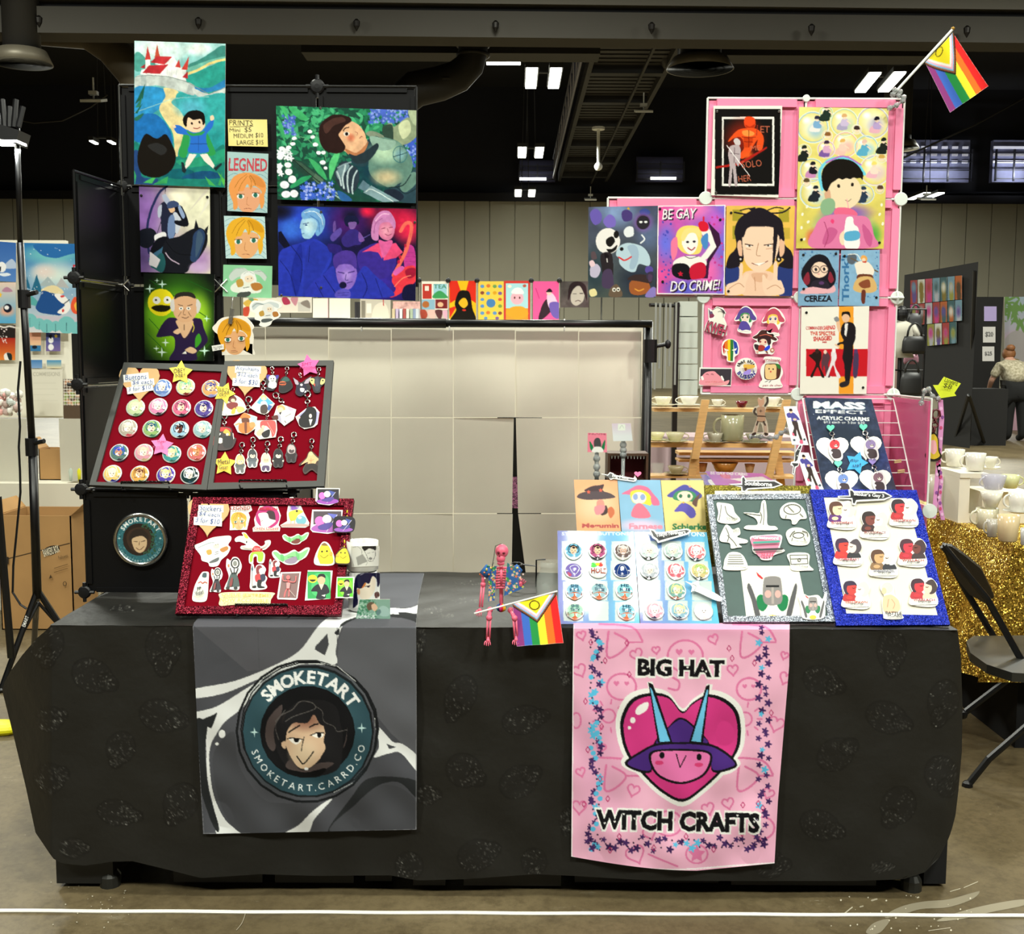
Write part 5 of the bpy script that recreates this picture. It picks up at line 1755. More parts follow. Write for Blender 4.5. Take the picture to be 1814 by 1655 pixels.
tray('display_tray','grey framed red velvet tray holding round buttons',PT,VD,[(300,97),(941,112),(830,913),(78,882)],[(325,130),(925,155),(795,880),(122,862)],GREYF,VELVET,'velvet trays')
tray('display_tray','grey framed red velvet tray holding keychains',PT,VD,[(944,88),(1640,84),(1580,890),(834,912)],[(965,122),(1594,118),(1534,855),(872,868)],GREYF,VELVET,'velvet trays')
PS_=lean(3.125,TZ+.014,3.335,1.062)
tray('display_tray','red glitter framed velvet board holding stickers',PS_,VE,[(598,104),(1428,112),(1362,712),(506,706)],[(640,138),(1378,148),(1326,662),(553,668)],REDGLIT,VELVET,'velvet trays')
def easel(label,pl,view,xl,xr,yl,h):
 """black twisted wire easel: lip in front of the board, legs behind"""
 A=pl.hit(*tv(view,[(xl,yl)])[0],.022)
 B=pl.hit(*tv(view,[(xr,yl)])[0],.022)
 up=Vector((0,0,1))
 t=thing('wire_easel',(A+B)/2-up*h,label,'easel','black wire easels')
 m=MB()
 for ph in(0,pi):
  m.tube([A+(B-A)*(i/60)+(up*math.cos(i*1.3+ph)+pl.n*math.sin(i*1.3+ph))*.0022 for i in range(61)],.0018,5)
 m.build('twisted_lip',BLACKM,t)
 m=MB()
 C_,D=A-up*h*.55,B-up*h*.55
 m.tube([C_,D],.0022,6)
 for p,q in((A,C_),(B,D)):
  m.tube([p,(p+q)/2-pl.n*.004,q,q-up*h*.4+Vector((.006,-.012,0)),q-up*h*.42+Vector((.014,-.004,0))],.0024,6)
  m.tube([q,q-Vector(pl.n)*.06-up*h*.3],.0024,6)
 m.build('leg_frame',BLACKM,t)
easel('black wire easel under the button tray',PT,VD,285,590,866,.024)
easel('black wire easel under the keychain tray',PT,VD,1040,1340,856,.024)
easel('black wire easel under the red glitter sticker board',PS_,VE,820,1085,662,.03)
PV=PT.off(.0108)
PW=PS_.off(.0108)
def button(label,pl,view,cx,cy,r,art,group,rimc='e8e8e4',cat='button'):
 x,y=tv(view,[(cx,cy)])[0]
 c=pl.hit(x,y)
 R=(pl.hit(x+r*view[2],y)-c).length
 Rm=pl.n.to_track_quat('Z','Y').to_matrix()
 dome=(R,R*.2)
 mb=MB()
 mb.lathe(c,[(R,0),(R*1.0,.003),(R*.96,.0032+R*.02),(R*.001,.0032+R*.02)],28,'b8b8b4',R=Rm)
 base=pl.off(.0034)
 items=parse(art,view)
 gc=tuple(lin1(v)for v in items[0][2][:3])
 prof=[(R*k/5,.0034+dome[1]*(1-(k/5)**2))for k in range(5,0,-1)]+[(1e-5,.0034+dome[1])]
 mb.lathe(c,prof,28,gc,R=Rm)
 layers(mb,pl,items[1:],.0036,6e-5,c,dome)
 o=mb.build('button_badge',DOME)
 tag(o,label,cat,group)
 k=MB()
 k.lathe(c,[(R*.985,.001),(R*1.02,.0015),(R*1.02,.0035),(R*.98,.0045)],28,R=Rm)
 k.build('rim',mat('button_rim_'+rimc,rimc,.3,.3),o,smooth=True)
 return o
G1='buttons on the red tray'
BT=[(537,245,'6f8ecb','dfe6f4','f0dcd0','8fa4d8','silver haired portrait on blue, first of the top row'),(686,240,'e8e8a8','7fc8a0','f0dcc0','7a2a2a','green haired portrait on pale yellow, below the yellow top edge star'),(850,250,'e8b070','3a4a9a','f0c8a0','8a8ac0','blue haired portrait on orange, partly under a yellow star'),(365,373,'cfe0b0','e8e4c0','f4e8d0','6a8a60','pale blond portrait on light green, under the kraft heart tip'),(510,367,'e898c0','f0e4e0','f6e4d8','3a3438','white haired portrait on pink'),(660,375,'e87898','7a3a58','f2d0b8','2a2a30','crimson haired portrait on hot pink'),(803,380,'6a5aa8','2c2a6a','f0d4c4','4a3a7a','indigo haired portrait on purple'),(317,505,'b8b0a0','e8e4da','ecd8c8','c04858','split white and maroon portrait'),(470,508,'9cc07a','1f5a7a','f2dcc0','4a7a5a','teal haired portrait on leaf green'),(648,515,'a8d0e8','1c1a20','6a3a30','2a2a34','black haired dark skinned portrait on sky blue'),(795,513,'a0c4c8','c8dcd8','ecd8c4','3f7a78','mint haired portrait on pale teal'),(260,663,'5f8078','2a48c8','c88a70','3a3a44','bright blue haired portrait on grey green'),(418,662,'e0a0b0','d8ccb0','f0e0d0','b8a078','veiled beige portrait on dusty pink'),(598,672,'4aa0a0','e8d89a','f2dcbc','3f6a60','blond portrait on teal, touching the pink star'),(757,662,'e07a78','c87a48','d89868','a04a40','gingerbread brown portrait on coral'),(217,798,'e8c878','f2e8cc','f4e4d0','2f2f78','cream haired portrait in navy on yellow, bottom row'),(392,802,'f0b460','6a3a24','e8b890','4a6a48','brown haired portrait on amber, bottom row'),(560,805,'5a4ab0','f0dc8a','f4e4c8','e8c8b0','yellow haired portrait on violet, bottom row'),(713,808,'1f3a3a','dfe4e4','e8dcd0','2c4a5a','white haired portrait on dark green, bottom row'),]
for x,y,bgc,hr,sk,cl,lb in BT:
 button('round button with '+lb,PV,VD,x,y,60,'U %s %s %s %s %g,%g,60,%g'%(bgc,hr,sk,cl,x,y,(x*7%5)/8),G1)
def kraft(label,pl,view,cx,cy,w_,h,lines,rot=0):
 o=piece('heart_sign',label,'sign',pl,view,'H d8b07a %g,%g,%g,%g,%g'%(cx,cy,w_,h,rot),'','kraft heart signs',thick=.003,off=.004,m=mat('kraft_paper',rough=.75,attr=True,bump=.05,bscale=300))
 for x0,y0,x1,y1,ro,tx in lines:
  mx,my=(x0+x1)/2,(y0+y1)/2
  c,s=math.cos(math.radians(ro)),math.sin(math.radians(ro))
  q=[(mx+a*c-b*s,my+a*s+b*c)for a,b in((x0-mx,y0-my),(x1-mx,y0-my),(x1-mx,y1-my),(x0-mx,y1-my))]
  pad=(y1-y0)*.14
  cut(pl,'P f6f6f2 '+' '.join('%g,%g'%p for p in q),'T 2f4f94 %g,%g,%g,%g,%g,-.004,.15|%s'%(x0+pad*2,y0+pad,x1-pad*2,y1-pad,ro,tx),view,.0008,off=.0071).build('paper_strip',PRINT,o)
 return o
kraft('kraft heart sign with handwritten Buttons price on the button tray',PV,VD,392,225,262,240,[(290,160,452,208,-6,'Buttons'),(340,198,488,240,-6,'$4 each'),(312,236,480,280,-9,'3 for $10')])
kraft('kraft heart sign with handwritten Keychains price',PV,VD,1078,190,262,230,[(1006,112,1172,158,2,'Keychains'),(1015,152,1162,194,3,'$12 each'),(990,192,1166,242,3,'3 for $30')],5)
kraft('kraft heart sign with handwritten Stickers price',PW,VE,672,200,216,205,[(622,138,752,175,1,'Stickers'),(618,172,742,206,3,'$4 each'),(598,202,744,244,3,'3 for $10')],3)
def startag(label,pl,view,cx,cy,r,rot,colr,lines,off=.008,ink='3a2a1a',k=.55):
 art=''
 for x0,y0,x1,y1,ro,tx in lines:
  art+='T %s %g,%g,%g,%g,%g,0,.1|%s\n'%(ink,x0,y0,x1,y1,ro,tx)
 piece('star_tag',label,'star tag',pl,view,'X %s %g,%g,%g,%g,5,%g'%(colr,cx,cy,r,rot,k),art,'paper stars',thick=.0012,off=off)
startag('yellow paper star on the top edge of the button tray',PV,VD,658,155,80,4,'f0d848',[(614,128,690,158,-6,'OBEY'),(626,165,688,188,-6,'ME!')])
startag('yellow paper star bridging the two velvet trays',PV,VD,938,285,72,22,'f2da48',[(895,255,972,276,4,'GUILTY'),(902,278,972,298,-4,'GEAR'),(896,302,954,316,-4,'LAIKA')])
startag('hot pink paper star on the right hand top of the keychain tray',PV,VD,1480,110,74,-10,'f46ab0',[(1434,90,1500,110,-4,'SMT'),(1424,118,1528,132,-6,'PERSONA'),(1460,138,1510,150,-6,'TENSEI')],ink='c02878')
startag('pink paper star in the middle of the buttons',PV,VD,538,622,76,6,'f276b8',[(506,588,568,610,-4,'Tiger'),(530,616,544,628,0,'+'),(484,628,556,648,-5,'Bunny')],ink='c02870')
startag('yellow paper star at the bottom corner of the keychain tray',PV,VD,937,738,80,3,'f2d040',[(895,708,972,740,-6,'Metal'),(905,748,962,776,-6,'Gear')],off=.004)
def chibi(cx,cy,w_,h,hair,skin,cloth,pants,extra=''):
 """generic big-headed little figure"""
 x=lambda a:cx+a*w_/2
 y=lambda b:cy+b*h/2
 q=lambda s:' '.join('%g,%g'%(x(float(p.split(',')[0])),y(float(p.split(',')[1])))for p in s.split())
 out='B %s '%'%s'+q('-.75,-.55 -.35,-1.02 .35,-1.02 .78,-.55 .8,-.1 1,.2 .85,.55 .75,.9 .4,1.05 0,1 -.4,1.05 -.75,.9 -.85,.55 -1,.2 -.8,-.1')
 art=['B %s '%cloth+q('-.5,-.1 .5,-.1 .85,.25 .6,.4 .5,.55 -.5,.55 -.6,.4 -.85,.25'),'B %s '%pants+q('-.48,.4 .48,.4 .6,.85 .25,.95 0,.6 -.25,.95 -.6,.85'),'B %s '%hair+q('-.62,-.35 -.4,-.88 .2,-.95 .62,-.6 .62,-.15 .3,.02 -.35,.02'),'E %s %g,%g,%g,%g'%(skin,x(.05),y(-.28),w_*.22,h*.14),'P %s '%hair+q('-.5,-.3 -.35,-.65 .3,-.7 .55,-.35 .3,-.42 .1,-.32 -.15,-.45'),'E 1a1616 %g,%g,%g,%g'%(x(-.1),y(-.25),w_*.03,h*.02),'E 1a1616 %g,%g,%g,%g'%(x(.22),y(-.25),w_*.03,h*.02),'E %s %g,%g,%g,%g'%(skin,x(-.82),y(.3),w_*.07,h*.05),'E %s %g,%g,%g,%g'%(skin,x(.82),y(.3),w_*.07,h*.05)]
 return out,'\n'.join(art)+'\n'+extra
def clasp(pl,view,top,bot,parent,m=None,sc=1.0,off=.004):
 """lobster clasp, split ring and chain links between two points"""
 m=m or CHROME
 A=pl.hit(*tv(view,[top])[0],off)
 B=pl.hit(*tv(view,[bot])[0],off)
 d=(B-A)
 L=d.length
 e=d/L
 s=e.cross(pl.n)
 k=MB()
 r=L*.16*sc
 ring=lambda c,r1,r2,u,v:[c+u*math.cos(2*pi*i/12)*r1+v*math.sin(2*pi*i/12)*r2 for i in range(12)]
 k.tube(ring(A+e*L*.2,r,L*.2,s,e),L*.05,6,closed=True)
 k.tube(ring(A+e*L*.48,r*.6,L*.1,pl.n,e),L*.04,5,closed=True)
 k.tube(ring(A+e*L*.66,r*.8,L*.11,s,e),L*.04,5,closed=True)
 k.tube(ring(A+e*L*.87,r*.6,L*.12,pl.n,e),L*.04,5,closed=True)
 k.tube([A+e*L*.05-s*r*.9,A+e*L*.3-s*r*1.3],L*.04,5)
 return k.build('clasp',m,parent)
GK='keychains on the red tray'
EDGE='e6e2de'
def keychain(label,pl,view,outline,art,top,bot,group=GK,edge=EDGE,cm=None,off=.003,thick=.003):
 o=piece('keychain',label,'keychain',pl,view,outline%edge if '%s' in outline else outline,art,group,thick=thick,off=off)
 clasp(pl,view,top,bot,o,cm)
 return o
KD='2a2628'
keychain('keychain of a snowy white figure with purple cap, top row',PV,V7,'B %s 700,200 770,180 860,185 850,240 825,330 780,370 720,330','B 4a34a0 705,190 740,175 770,210 730,240;B 4a34a0 820,190 855,180 850,215 825,230;E f2f2f0 780,230,46,50;B f2f2f0 740,270 820,265 830,320 790,345 735,340;E 1a1616 765,225,7,9;E 1a1616 795,225,7,9;C 1a1616 5 765,248 782,254 800,246;B 1c1a26 700,330 760,340 800,370 720,370',(770,75),(790,180),edge=KD)
keychain('keychain of a hooded black figure with orange face, top row',PV,V7,'B %s 870,260 900,210 950,195 1000,240 1030,320 990,370 920,400 860,380','B 16161a 880,260 910,215 950,205 990,250 1015,320 980,360 920,385 870,370;B 2f5a54 900,235 945,200 985,235 975,255 905,258;E d8643a 905,282,44,28;B 1a1416 870,275 940,272 938,284 872,288;C 1a1416 5 880,300 905,304 930,296',(960,75),(945,190),edge=KD)
keychain('keychain of a dark figure with grey wings, top row',PV,V7,'B %s 1030,210 1080,240 1130,270 1200,220 1260,195 1230,280 1250,340 1190,400 1120,440 1060,400 1070,310','P b8a8b8 1035,215 1090,250 1110,310 1060,290;P b8a8b8 1255,200 1190,240 1160,290 1220,280;B 1c1a34 1070,330 1120,280 1180,290 1200,360 1130,430 1080,400;B e8e6e6 1120,340 1170,345 1160,385 1125,380;E f0e8e4 1135,300,16,15',(1110,150),(1130,220),edge=KD)
keychain('keychain of a grey beetle figure with yellow wings, top row',PV,V7,'B %s 1225,220 1280,205 1340,200 1400,210 1440,240 1410,290 1370,330 1360,390 1290,390 1260,300','B ece08a 1235,230 1290,225 1300,290 1260,290;B ece08a 1380,225 1430,240 1400,290 1365,290;E 1a1616 1262,246,12,8;E 1a1616 1395,248,12,8;B 3a3c48 1300,210 1350,210 1365,330 1330,380 1295,340;B d85a48 1280,290 1300,285 1300,320;B 4a4e5a 1310,230 1340,230 1340,310 1315,310',(1350,85),(1335,200),edge=KD)
keychain('keychain of a seated brown haired figure in dark red',PV,V7,'B %s 140,520 200,480 260,420 340,430 420,490 460,600 380,650 270,670 150,660','B e8c84a 145,530 190,500 180,600 150,640;B 6a2a20 240,470 290,425 340,460 330,500 260,510;B 8a2f2c 220,540 290,510 360,530 330,600 250,590;B e8c24a 290,600 330,580 320,650 280,650;B f0c87a 340,570 420,570 440,610 370,640;E f0d0b0 300,490,26,22;C e8b8a0 9 380,480 410,500',(300,330),(290,430))
keychain('diamond keychain with a blond figure in black on sky blue',PV,V7,'P %s 668,400 810,530 730,640 680,662 600,640 510,580','P 5cb8e0 665,415 795,525 690,560 590,520;P dfe8ec 590,520 560,570 520,578 620,640 640,560;B e8d890 640,440 680,420 710,450 700,485 650,480;E f2dcc4 675,468,20,22;B d8e4ea 640,510 700,500 720,560 650,580;B 4a3c36 640,560 700,540 725,600 700,650 640,640;P 3f6ab0 730,540 780,560 740,620 720,600',(668,240),(668,395))
keychain('keychain of a long haired figure in a pale hood',PV,V7,'P %s 835,560 900,535 1070,600 1040,720 925,800 860,740 790,700','P e8b8d0 960,560 1055,605 990,620;B e0b070 840,570 890,545 935,580 925,640 860,640;E f0d4b4 880,610,36,38;P 1a1616 862,640 900,625 905,660 875,665;B f2eee4 900,620 990,610 1020,680 930,770 880,720;C 1a1a1a 5 940,690 1010,650;L 1a1a1a 8 930,740 945,760;B b8b4c8 840,660 880,680 890,760 860,740;B 5a2a20 770,690 840,670 850,720 800,725',(795,400),(930,530))
keychain('keychain of a black coated figure on lilac',PV,V7,'P %s 1200,580 1300,565 1355,630 1330,780 1290,815 1170,840 1110,800 1060,690','P b0b0e0 1200,590 1350,635 1325,770 1200,800 1080,690;B 141416 1110,700 1180,620 1210,570 1290,580 1320,650 1290,790 1180,825 1110,790;E f0e0d4 1245,680,18,26;P f2efe8 1225,720 1270,720 1245,800;B e8c8c8 1070,690 1120,690 1110,715 1075,712',(1205,370),(1210,570))
keychain('keychain of an orange capped figure with arms folded',PV,V7,'P %s 440,640 595,690 580,830 470,905 360,880 310,780','P b8e0ea 500,670 590,700 580,780 540,760;P b8e0ea 330,770 370,800 360,860;B e8823a 390,690 440,645 510,680 500,710 400,715;B 6a3820 410,710 490,710 495,770 420,770;B e8823a 380,780 500,760 560,820 470,895 380,870;B 7a4024 440,760 470,760 470,880 445,880;C f0b078 18 335,790 380,770;B f0a060 500,770 560,760 570,810 520,830',(490,440),(480,640),off=.004)
keychain('keychain of a red haired figure in black',PV,V7,'P %s 590,735 830,730 840,850 820,940 620,965 560,900','P f0e4d8 590,745 640,740 620,860 575,890;B e85a58 640,750 720,735 815,750 820,880 780,940 760,860 700,800 640,830;B f0c4a8 590,880 650,830 680,850 640,920 600,920;B 1c1a1c 650,900 700,860 750,850 740,930 680,945;L f4a8a0 6 720,760 800,900;E f2d0b8 670,815,22,20',(720,655),(700,735),off=.004)
keychain('keychain of a blond hooded figure with a dark hammer',PV,V7,'B %s 60,880 120,820 200,810 280,830 300,930 340,960 290,1070 180,1100 60,1080 30,1000','B c83030 120,840 160,815 260,830 280,880 240,850 150,870;B 1a1618 85,880 150,870 160,960 130,1040 90,1000;E e8e4e0 130,905,26,12,-30;E e8e4d8 145,980,34,36;B e8b84a 180,880 215,840 265,880 255,950 215,900;E f4dcc4 232,905,18,18;B 1f1a1c 180,940 290,930 285,1050 190,1060;B d83a34 40,960 80,930 80,1020 45,1030;L f0ece8 9 300,890 310,960',(195,650),(195,815),edge='3a2a2a')
for(cx,cy,h,hair,sk,cl,pt,tp,lb)in((385,1265,230,'e8c484','f0dcc0','5a605e','6a6e6c',(410,1000),'blond keychain figure in grey beside the bottom yellow star'),(535,1195,220,'3a3e44','e8d8c4','5a646c','6a747c',(540,935),'grey suited keychain figure with a dark cowl'),(700,1245,220,'d8d0c0','e8c8a8','e8e6dc','5a4a70',(720,985),'keychain figure in a white coat and violet trousers'),(850,1195,220,'1a181c','f0e4d0','1c1a1e','18161a',(885,930),'black clad keychain figure with a pale face'),(1010,1135,220,'c8b8b8','5a4a4e','2c2428','2a2226',(1045,875),'dark keychain figure with grey hair, highest of its row')):
 ol,ar=chibi(cx,cy,150,h,hair,sk,cl,pt)
 keychain(lb,PV,V7,ol,ar,tp,(cx+10,cy-h*.45),edge='4a4648' if cl[0]in '12' else EDGE)
keychain('keychain of a bare chested kneeling figure by the tray edge',PV,V7,'B %s 1215,1130 1250,1105 1290,1130 1350,1190 1410,1230 1400,1270 1340,1260 1360,1340 1330,1385 1260,1340 1180,1390 1150,1330 1190,1250 1120,1285 1110,1265 1190,1190','B f0c08c 1225,1130 1255,1115 1280,1140 1330,1190 1400,1235 1330,1225 1295,1270 1215,1280 1210,1240 1130,1275 1200,1195;E f0e0a0 1250,1140,26,22;B 2a2220 1200,1270 1300,1262 1350,1320 1330,1370 1260,1320 1180,1370 1165,1330;C b8784a 4 1225,1215 1250,1225 1285,1212;L b8784a 4 1252,1195 1252,1260',(1260,955),(1255,1105),edge='4a3a34')
G2='stickers on the red board'
ST='vinyl sticker '
W_='f6f4ee'
def stick(label,pl,view,outline,art,group=G2,edge=W_,off=.0006,thick=.0012):
 return piece('sticker',label,'sticker',pl,view,outline%edge if '%s' in outline else outline,art,group,thick=thick,off=off)
stick('sticker with red lettering over a golden haired portrait',PW,V1,'P %s 590,210 860,195 880,260 830,290 850,350 810,520 580,525 590,300',blond(585,280,815,520,'e8b880','eab440','dca02c').replace('C 5c8a98 2.5','#')+'\nT a03028 598,215,862,268,-1,.02,.1|LEGNED')
stick('sticker of a pale chinned profile on a magenta arch',PW,V1,'P %s 980,205 1220,210 1262,330 1230,460 1255,490 1245,540 890,545 885,500 920,470 905,380','E c02878 1085,350,160,150;B 3a2028 1060,330 1090,270 1170,280 1190,380 1150,400;B f6f0e4 960,320 1000,295 1080,300 1110,370 1190,395 1170,430 1060,500 1000,470 990,400;C 4a2a2a 5 1000,410 1020,395;R f6f0e4 890,492,1250,540;T c8282c 975,225,1215,262,0,.03|GLIBLIN;T d05a50 905,498,1240,532,0,.02|CHIN LIGHT')
stick('sticker of a yellow bird in a tall wizard hat with a blue orb',PW,V2,'P %s 230,150 270,145 370,260 400,330 470,460 460,500 420,520 130,515 115,490 200,440 195,340','P b8aec0 240,165 270,165 350,270 300,310 225,310;B 8a5ab8 262,200 310,270 340,285 250,300;B e8e04a 225,330 330,300 395,325 330,370 310,420 250,440 225,400;L c8b030 8 245,420 245,465;L c8b030 8 290,430 290,470;E 3a3428 318,318,14,14;E 7ab8c8 370,430,65,55;E d0eef0 355,400,24,16;B c8a8a0 130,490 230,470 440,480 440,505 150,508')
stick('sticker of a pink and white bather in a deck chair, grey ground',PW,V2,'P %s 505,300 880,305 870,400 780,580 690,595 510,575 480,540','R 524850 520,320 860,480;B b060b8 500,520 600,470 760,480 790,560 680,580 520,560;E f078c8 595,440,58,58;E f2f0f0 685,415,56,52;P 6a70c8 690,345 815,360 790,430;L d0c8d8 8 810,365 680,570;B 5a4a9a 580,500 700,460 760,470 700,540 600,545')
o=stick('small dark deck chair sticker standing at the board top edge',PW,V2,'P %s 565,55 850,60 830,230 720,268 590,250 550,215','R 2c2830 578,70 838,215;B a050b8 565,215 640,190 800,195 825,230 710,258 590,240;E f078d0 632,152,40,42;E f2f0f4 695,132,40,38;P 4a5aa8 712,85 795,110 760,170;L d0c8d8 5 795,110 690,240;B 5a4a9a 622,205 720,170 780,180 720,225',off=.012)
keychain('dark deck chair keychain hanging on the board edge',PW,V2,'B %s 780,440 860,410 1020,430 1035,530 1000,600 890,610 775,590','E 9a58b8 895,575,115,28;E f078d0 845,500,40,42;E f2f0f4 905,490,36,34;P 4a5aa8 920,440 995,460 960,520;B 4a4a90 845,555 920,520 980,530 930,570;L d0c8d8 5 995,462 890,590',(940,250),(930,425),group='keychains on the red board',edge='1c1820',cm=mat('yellow_clasp','e8d820',.35),off=.016)
keychain('yellow smiling gumdrop keychain on the board edge',PW,V2,'B %s 880,795 930,800 975,900 975,985 890,1000 795,980 800,880','B f2dc30 880,810 930,810 965,900 965,975 890,985 805,970 815,880;E 2a2414 865,855,9,10;E 2a2414 915,858,9,10;C 8a7a18 5 855,900 890,925 930,898;E f0b048 825,890,18,18;B 6a4a30 860,800 890,785 925,800',(905,610),(900,795),group='keychains on the red board',edge='3a2c14',cm=mat('yellow_clasp'),off=.016)
stick('sticker of a white haired reader with two books',PW,V1,'B %s 110,740 200,690 330,630 430,610 580,600 600,650 560,720 590,760 550,850 470,920 420,1000 320,1010 290,960 210,930 190,860','B d8dede 130,740 260,680 380,640 460,660 480,720 400,760 300,760 200,800;B eeeeea 330,700 400,660 470,690 470,760 420,820 340,790;B f0dcc4 360,730 430,710 440,760 380,770;B c8a040 270,800 330,785 340,840 290,855;B c08038 450,780 540,740 560,780 490,820;B 5a6060 310,950 400,900 440,890 420,940 330,965;L 4a504c 6 390,820 430,810;L 4a504c 6 385,850 430,835;C a8b4b4 4 160,760 300,700 380,690;E 2a3a34 395,722,5,5;E 2a3a34 425,715,5,5')
stick('sticker of a long nosed runner in red shirt and green trousers',PW,V1,'B %s 650,640 700,605 760,600 740,560 790,560 840,620 940,700 1000,740 1050,710 1050,670 1120,660 1120,720 1060,780 1010,800 1050,850 1030,960 950,955 940,880 900,890 890,970 840,960 840,860 880,800 740,780 730,740 800,720 720,680 660,680','B f0dcd0 670,640 760,620 830,640 930,720 900,760 830,690 720,660;B f0dc40 760,570 800,580 830,630 790,630;B d83034 900,750 950,735 1000,760 1010,810 880,830;B a8d83a 870,830 1010,815 1030,870 1010,940 960,940 950,860 900,850 880,940 850,940;E 1a1616 805,685,8,14;T f6e0e0 905,765,985,800,4,0|GUSTO;C f0dcd0 20 1000,770 1060,740 1090,690;C f0dcd0 18 890,770 820,770 750,750')
for dx,dy,sc,br,lb in((0,0,1,'7a3a30','small sticker of a green winged croissant shape, brown belly'),(-180,120,1.42,'9a8aa0','large sticker of a green winged croissant shape, grey belly')):
 X=lambda a,b:'%g,%g'%(300+dx*.33+(a-300)*sc,650+dy*1.8+(b-650)*sc)
 q=lambda s:' '.join(X(*map(float,p.split(',')))for p in s.split())
 stick(lb,PW,V2,'B %s '+q('140,620 175,600 220,630 270,625 330,595 370,615 430,580 465,585 440,650 400,680 380,690 340,720 270,725 220,700 160,670'),'B 8adf8a '+q('150,620 180,615 240,650 330,610 380,625 450,590 430,640 390,680 350,690 250,690 210,690 170,650')+';B %s '%br+q('250,690 330,655 375,665 335,712 275,715')+';C 2a5a30 5 '+q('275,662 300,658 325,655')+';B 6abf74 '+q('215,640 240,645 245,695 220,690')+';B 6abf74 '+q('345,610 375,640 370,680 355,670'))
stick('sticker of a yellow smiling gumdrop',PW,V2,'B %s 610,720 660,690 720,735 775,880 770,970 650,985 535,965 540,860','B f2dc30 610,740 660,735 710,750 758,880 750,955 650,965 580,950 570,860;B 8a6a3a 615,735 655,705 695,740;P f6f4ee 545,880 570,880 600,960 575,965;E 2a2414 625,812,11,12;E 2a2414 685,808,11,12;C 8a7a18 6 605,860 650,890 700,855;E f0b048 735,840,22,26')
stick('sticker of a sauce bottle with a red zigzag label',PW,V1,'B %s 210,1090 250,1078 300,1090 300,1180 285,1400 250,1475 130,1480 80,1440 110,1280 160,1170','B f0eedc 195,1170 280,1170 265,1390 240,1450 120,1450 105,1400 140,1240;B 2c4a50 225,1100 270,1098 268,1155 215,1150;C c83c28 12 165,1230 195,1215 220,1235 250,1218 280,1232;T 26303a 145,1285,205,1330,-15,.03,.2|PP;T 26303a 128,1335,240,1400,-22,.02,.2|Water!;C c8c0a0 8 115,1425 180,1440 235,1425')
for cx,cy,w_,h,cl,lb in((400,1190,170,330,'2a2630','small sticker of a grey faced maid in a dark gown'),(625,1105,230,440,'4a5a58','large sticker of a grey faced maid in a green gown')):
 x=lambda a:cx+a*w_/2
 y=lambda b:cy+b*h/2
 q=lambda s:' '.join('%g,%g'%(x(float(p.split(',')[0])),y(float(p.split(',')[1])))for p in s.split())
 stick(lb,PW,V1,'B %s '+q('-.7,-.9 -.3,-.8 0,-1 .6,-.95 1,-.5 .8,-.1 .5,.1 .75,.8 .5,1 -.4,.95 -1,.95 -.9,.7 -.5,.2 -.8,-.4'),'B %s '%cl+q('-.2,-.05 .35,-.05 .75,.7 .4,.8 -.5,.8 -.75,.75')+';B f0ece4 '+q('.05,-.8 .5,-.85 .6,-.5 .4,-.3 .0,-.35')+';O 1c1a22 %g %g,%g,%g,%g'%(w_*.07,x(.25),y(-.62),w_*.22,h*.14)+';E 8a8c86 %g,%g,%g,%g'%(x(.25),y(-.62),w_*.11,h*.07)+';P f6f4ee '+q('-.3,-.3 .5,-.3 .35,-.05 -.15,-.05')+';L 1c1a22 %g '%(w_*.06)+q('-.3,-.3 -.1,0')+';L 1c1a22 %g '%(w_*.06)+q('.15,-.3 .15,0')+';L 1c1a22 %g '%(w_*.06)+q('.6,-.3 .4,0')+';B 8a3a3a '+q('-.2,.3 .0,.3 -.1,.75 -.4,.75')+';B c88048 '+q('-.6,-.5 -.4,-.55 -.45,-.35')+';B 2a2a2a '+q('-.8,.85 -.4,.8 -.4,.92 -.75,.94')+';B 2a2a2a '+q('.1,.85 .5,.82 .5,.95 .2,.97'))
for cx,cy,w_,h,lb in((965,1145,230,340,'large sticker of a red capped cat soldier with a lance'),(1180,1035,165,240,'small sticker of a red capped cat soldier with a lance')):
 x=lambda a:cx+a*w_/2
 y=lambda b:cy+b*h/2
 q=lambda s:' '.join('%g,%g'%(x(float(p.split(',')[0])),y(float(p.split(',')[1])))for p in s.split())
 stick(lb,PW,V1,'B %s '+q('-.85,-.9 -.6,-1 -.45,-.6 -.2,-.9 .4,-.95 .85,-.6 .7,-.2 1,.1 .8,.5 1,.8 .6,1 -.9,1 -.95,.2'),'B 8a2f34 '+q('-.3,-.6 -.1,-.85 .3,-.85 .5,-.5 .2,-.3 -.2,-.2')+';E f4f0ea %g,%g,%g,%g'%(x(.4),y(-.45),w_*.18,h*.12)+';B c83a40 '+q('-.4,-.1 .2,-.2 .3,.3 -.3,.4')+';B 2f3450 '+q('.2,-.1 .7,-.2 .8,.2 .4,.4')+';B 1c1a1c '+q('-.1,.3 .4,.3 .3,.7 .7,.8 .6,.9 -.1,.85')+';B 1c1a1c '+q('-.7,.75 -.3,.7 -.3,.88 -.65,.9')+';L 6a5040 %g '%(w_*.03)+q('-.75,-.4 -.72,.9')+';P 2f6070 '+q('-.85,-.6 -.72,-.95 -.62,-.55 -.75,-.35'))
stick('sticker card of a pink figure with raised arms on grey',PW,V2,'P %s 120,1065 368,1058 325,1380 305,1402 85,1395 75,1370','P 8a6a68 140,1080 350,1075 310,1380 95,1378;C f0787a 16 195,1130 215,1180 210,1250 180,1300 165,1365;C f0787a 16 210,1250 225,1290 220,1360;C f0787a 12 215,1170 260,1190 300,1180 310,1120;C f0787a 12 200,1175 155,1170 150,1110;E f0787a 215,1135,24,26;P f0a0a0 195,1200 240,1200 230,1270 195,1270;L c8b8b0 6 230,1290 300,1370')
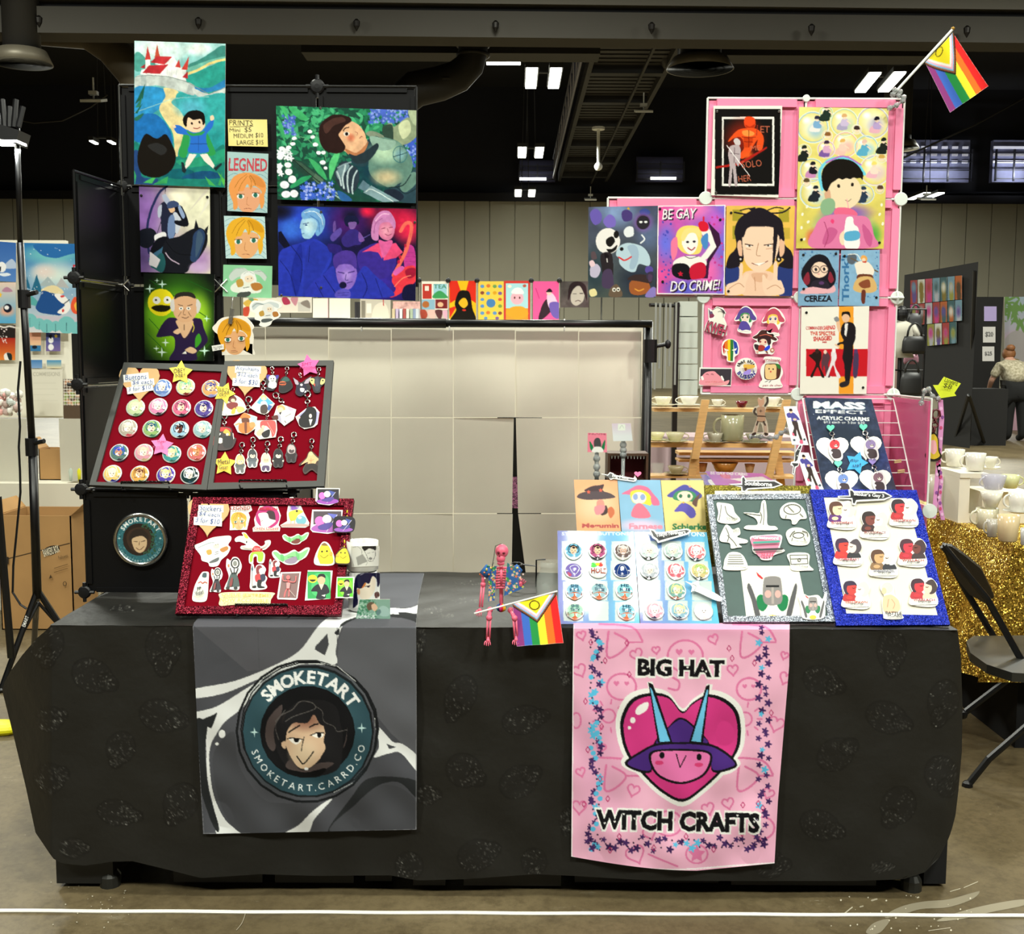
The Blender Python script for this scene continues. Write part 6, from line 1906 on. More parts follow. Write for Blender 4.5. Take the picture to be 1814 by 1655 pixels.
def suitcard(x0,y0,x1,y1,g1,g2):
 X=lambda a,b:'%g,%g'%(x0+(x1-x0)*a,y0+(y1-y0)*b)
 q=lambda s:' '.join(X(*map(float,p.split(',')))for p in s.split())
 return 'P %s '%g1+q('0,0 1,0 1,1 0,1')+';B %s '%g2+q('.3,.1 .9,.2 .8,.9 .2,.8')+';E f2e030 '+X(.22,.27)+',%g,%g'%((x1-x0)*.2,(y1-y0)*.15)+';B 2a2a10 '+q('.08,.3 .36,.3 .22,.38')+';B 1c1a26 '+q('.4,.48 .8,.48 .95,.75 .8,.85 .75,1 .38,1 .42,.75 .15,.72')+';P f0d8c0 '+q('.48,.45 .72,.45 .6,.68')+';E e8bc94 '+X(.6,.32)+',%g,%g'%((x1-x0)*.17,(y1-y0)*.15)+';B 1a1614 '+q('.42,.24 .5,.1 .72,.1 .78,.24 .6,.18')+';P f4f0ea '+q('.6,.88 .78,.84 .74,.93')
stick('sticker card of a suited man and a yellow ball on green',PW,V2,'P %s 450,1040 755,1045 720,1390 415,1410',suitcard(448,1056,730,1388,'2fa858','4ac070'))
stick('small lime card of a suited man and a yellow ball on the board edge',PW,V2,'P %s 815,1148 1030,1148 1010,1405 800,1405',suitcard(822,1160,1012,1392,'58c820','8ae03a'),off=.017)
stick('pale yellow lettered sticker at the bottom of the red board',PW,V1,'B efeab8 445,1370 640,1350 1140,1355 1160,1400 1130,1450 1110,1520 1000,1530 660,1520 450,1530 450,1440','T e0c868 480,1375,1130,1432,0,.015|QUEUE (EXTREME);T e0c868 470,1460,1105,1512,0,.015|NOW ACCESSIBLE',edge='efeab8')
# ------------------------------------------------ pink modular grid display
RY=3.755
PINK=mat('pink_plastic_panel','f28cb0',.4,spec=.4)
PINKD=mat('pink_panel_deep','d85f8c',.35,spec=.4)  # deeper pink for the cube's side panel, opaque like the rest
RX=[.308+PITCH_*k for k in range(4)]
RZ=[2.312-PITCH_*k for k in range(5)]+[.75]
t=thing('grid_display',(RX[2],RY,TZ),'pink modular grid display wall with white disc connectors','display')
for c,r in((1,0),(2,0),(0,1),(1,1),(2,1),(1,2),(2,2),(2,3),(2,4)):
 gpanel(t,RX[c],RX[c+1],RZ[r+1],RZ[r],RY,PINK,.024,.012)
gpanel_side(t,RX[3]-.004,3.40,RY,RZ[4],RZ[3],PINKD)
gpanel_side(t,RX[2]+.004,3.40,RY,RZ[5],RZ[4],PINK)
gpanel_side(t,RX[3]-.004,3.40,RY,RZ[5],RZ[4],PINK)
for x in RX[1:]:
 rod(t,(x,RY-.006,RZ[3 if x==RX[1]else 4]),(x,RY-.006,RZ[0]),WHITEP,.0035)
for z,a in((RZ[0],1),(RZ[1],0),(RZ[2],0),(RZ[3],1),(RZ[4],2)):
 rod(t,(RX[a],RY-.006,z),(RX[3],RY-.006,z),WHITEP,.0035)
rod(t,(RX[0],RY-.006,RZ[1]),(RX[0],RY-.006,RZ[2]),WHITEP,.0035)
rod(t,(RX[3],3.40,RZ[3]),(RX[3],RY,RZ[3]),WHITEP,.003)
rod(t,(RX[3],3.40,RZ[4]),(RX[3],3.40,RZ[3]),WHITEP,.003)
DISC=mat('white_disc','dfe6e0',.45)
for x,z in((1,1),(2,1),(3,1),(1,2),(2,2),(3,2),(2,3),(3,3),(2,0)):
 m=MB()
 R_=Vector((0,-1,0)).to_track_quat('Z','Y').to_matrix()
 rr=.022 if(x,z)!=(2,0)else.012
 m.lathe((RX[x],RY-.006,RZ[z]),[(rr,0),(rr,.004),(rr*.9,.006),(.0001,.0062)],24,R=R_)
 if x==3 and z>1:
  for a in range(4):
   m.tube([(RX[x]+.02*math.cos(a*pi/2),RY-.012,RZ[z]+.02*math.sin(a*pi/2)),(RX[x],RY-.02,RZ[z])],.004,6)
 m.build('connector',DISC,t)
m=MB()
m.lathe((RX[3]+.003,3.39,RZ[4]-.02),[(.022,0),(.022,.005),(.0001,.006)],20,R=Vector((0,-1,0)).to_track_quat('Z','Y').to_matrix())
m.build('connector',DISC,t)
PR=vert(RY-.0155)
GP='prints on the pink display'
WAR='''
R 0e0d0d 728,98 1070,548
R f2efe8 764,140 1038,502;R 121010 774,152 1028,490
g 8a2010 880,250,130,130
B e8481c 880,170 885,145 905,138 930,145 940,165 935,195 905,200 885,190
B b83010 885,180 910,190 935,178 930,196 900,200
B e8501c 800,260 840,215 880,200 940,200 980,240 980,290 965,320 945,300 950,260 930,290 910,330 870,360 855,340 880,300 865,250 830,250 800,270
B f09040 870,215 905,210 935,225 920,240 880,238;B c83c10 880,250 925,250 915,290 885,300
C 6a1408 3 905,210 905,300;C 6a1408 3 870,245 905,250 940,245;C 6a1408 3 880,270 925,272
g e85a20 900,340,40,30
P b02018 730,400 850,380 1000,295 1000,305 860,392 735,410
B cfc4c4 825,265 840,250 858,262 860,285 840,290
B b8a8ac 800,310 815,290 855,290 862,340 850,400 835,380 845,490 830,495 820,410 812,495 798,495 805,400 798,350
L 5a4a50 3 830,300 828,380;L 5a4a50 3 808,330 855,335
L f4f0f0 4 790,290 910,450
T c8664a 966,188,1014,222,0,0|ET
T c8664a 915,290,966,316,-4,0|ME
T c8664a 868,368,972,404,-6,0|SOLO
T c8664a 850,446,916,478,-6,0|HER
L a03020 4 950,185 945,235
'''
sheet('art_print','black bordered print of a red giant and pale swordsman, topmost on pink grid','print',PR,VG,[(720,82),(1080,82),(1060,562),(707,550)],WAR,'f0ece2',GP,pins=((738,112,'s'),(1062,112,'s'),(733,536,'s')))
BUB=['v e8dc88 d8c85a 90 830','n .1 14 5']
for(x,y,q,cl)in((1240,195,82,'8ab8d0'),(1405,170,72,'b0c8a8'),(1555,170,84,'b0a8d0'),(1410,285,66,'e8a8a0'),(1520,300,62,'90c8d8'),(1310,310,45,'d0a0c8'),(1235,420,62,'98b8b8'),(1565,420,80,'d8b8c0'),(1250,540,78,'a8c8d8'),(1510,545,50,'a0b8c8'),(1195,320,36,'d0d0a0'),(1610,300,36,'c0c890'),(1310,120,34,'a8c898'),(1470,205,24,'e8d8c8'),(1315,238,26,'e8c8a8'),(1205,480,24,'d8c8a8'),(1600,355,24,'e0d0a8'),(1590,518,22,'d0c0a8')):
 BUB+=['O e8ecd8 6 %g,%g,%g,%g'%(x,y,q,q),'g f4f2dc %g,%g,%g,%g'%(x,y,q,q),'g %scc %g,%g,%g,%g'%(cl,x+q*.2,y+q*.2,q*.7,q*.7),'O %s 4 %g,%g,%g,%g'%(cl,x,y,q*.95,q*.95),'g ffffff %g,%g,%g,%g'%(x-q*.4,y-q*.45,q*.35,q*.3)]
for(x,y,hr,cl,lg)in((1262,175,'2a2a40','7aa8d0','e8e4e0'),(1405,165,'d8a870','c8b8d8','a8a0c0'),(1575,180,'1e1c28','b8a0d0','e8b0c0'),(1395,295,'e0b060','f0c8b8','f0c0b0'),(1510,300,'e8c0b0','5aa8c8','5aa8c8'),(1312,305,'3a2a40','d8a8c8','7a58a0'),(1240,415,'1c1c24','1c1c24','c888b8'),(1560,415,'f0d870','f0d8c8','e8b0c0'),(1255,540,'202830','202830','202830'),(1505,545,'2a3a50','2a3a50','2a3a50'),(1195,330,'1e2420','1e2420','1e2420'),(1610,290,'1e2420','1e2420','1e2420'),(1312,118,'203028','203028','203028')):
 BUB+=['B %s %g,%g %g,%g %g,%g %g,%g'%(lg,x-26,y+8,x+8,y+6,x+12,y+42,x-40,y+40),'B %s %g,%g %g,%g %g,%g %g,%g'%(cl,x-14,y-12,x+16,y-12,x+20,y+22,x-18,y+20),'E f0d4bc %g,%g,11,13'%(x,y-24),'B %s %g,%g %g,%g %g,%g %g,%g'%(hr,x-13,y-24,x-8,y-40,x+9,y-40,x+13,y-26),'L f0d4bc 6 %g,%g %g,%g'%(x+14,y-4,x+32,y+10)]
for(x,y,hr)in((1470,205,'3a2a28'),(1318,238,'8a5a30'),(1207,480,'5a4a30'),(1600,355,'c8a050'),(1592,516,'5a4030')):
 BUB+=['E f0d4b8 %g,%g,14,16'%(x,y),'B %s %g,%g %g,%g %g,%g %g,%g'%(hr,x-15,y,x-10,y-17,x+10,y-17,x+15,y)]
BUB+=['E f4f2dc %g,%g,6,9,%g'%(x,y,(x*3)%60)for x,y in((1185,650),(1180,720),(1215,690),(1600,600),(1590,650),(1195,780),(1605,700),(1210,610),(1230,760))]
BUB+=['g 4a8ac8 1400,720,190,130','g 8a5ab8 1420,640,170,60','g d84a48 1250,770,60,60','g 58a848 1560,760,50,80']
BUB.append('''C 70d0e8 16 1290,520 1275,430 1320,370 1400,355 1470,385 1510,440;C b070c8 8 1310,380 1400,345 1490,390
B ecd8b4 1320,480 1380,450 1460,460 1495,520 1480,580 1430,620 1360,620 1330,560
B d8a888 1300,540 1325,520 1335,570 1315,585
B 17130f 1290,500 1290,420 1340,370 1400,360 1460,380 1500,430 1500,470 1490,460 1470,462 1455,458 1435,465 1415,460 1395,468 1375,462 1355,475 1335,490 1320,520 1310,530
E 2a2420 1375,502,8,10;E 2a2420 1446,494,8,10
C 8a6a50 3 1410,575 1425,582 1440,570;L f0a8b0 5 1418,570 1432,650
B e8688c 1350,640 1370,615 1440,620 1475,650 1440,660 1370,665
B e07aa8 1250,720 1290,665 1370,650 1460,655 1530,670 1560,760 1562,825 1235,825
B c85c90 1320,720 1370,740 1330,800 1290,800;B c85c90 1500,700 1550,760 1540,820 1510,780
C a8406c 4 1300,690 1320,760 1300,820;B e8447a 1340,675 1352,685 1345,700 1332,688
B f0d8bc 1380,760 1420,725 1445,750 1430,800 1390,810
B f2f2f0 1410,690 1420,665 1448,665 1455,700 1480,730 1480,825 1410,825 1405,740;B 5aa8d0 1410,745 1478,738 1480,780 1412,788
B 8ab08a 1280,600 1300,572 1340,568 1358,600 1340,645 1300,652 1282,630''')
sheet('art_print','tall bubble filled print of a black haired person drinking milk in a pink sweater','print',PR.off(.001),VG,[(1168,88),(1637,96),(1610,830),(1152,828)],'\n'.join(BUB),'e0d478',GP,pins=((1180,782,'k'),(1588,798,'k')))
GHO='''
v 4a5068 4a5450 610 1085
g 8098c0 210,640,150,110;g 283040 330,1000,160,140;g 2e4048 100,950,100,150;g 5a6a8a 380,760,90,120
n .15 14 8
B 6a5ab0 75,640 105,620 135,650 130,690 100,705 80,680;B 7a68c0 145,680 175,650 205,670 205,710 170,720 150,705
B 4a3a78 240,640 265,625 295,645 290,680 250,685;B d8a030 268,622 275,612 282,625
B 3a4a90 335,630 365,620 390,640 370,655 340,650
E 2c2830 352,690,38,40;g 8a5ab0 352,690,66,66;E 2c2830 352,692,34,36;E f0f0f0 340,690,9,6;E f0f0f0 366,690,9,6
E ece8e4 168,790,64,68;B 1a1818 160,780 190,765 205,790 180,820 160,805;B 1a1818 160,832 190,830 215,810 210,835 180,852;E 1a1818 212,755,14,20
B 2a2428 130,860 180,850 195,900 190,1000 150,1000 135,930;L e8e4e0 5 160,860 165,900;B 1a1418 150,850 175,870 155,880
B b8d0dc 210,860 225,820 270,800 330,810 370,840 390,890 380,920 330,910 310,950 270,945 230,910 225,880
B a0b8cc 270,820 310,810 330,860 310,930 280,930 290,870;E 1a1818 240,832,10,10;C d83a3a 8 225,875 255,890 290,872
B e4e8ec 250,740 270,715 300,720 300,760 265,770;C e8ecf0 8 340,800 360,780 345,758
B 4a3c58 140,960 165,935 190,950 195,1030 140,1030;B c0b8d0 80,920 110,910 130,940 110,980 75,970;B e8c8d0 70,900 90,890 100,915 80,925
B a05a30 280,1010 320,985 370,995 390,1040 350,1070 290,1065;B 3a2c2c 270,990 310,965 380,970 395,1010 330,1000;C e8a040 6 310,1040 330,1050 355,1040
B 6a5848 180,1040 210,1015 235,1040 240,1080 175,1080;E f0ece0 200,1045,10,11;E f0ece0 222,1043,10,11;E 1a1818 201,1046,5,5;E 1a1818 222,1044,5,5
B 8a7ac0 370,1060 400,1030 420,1040 415,1080 365,1082;B e8dca0 70,1050 100,1040 110,1070 80,1080;E 5a4a9a 383,940,22,20;B 3a3448 370,960 400,950 405,990 375,990
B 5a4a50 80,850 100,845 110,880 85,885;B 503c58 380,965 400,970 395,1000 380,1000
'''
sheet('art_print','dark spooky print with round white ghosts and a pumpkin, far end of pink display','print',PR.off(.002),VG,[(66,612),(430,605),(418,1086),(63,1084)],GHO,'4a5060',GP)
CRI='''
w e8509a 7a6ad8 428 780
g f078b8 600,620,160,80;g 6a70e0 470,800,80,150;g e868b0 690,950,110,130;g 5a60d0 560,1040,150,70;g c858c0 730,700,70,90
n .1 20 4
s 4a4ab8 30 5 2 440,680,500,1040
s c83a90 30 6 3 690,640,770,1050
P f4d8d0 660,690 700,730 745,760 750,820 720,860 690,880 680,840 710,800 690,760 650,720
B f4eee8 650,740 690,730 740,770 745,820 700,870 670,890 650,880 690,830 700,800
P 3a1a3a 690,690 750,750 760,800 700,900 690,985 660,985 690,880 735,820
B f4eee8 510,900 560,870 640,870 680,890 680,920 640,930 530,935
B 16141a 505,920 545,905 590,920 610,985 560,990 510,970;B c81c38 600,925 650,900 680,920 675,975 640,988 600,985
X c81c38 548,962,16,0
B f0d870 525,800 530,740 570,710 640,715 660,760 655,840 620,860 560,850
B f6f0ea 555,800 575,745 620,745 640,790 625,840 600,858 575,845
B f0dc88 550,770 575,725 640,725 650,770 620,748 590,752 565,790
B f07aa0 500,790 530,770 530,850 510,890 498,860;B 4a88c8 655,780 690,750 690,820 670,830
E 2a2430 585,795,8,6;E 2a2430 620,793,8,6;C a0283a 6 585,825 605,838 622,824;C 2a1a24 3 570,868 600,880 640,868
B d81c34 640,700 660,685 690,700 690,735 655,738;L d81c34 9 668,700 668,665
T 2a1430 456,625,640,680,-2,.03,.25|BE GAY
T f8f4f4 450,620,634,674,-2,.01,.25|BE GAY
T 2a1430 498,1000,762,1056,-2,.03,.25|DO CRIME!
T f8f4f4 492,995,756,1050,-2,.01,.25|DO CRIME!
L f4f0f0 8 429,606 783,601;L f4f0f0 8 425,1066 778,1069;L f4f0f0 7 430,606 426,1066;L f4f0f0 7 781,602 776,1068
'''
sheet('art_print','pink and purple print lettered BE GAY DO CRIME with a pale waving woman','print',PR.off(.002),VG,[(428,605),(783,600),(778,1070),(424,1068)],CRI,'d860b8',GP,pins=((440,622,'k'),(755,678,'k'),(454,1002,'k')))
MAN='''
v e8bc58 e8b448 605 1080
R a89830 820,625 870,685;R a89830 820,710 870,780;R a89830 1060,625 1115,690;R c8a840 1070,720 1120,780
n .06 20 6
B 2a3a78 785,920 840,910 870,1000 790,1040;B 2a3a78 1060,920 1140,910 1135,1070 1060,1070
B f0c8ac 890,950 1020,950 1050,1010 1030,1075 880,1075 870,1010
B e0b090 920,960 1000,960 985,1000 940,1000
B 1f1a22 830,740 850,680 900,640 960,615 1020,640 1080,690 1090,800 1130,850 1140,930 1060,920 1080,880 870,880 860,920 790,930 800,870 840,820
B f4d0b4 870,760 885,720 960,715 1050,720 1065,790 1050,870 1010,930 960,955 910,930 880,880
B e8b898 845,800 865,790 870,870 852,860;B e8b898 1065,790 1090,780 1090,850 1068,870
B 1f1a22 855,740 880,690 940,660 1020,670 1080,720 1090,790 1060,760 1040,722 960,712 900,722 875,770
P 1f1a22 1035,720 1060,730 1040,900 1028,920;P 1f1a22 900,620 940,612 930,640;C 1f1a22 8 830,640 890,650 940,650;C 1f1a22 8 1010,645 1080,640 1120,615;C 1f1a22 6 860,630 910,620 960,640;C 1f1a22 6 980,640 1040,615 1085,620
L 3a2420 5 885,805 925,812;L 3a2420 5 985,812 1035,805;E f4f0ea 905,815,14,5;E f4f0ea 1010,814,14,5;E 3a2a20 908,815,5,5;E 3a2a20 1006,814,5,5
C 9a6848 3 955,800 945,860 965,866;C 7a3a34 4 920,905 960,915 1005,893;P f8f4ec 930,908 995,900 960,918
C c08a70 3 890,830 915,835;C c08a70 3 995,832 1030,828
E 1a161a 862,885,16,17;E 1a161a 1062,885,14,16;E d8d0c8 862,885,6,6;E d8d0c8 1062,885,5,6
B f4d0b4 850,990 855,920 868,905 875,930 872,985 890,960 905,965 890,1010 880,1060 830,1075 790,1070 790,1020
B f4d0b4 1030,990 1035,910 1048,895 1056,925 1055,990 1075,1000 1090,1060 1030,1075 985,1060 975,980 985,965 1000,990
C b88060 3 800,1040 850,1010 880,1030;C b88060 3 1000,1040 1040,1020 1075,1040;C b88060 3 935,980 940,1050
'''
sheet('art_print','print of a smirking long haired man holding up two fingers, yellow background','print',PR.off(.002),VG,[(788,605),(1146,605),(1132,1078),(780,1074)],MAN,'e8b850',GP,pins=((812,642,'k'),(798,1052,'k')))
sheet('mini_print','blue mini print of a bespectacled dark haired girl','print',PR.off(.001),VG,[(1168,838),(1378,838),(1370,1130),(1162,1128)],'''
n .08 10 3
s 4a78a8 40 5 4 1170,845,1370,1060
g a8d0e0 1270,950,90,110
B 1c1a22 1190,1000 1180,950 1215,890 1260,860 1310,870 1340,920 1360,970 1350,1020 1310,1040 1230,1040
B 8a2a3a 1190,990 1215,950 1225,1000 1205,1020;B 8a2a3a 1330,950 1350,990 1335,1010 1320,990
E f4d4bc 1275,940,44,42;B 1c1a22 1230,930 1240,880 1300,870 1320,920 1300,890 1260,895
O 5a4a48 4 1255,938,20,18;O 5a4a48 4 1300,936,20,18;E 2a2a30 1256,938,7,9;E 2a2a30 1299,936,7,9;E e8a8a0 1270,962,8,4
B 2a2430 1240,1000 1310,1000 1330,1060 1230,1060;B e8b0b8 1180,1050 1230,1030 1320,1040 1350,1020 1345,1060 1190,1066;E 5a3a68 1285,1010,14,9
T 16141a 1194,1074,1340,1108,-1,.035|CEREZA
''','7fa8c8',GP,pins=((1190,862,'k'),(1360,856,'k'),(1192,1040,'k')))
sheet('mini_print','blue mini print of a bearded axe carrier with vertical lettering','print',PR.off(.001),VG,[(1388,838),(1590,836),(1586,1130),(1376,1128)],'''
n .08 10 9
s 4a78a8 30 4 5 1500,845,1585,1100
T 3a70a0 1290,965,1530,1005,-90,.03|Thork'l
B 5a6470 1420,870 1450,855 1470,875 1455,910 1425,905;L 6a5a48 7 1440,880 1580,950
B f0e4d4 1460,910 1490,895 1530,900 1560,940 1545,975 1480,975 1465,940
B e8a85a 1490,880 1500,865 1520,870 1525,890 1505,900;E c84838 1510,898,12,6;E f0d4b8 1506,888,10,9
B 6a3a28 1480,965 1545,965 1550,990 1475,990;B d8b070 1450,1030 1480,980 1550,980 1575,1040 1540,1062 1470,1055
B 8a4a30 1480,1010 1530,990 1540,1030 1500,1035;B 6a3428 1495,1050 1515,1050 1512,1112 1495,1110
C f4f0e8 4 1425,860 1470,860 1490,890
''','86b0d0',GP,pins=((1405,868,'k'),(1572,1085,'k')))
SPY='''
n .02 30 3
R f0a030 1376,1132 1452,1590
R c81c28 1205,1355 1528,1498
T b8282c 1204,1236,1294,1254,0,.015|COMMANDER
T d03030 1296,1232,1358,1254,-3,.03|SHEPARD
T b8282c 1226,1262,1356,1284,0,.02|THE SPECTRE
T d8401c 1226,1266,1356,1280,0,.0|THE SPECTRE
T c8302c 1242,1288,1340,1312,-3,.04|SHAGGED
T b8282c 1290,1314,1314,1324,0,.01|ME
B 2a1a18 1245,1370 1280,1365 1285,1400 1275,1440 1300,1500 1285,1500 1265,1450 1240,1500 1228,1495 1255,1430 1220,1390 1235,1380
B 5a3a44 1295,1380 1315,1370 1330,1400 1320,1440 1330,1500 1310,1495 1300,1440 1290,1470 1285,1420
B e8e0e4 1335,1375 1355,1365 1365,1400 1355,1440 1385,1500 1365,1500 1345,1440 1320,1500 1308,1496 1335,1420
B 4a3a5a 1455,1375 1475,1370 1480,1420 1470,1500 1450,1490
E 3a2420 1262,1366,11,13;E f0d0c0 1305,1370,9,11;E f4f0f0 1350,1362,10,12;E 5a3a6a 1465,1366,10,12
B 1e1a1e 1385,1270 1400,1220 1440,1215 1462,1240 1462,1300 1450,1340 1450,1400 1440,1460 1430,1530 1410,1530 1405,1440 1395,1400 1400,1330 1365,1340 1370,1325 1400,1310
B 2a262a 1385,1530 1430,1520 1425,1545 1395,1555 1380,1548
P e8e4e0 1408,1220 1425,1220 1415,1290 1405,1280
E e8bc9a 1412,1190,20,26;B 1c1614 1392,1185 1395,1162 1430,1160 1436,1190 1425,1175 1405,1172
B e8bc9a 1360,1200 1372,1190 1382,1225 1385,1260 1372,1262;B 8a8c90 1350,1195 1368,1185 1378,1205 1360,1212
L e8bc9a 8 1358,1332 1378,1345
'''
sheet('art_print','white film poster style print of a man in black before an orange stripe','print',PR.off(.001),VG,[(1180,1136),(1535,1130),(1520,1590),(1172,1590)],SPY,'f0ece0',GP,pins=((1206,1164,'k'),(1502,1556,'k')))
P3=vert(RY-.0035)
G3='stickers on the pink panel'
def pstick(label,outline,art,off=.0095):
 return stick(label,P3,V3,outline,art,G3,off=off,thick=.0014)
pstick('sticker of a white tufted bird above red lettering on pink','P %s 300,140 370,180 440,120 540,140 590,220 560,300 600,400 605,580 540,600 240,510 260,420 310,330','P 6a5a78 310,155 340,200 460,200 380,260 330,300 320,250;B 8a3a58 330,250 400,240 390,290 330,305;B f2eee2 370,200 460,140 550,220 540,330 590,420 480,470 380,440 320,370 420,310;C 2a2426 6 370,180 460,140 540,200 545,300;C 2a2426 5 460,205 500,195 540,215;P 4a4048 500,150 560,190 580,240 540,220;T 3a2028 265,385,600,575,16,.06|KWEH;T c8506c 272,392,594,570,16,.02|KWEH')
def hatgirl(x0,y0,sc,hat,hair,dress,eye,band='e8a090'):
 q=lambda s:' '.join('%g,%g'%(x0+float(p.split(',')[0])*sc,y0+float(p.split(',')[1])*sc)for p in s.split())
 E=lambda c,a,b,r1,r2:'E %s %g,%g,%g,%g'%(c,x0+a*sc,y0+b*sc,r1*sc,r2*sc)
 out='B %s '+q('0,200 60,110 120,20 200,0 290,60 350,160 350,220 290,260 280,300 250,370 270,430 180,440 60,410 50,360 100,300 90,240 10,240')
 return out,';'.join(['B %s '%dress+q('105,250 190,250 250,340 240,395 180,380 120,395 60,370'),'B %s '%hair+q('70,180 90,110 220,90 270,150 270,240 230,260 220,200 120,200 110,250 80,240'),'B f8dcc8 '+q('95,170 130,120 220,120 240,180 210,235 130,235'),'B %s '%hat+q('10,220 30,170 90,60 180,15 260,60 300,130 345,190 330,225 260,210 230,120 150,105 95,140 80,200'),'P %s '%hair+q('95,175 105,120 220,112 240,165 200,130 150,128'),E(eye,128,175,16,22),E(eye,205,172,16,22),E('ffffff',124,166,5,6),E('ffffff',200,163,5,6),E('e89a90',165,215,8,4),'B f6f0ec '+q('75,365 120,390 180,378 240,392 235,410 170,405 90,400')])
for args,lb in((((728,115),1,'5a4a98','3f8a5a','5a4aa0','2a5a3a'),'sticker of a small girl in a violet hat and cape on pink'),(((1165,135),1.05,'c85068','f0cc50','d05a78','2a3a78'),'sticker of a small blond girl in a rose hat on pink')):
 (x0,y0),sc,hat,hair,dr,ey=args
 ol,ar=hatgirl(x0,y0,sc,hat,hair,dr,ey)
 pstick(lb,ol,ar)
pstick('sticker of a small girl in a brown pointed hat with blue ribbon on pink','B %s 1010,620 1080,560 1150,500 1280,490 1330,470 1320,540 1420,640 1400,680 1340,700 1330,780 1370,830 1330,890 1240,880 1080,880 1060,840 1030,780 1040,710 1090,680','B 4a2a28 1015,615 1090,570 1160,500 1270,505 1335,475 1310,540 1340,590 1405,640 1380,670 1300,640 1150,600 1080,640;C d86a58 12 1130,590 1230,570 1320,600;B 3a2226 1095,660 1120,600 1280,600 1310,700 1270,740 1240,690 1130,700;E f4d0b8 1185,690,62,50;E a03040 1140,685,14,18;E a03040 1220,690,14,18;B 3a2a30 1040,730 1110,740 1130,800 1070,810;B b03a34 1120,740 1210,760 1200,820 1110,830;B 2a48d8 1200,800 1280,740 1290,790 1230,830;B e8b0a0 1070,840 1110,830 1100,870;E c07a68 1330,820,36,36;E f4e4d8 1330,820,18,16;B 8a4a38 1220,840 1250,840 1260,880')
sk='B %s 520,780 540,690 600,645 700,645 770,690 800,780 790,880 730,930 720,1010 610,1000 600,920 530,890'
pstick('sticker of a rainbow striped skull shape on pink',sk,'P c82c24 545,850 535,760 570,690 570,800 560,890;P e87a28 570,690 617,655 617,900 600,800 570,880;P f0d028 617,650 660,648 660,995 620,985 617,900;P 2f7a3a 660,648 705,655 710,800 700,995 660,995;P 2a48a8 705,655 760,700 785,790 770,880 740,880 720,810;P f8f4ee 555,790 640,820 610,835 570,825;P f8f4ee 680,820 765,785 750,825 710,832')
pstick('round sticker lettered that shit BUSSIN on pink','E f6f4ee 910,1120,178,178','A 1a181c 910,1130,142,-72,62,54,.04|that shit;A 2a2a88 910,1105,142,245,110,58,.05|BUSSIN\';B e8b850 860,1050 960,1050 1030,1060 1030,1100 950,1120 870,1110;B 8a4a2a 870,1110 910,1105 905,1150 880,1150;B a890e8 850,1190 900,1150 970,1130 960,1200 880,1215;P e8b850 880,1030 870,1000 910,1040',off=.01)
pstick('sticker of a smiling toast slice with lettering on pink','B %s 1190,960 1240,920 1450,940 1465,990 1430,1020 1490,1120 1500,1200 1460,1300 1480,1420 1140,1420 1140,1330 1170,1290 1140,1180 1160,1080 1220,1010','B 5a3028 1215,1060 1270,1035 1420,1040 1470,1100 1440,1260 1330,1300 1220,1285 1200,1200;B f0cc90 1225,1060 1300,1050 1390,1060 1395,1200 1380,1280 1240,1280 1215,1180;B 3a7a3a 1380,1040 1440,1050 1465,1100 1430,1120;E 2a1c1a 1280,1120,12,12;E 2a1c1a 1345,1125,12,12;E d85a50 1305,1165,14,14;L 1a1616 8 1215,1330 1260,1310;L 1a1616 8 1280,1335 1310,1310;T a8384c 1195,955,1455,1000,4,.02,.2|croissant;T a8384c 1155,1368,1470,1408,0,.02,.2|pan de chan')
pstick('dark rectangular sticker card of a pink dozing blob on pink','P %s 165,1095 690,1105 670,1400 155,1388','P 3e3840 182,1120 676,1122 665,1382 172,1372;B f09aa8 180,1375 200,1250 260,1180 330,1160 400,1160 440,1190 520,1270 560,1380;B f0a0a8 540,1340 640,1300 620,1360 570,1382;B f8f6f2 185,1250 215,1235 235,1290 205,1300;B f8f6f2 505,1240 530,1235 560,1300 530,1300;C 7a3a48 5 270,1210 290,1200 310,1215;C 7a3a48 5 350,1205 370,1200 390,1212;T c85a40 245,1315,530,1340,-1,.0,.15|what if after you;T e8c8a0 290,1348,560,1370,-1,.0,.15|to die on my sword')
PN=lean(3.40,.93,3.722,1.345)
PNB=PN.off(.006)
t=thing('wire_rack_panel',PN.hit(1500,870),'white wire rack panel leaning in the pink cube under the charm board','rack')
def PNX(u,v):
 return Vector((RX[2]+.012+u*.3,3.40+.322*v,.93+.415*v))
for k in range(12):
 m=MB()
 m.tube([PNX(0,k/11),PNX(1,k/11)],.0016,6)
 m.build('rung',WHITEP,t)
for u_ in(0,.25,.75,1):
 m=MB()
 m.tube([PNX(u_,0),PNX(u_,1)],.003 if u_ in(0,1)else.0014,6)
 m.build('rail',WHITEP,t)
NEB='''
v 303a50 30384a 705 880
g 3c4a80 1300,500,180,140;g 46508c 960,700,160,120
n .35 18 7
n .25 5 11
g 4a5490 1080,1200,200,140;g 2a3442 1000,350,260,120
s c8d0e8 90 1.6 3 720,95,1325,900
T b8d0d8 780,125,1120,172,1.5,.05|MASS
T f4f8f8 778,122,1116,168,1.5,.045|MASS
T f0f4f4 792,178,1124,200,1.5,.02|EFFECT
T f0f4f0 800,220,1146,245,1.5,.03|ACRYLIC CHARMS
T e8ece8 846,250,1115,268,1.5,.01|$12 each or 3 for $30
'''
sheet('charm_board','dark starry board of acrylic charms leaning on the white wire rack','board',PNB,VK,[(720,95),(1160,105),(1372,880),(882,880)],NEB,'303848',None,m=GLOSS,thick=.003)
PNS=PNB.off(.0045)
GC='charms on the starry board'
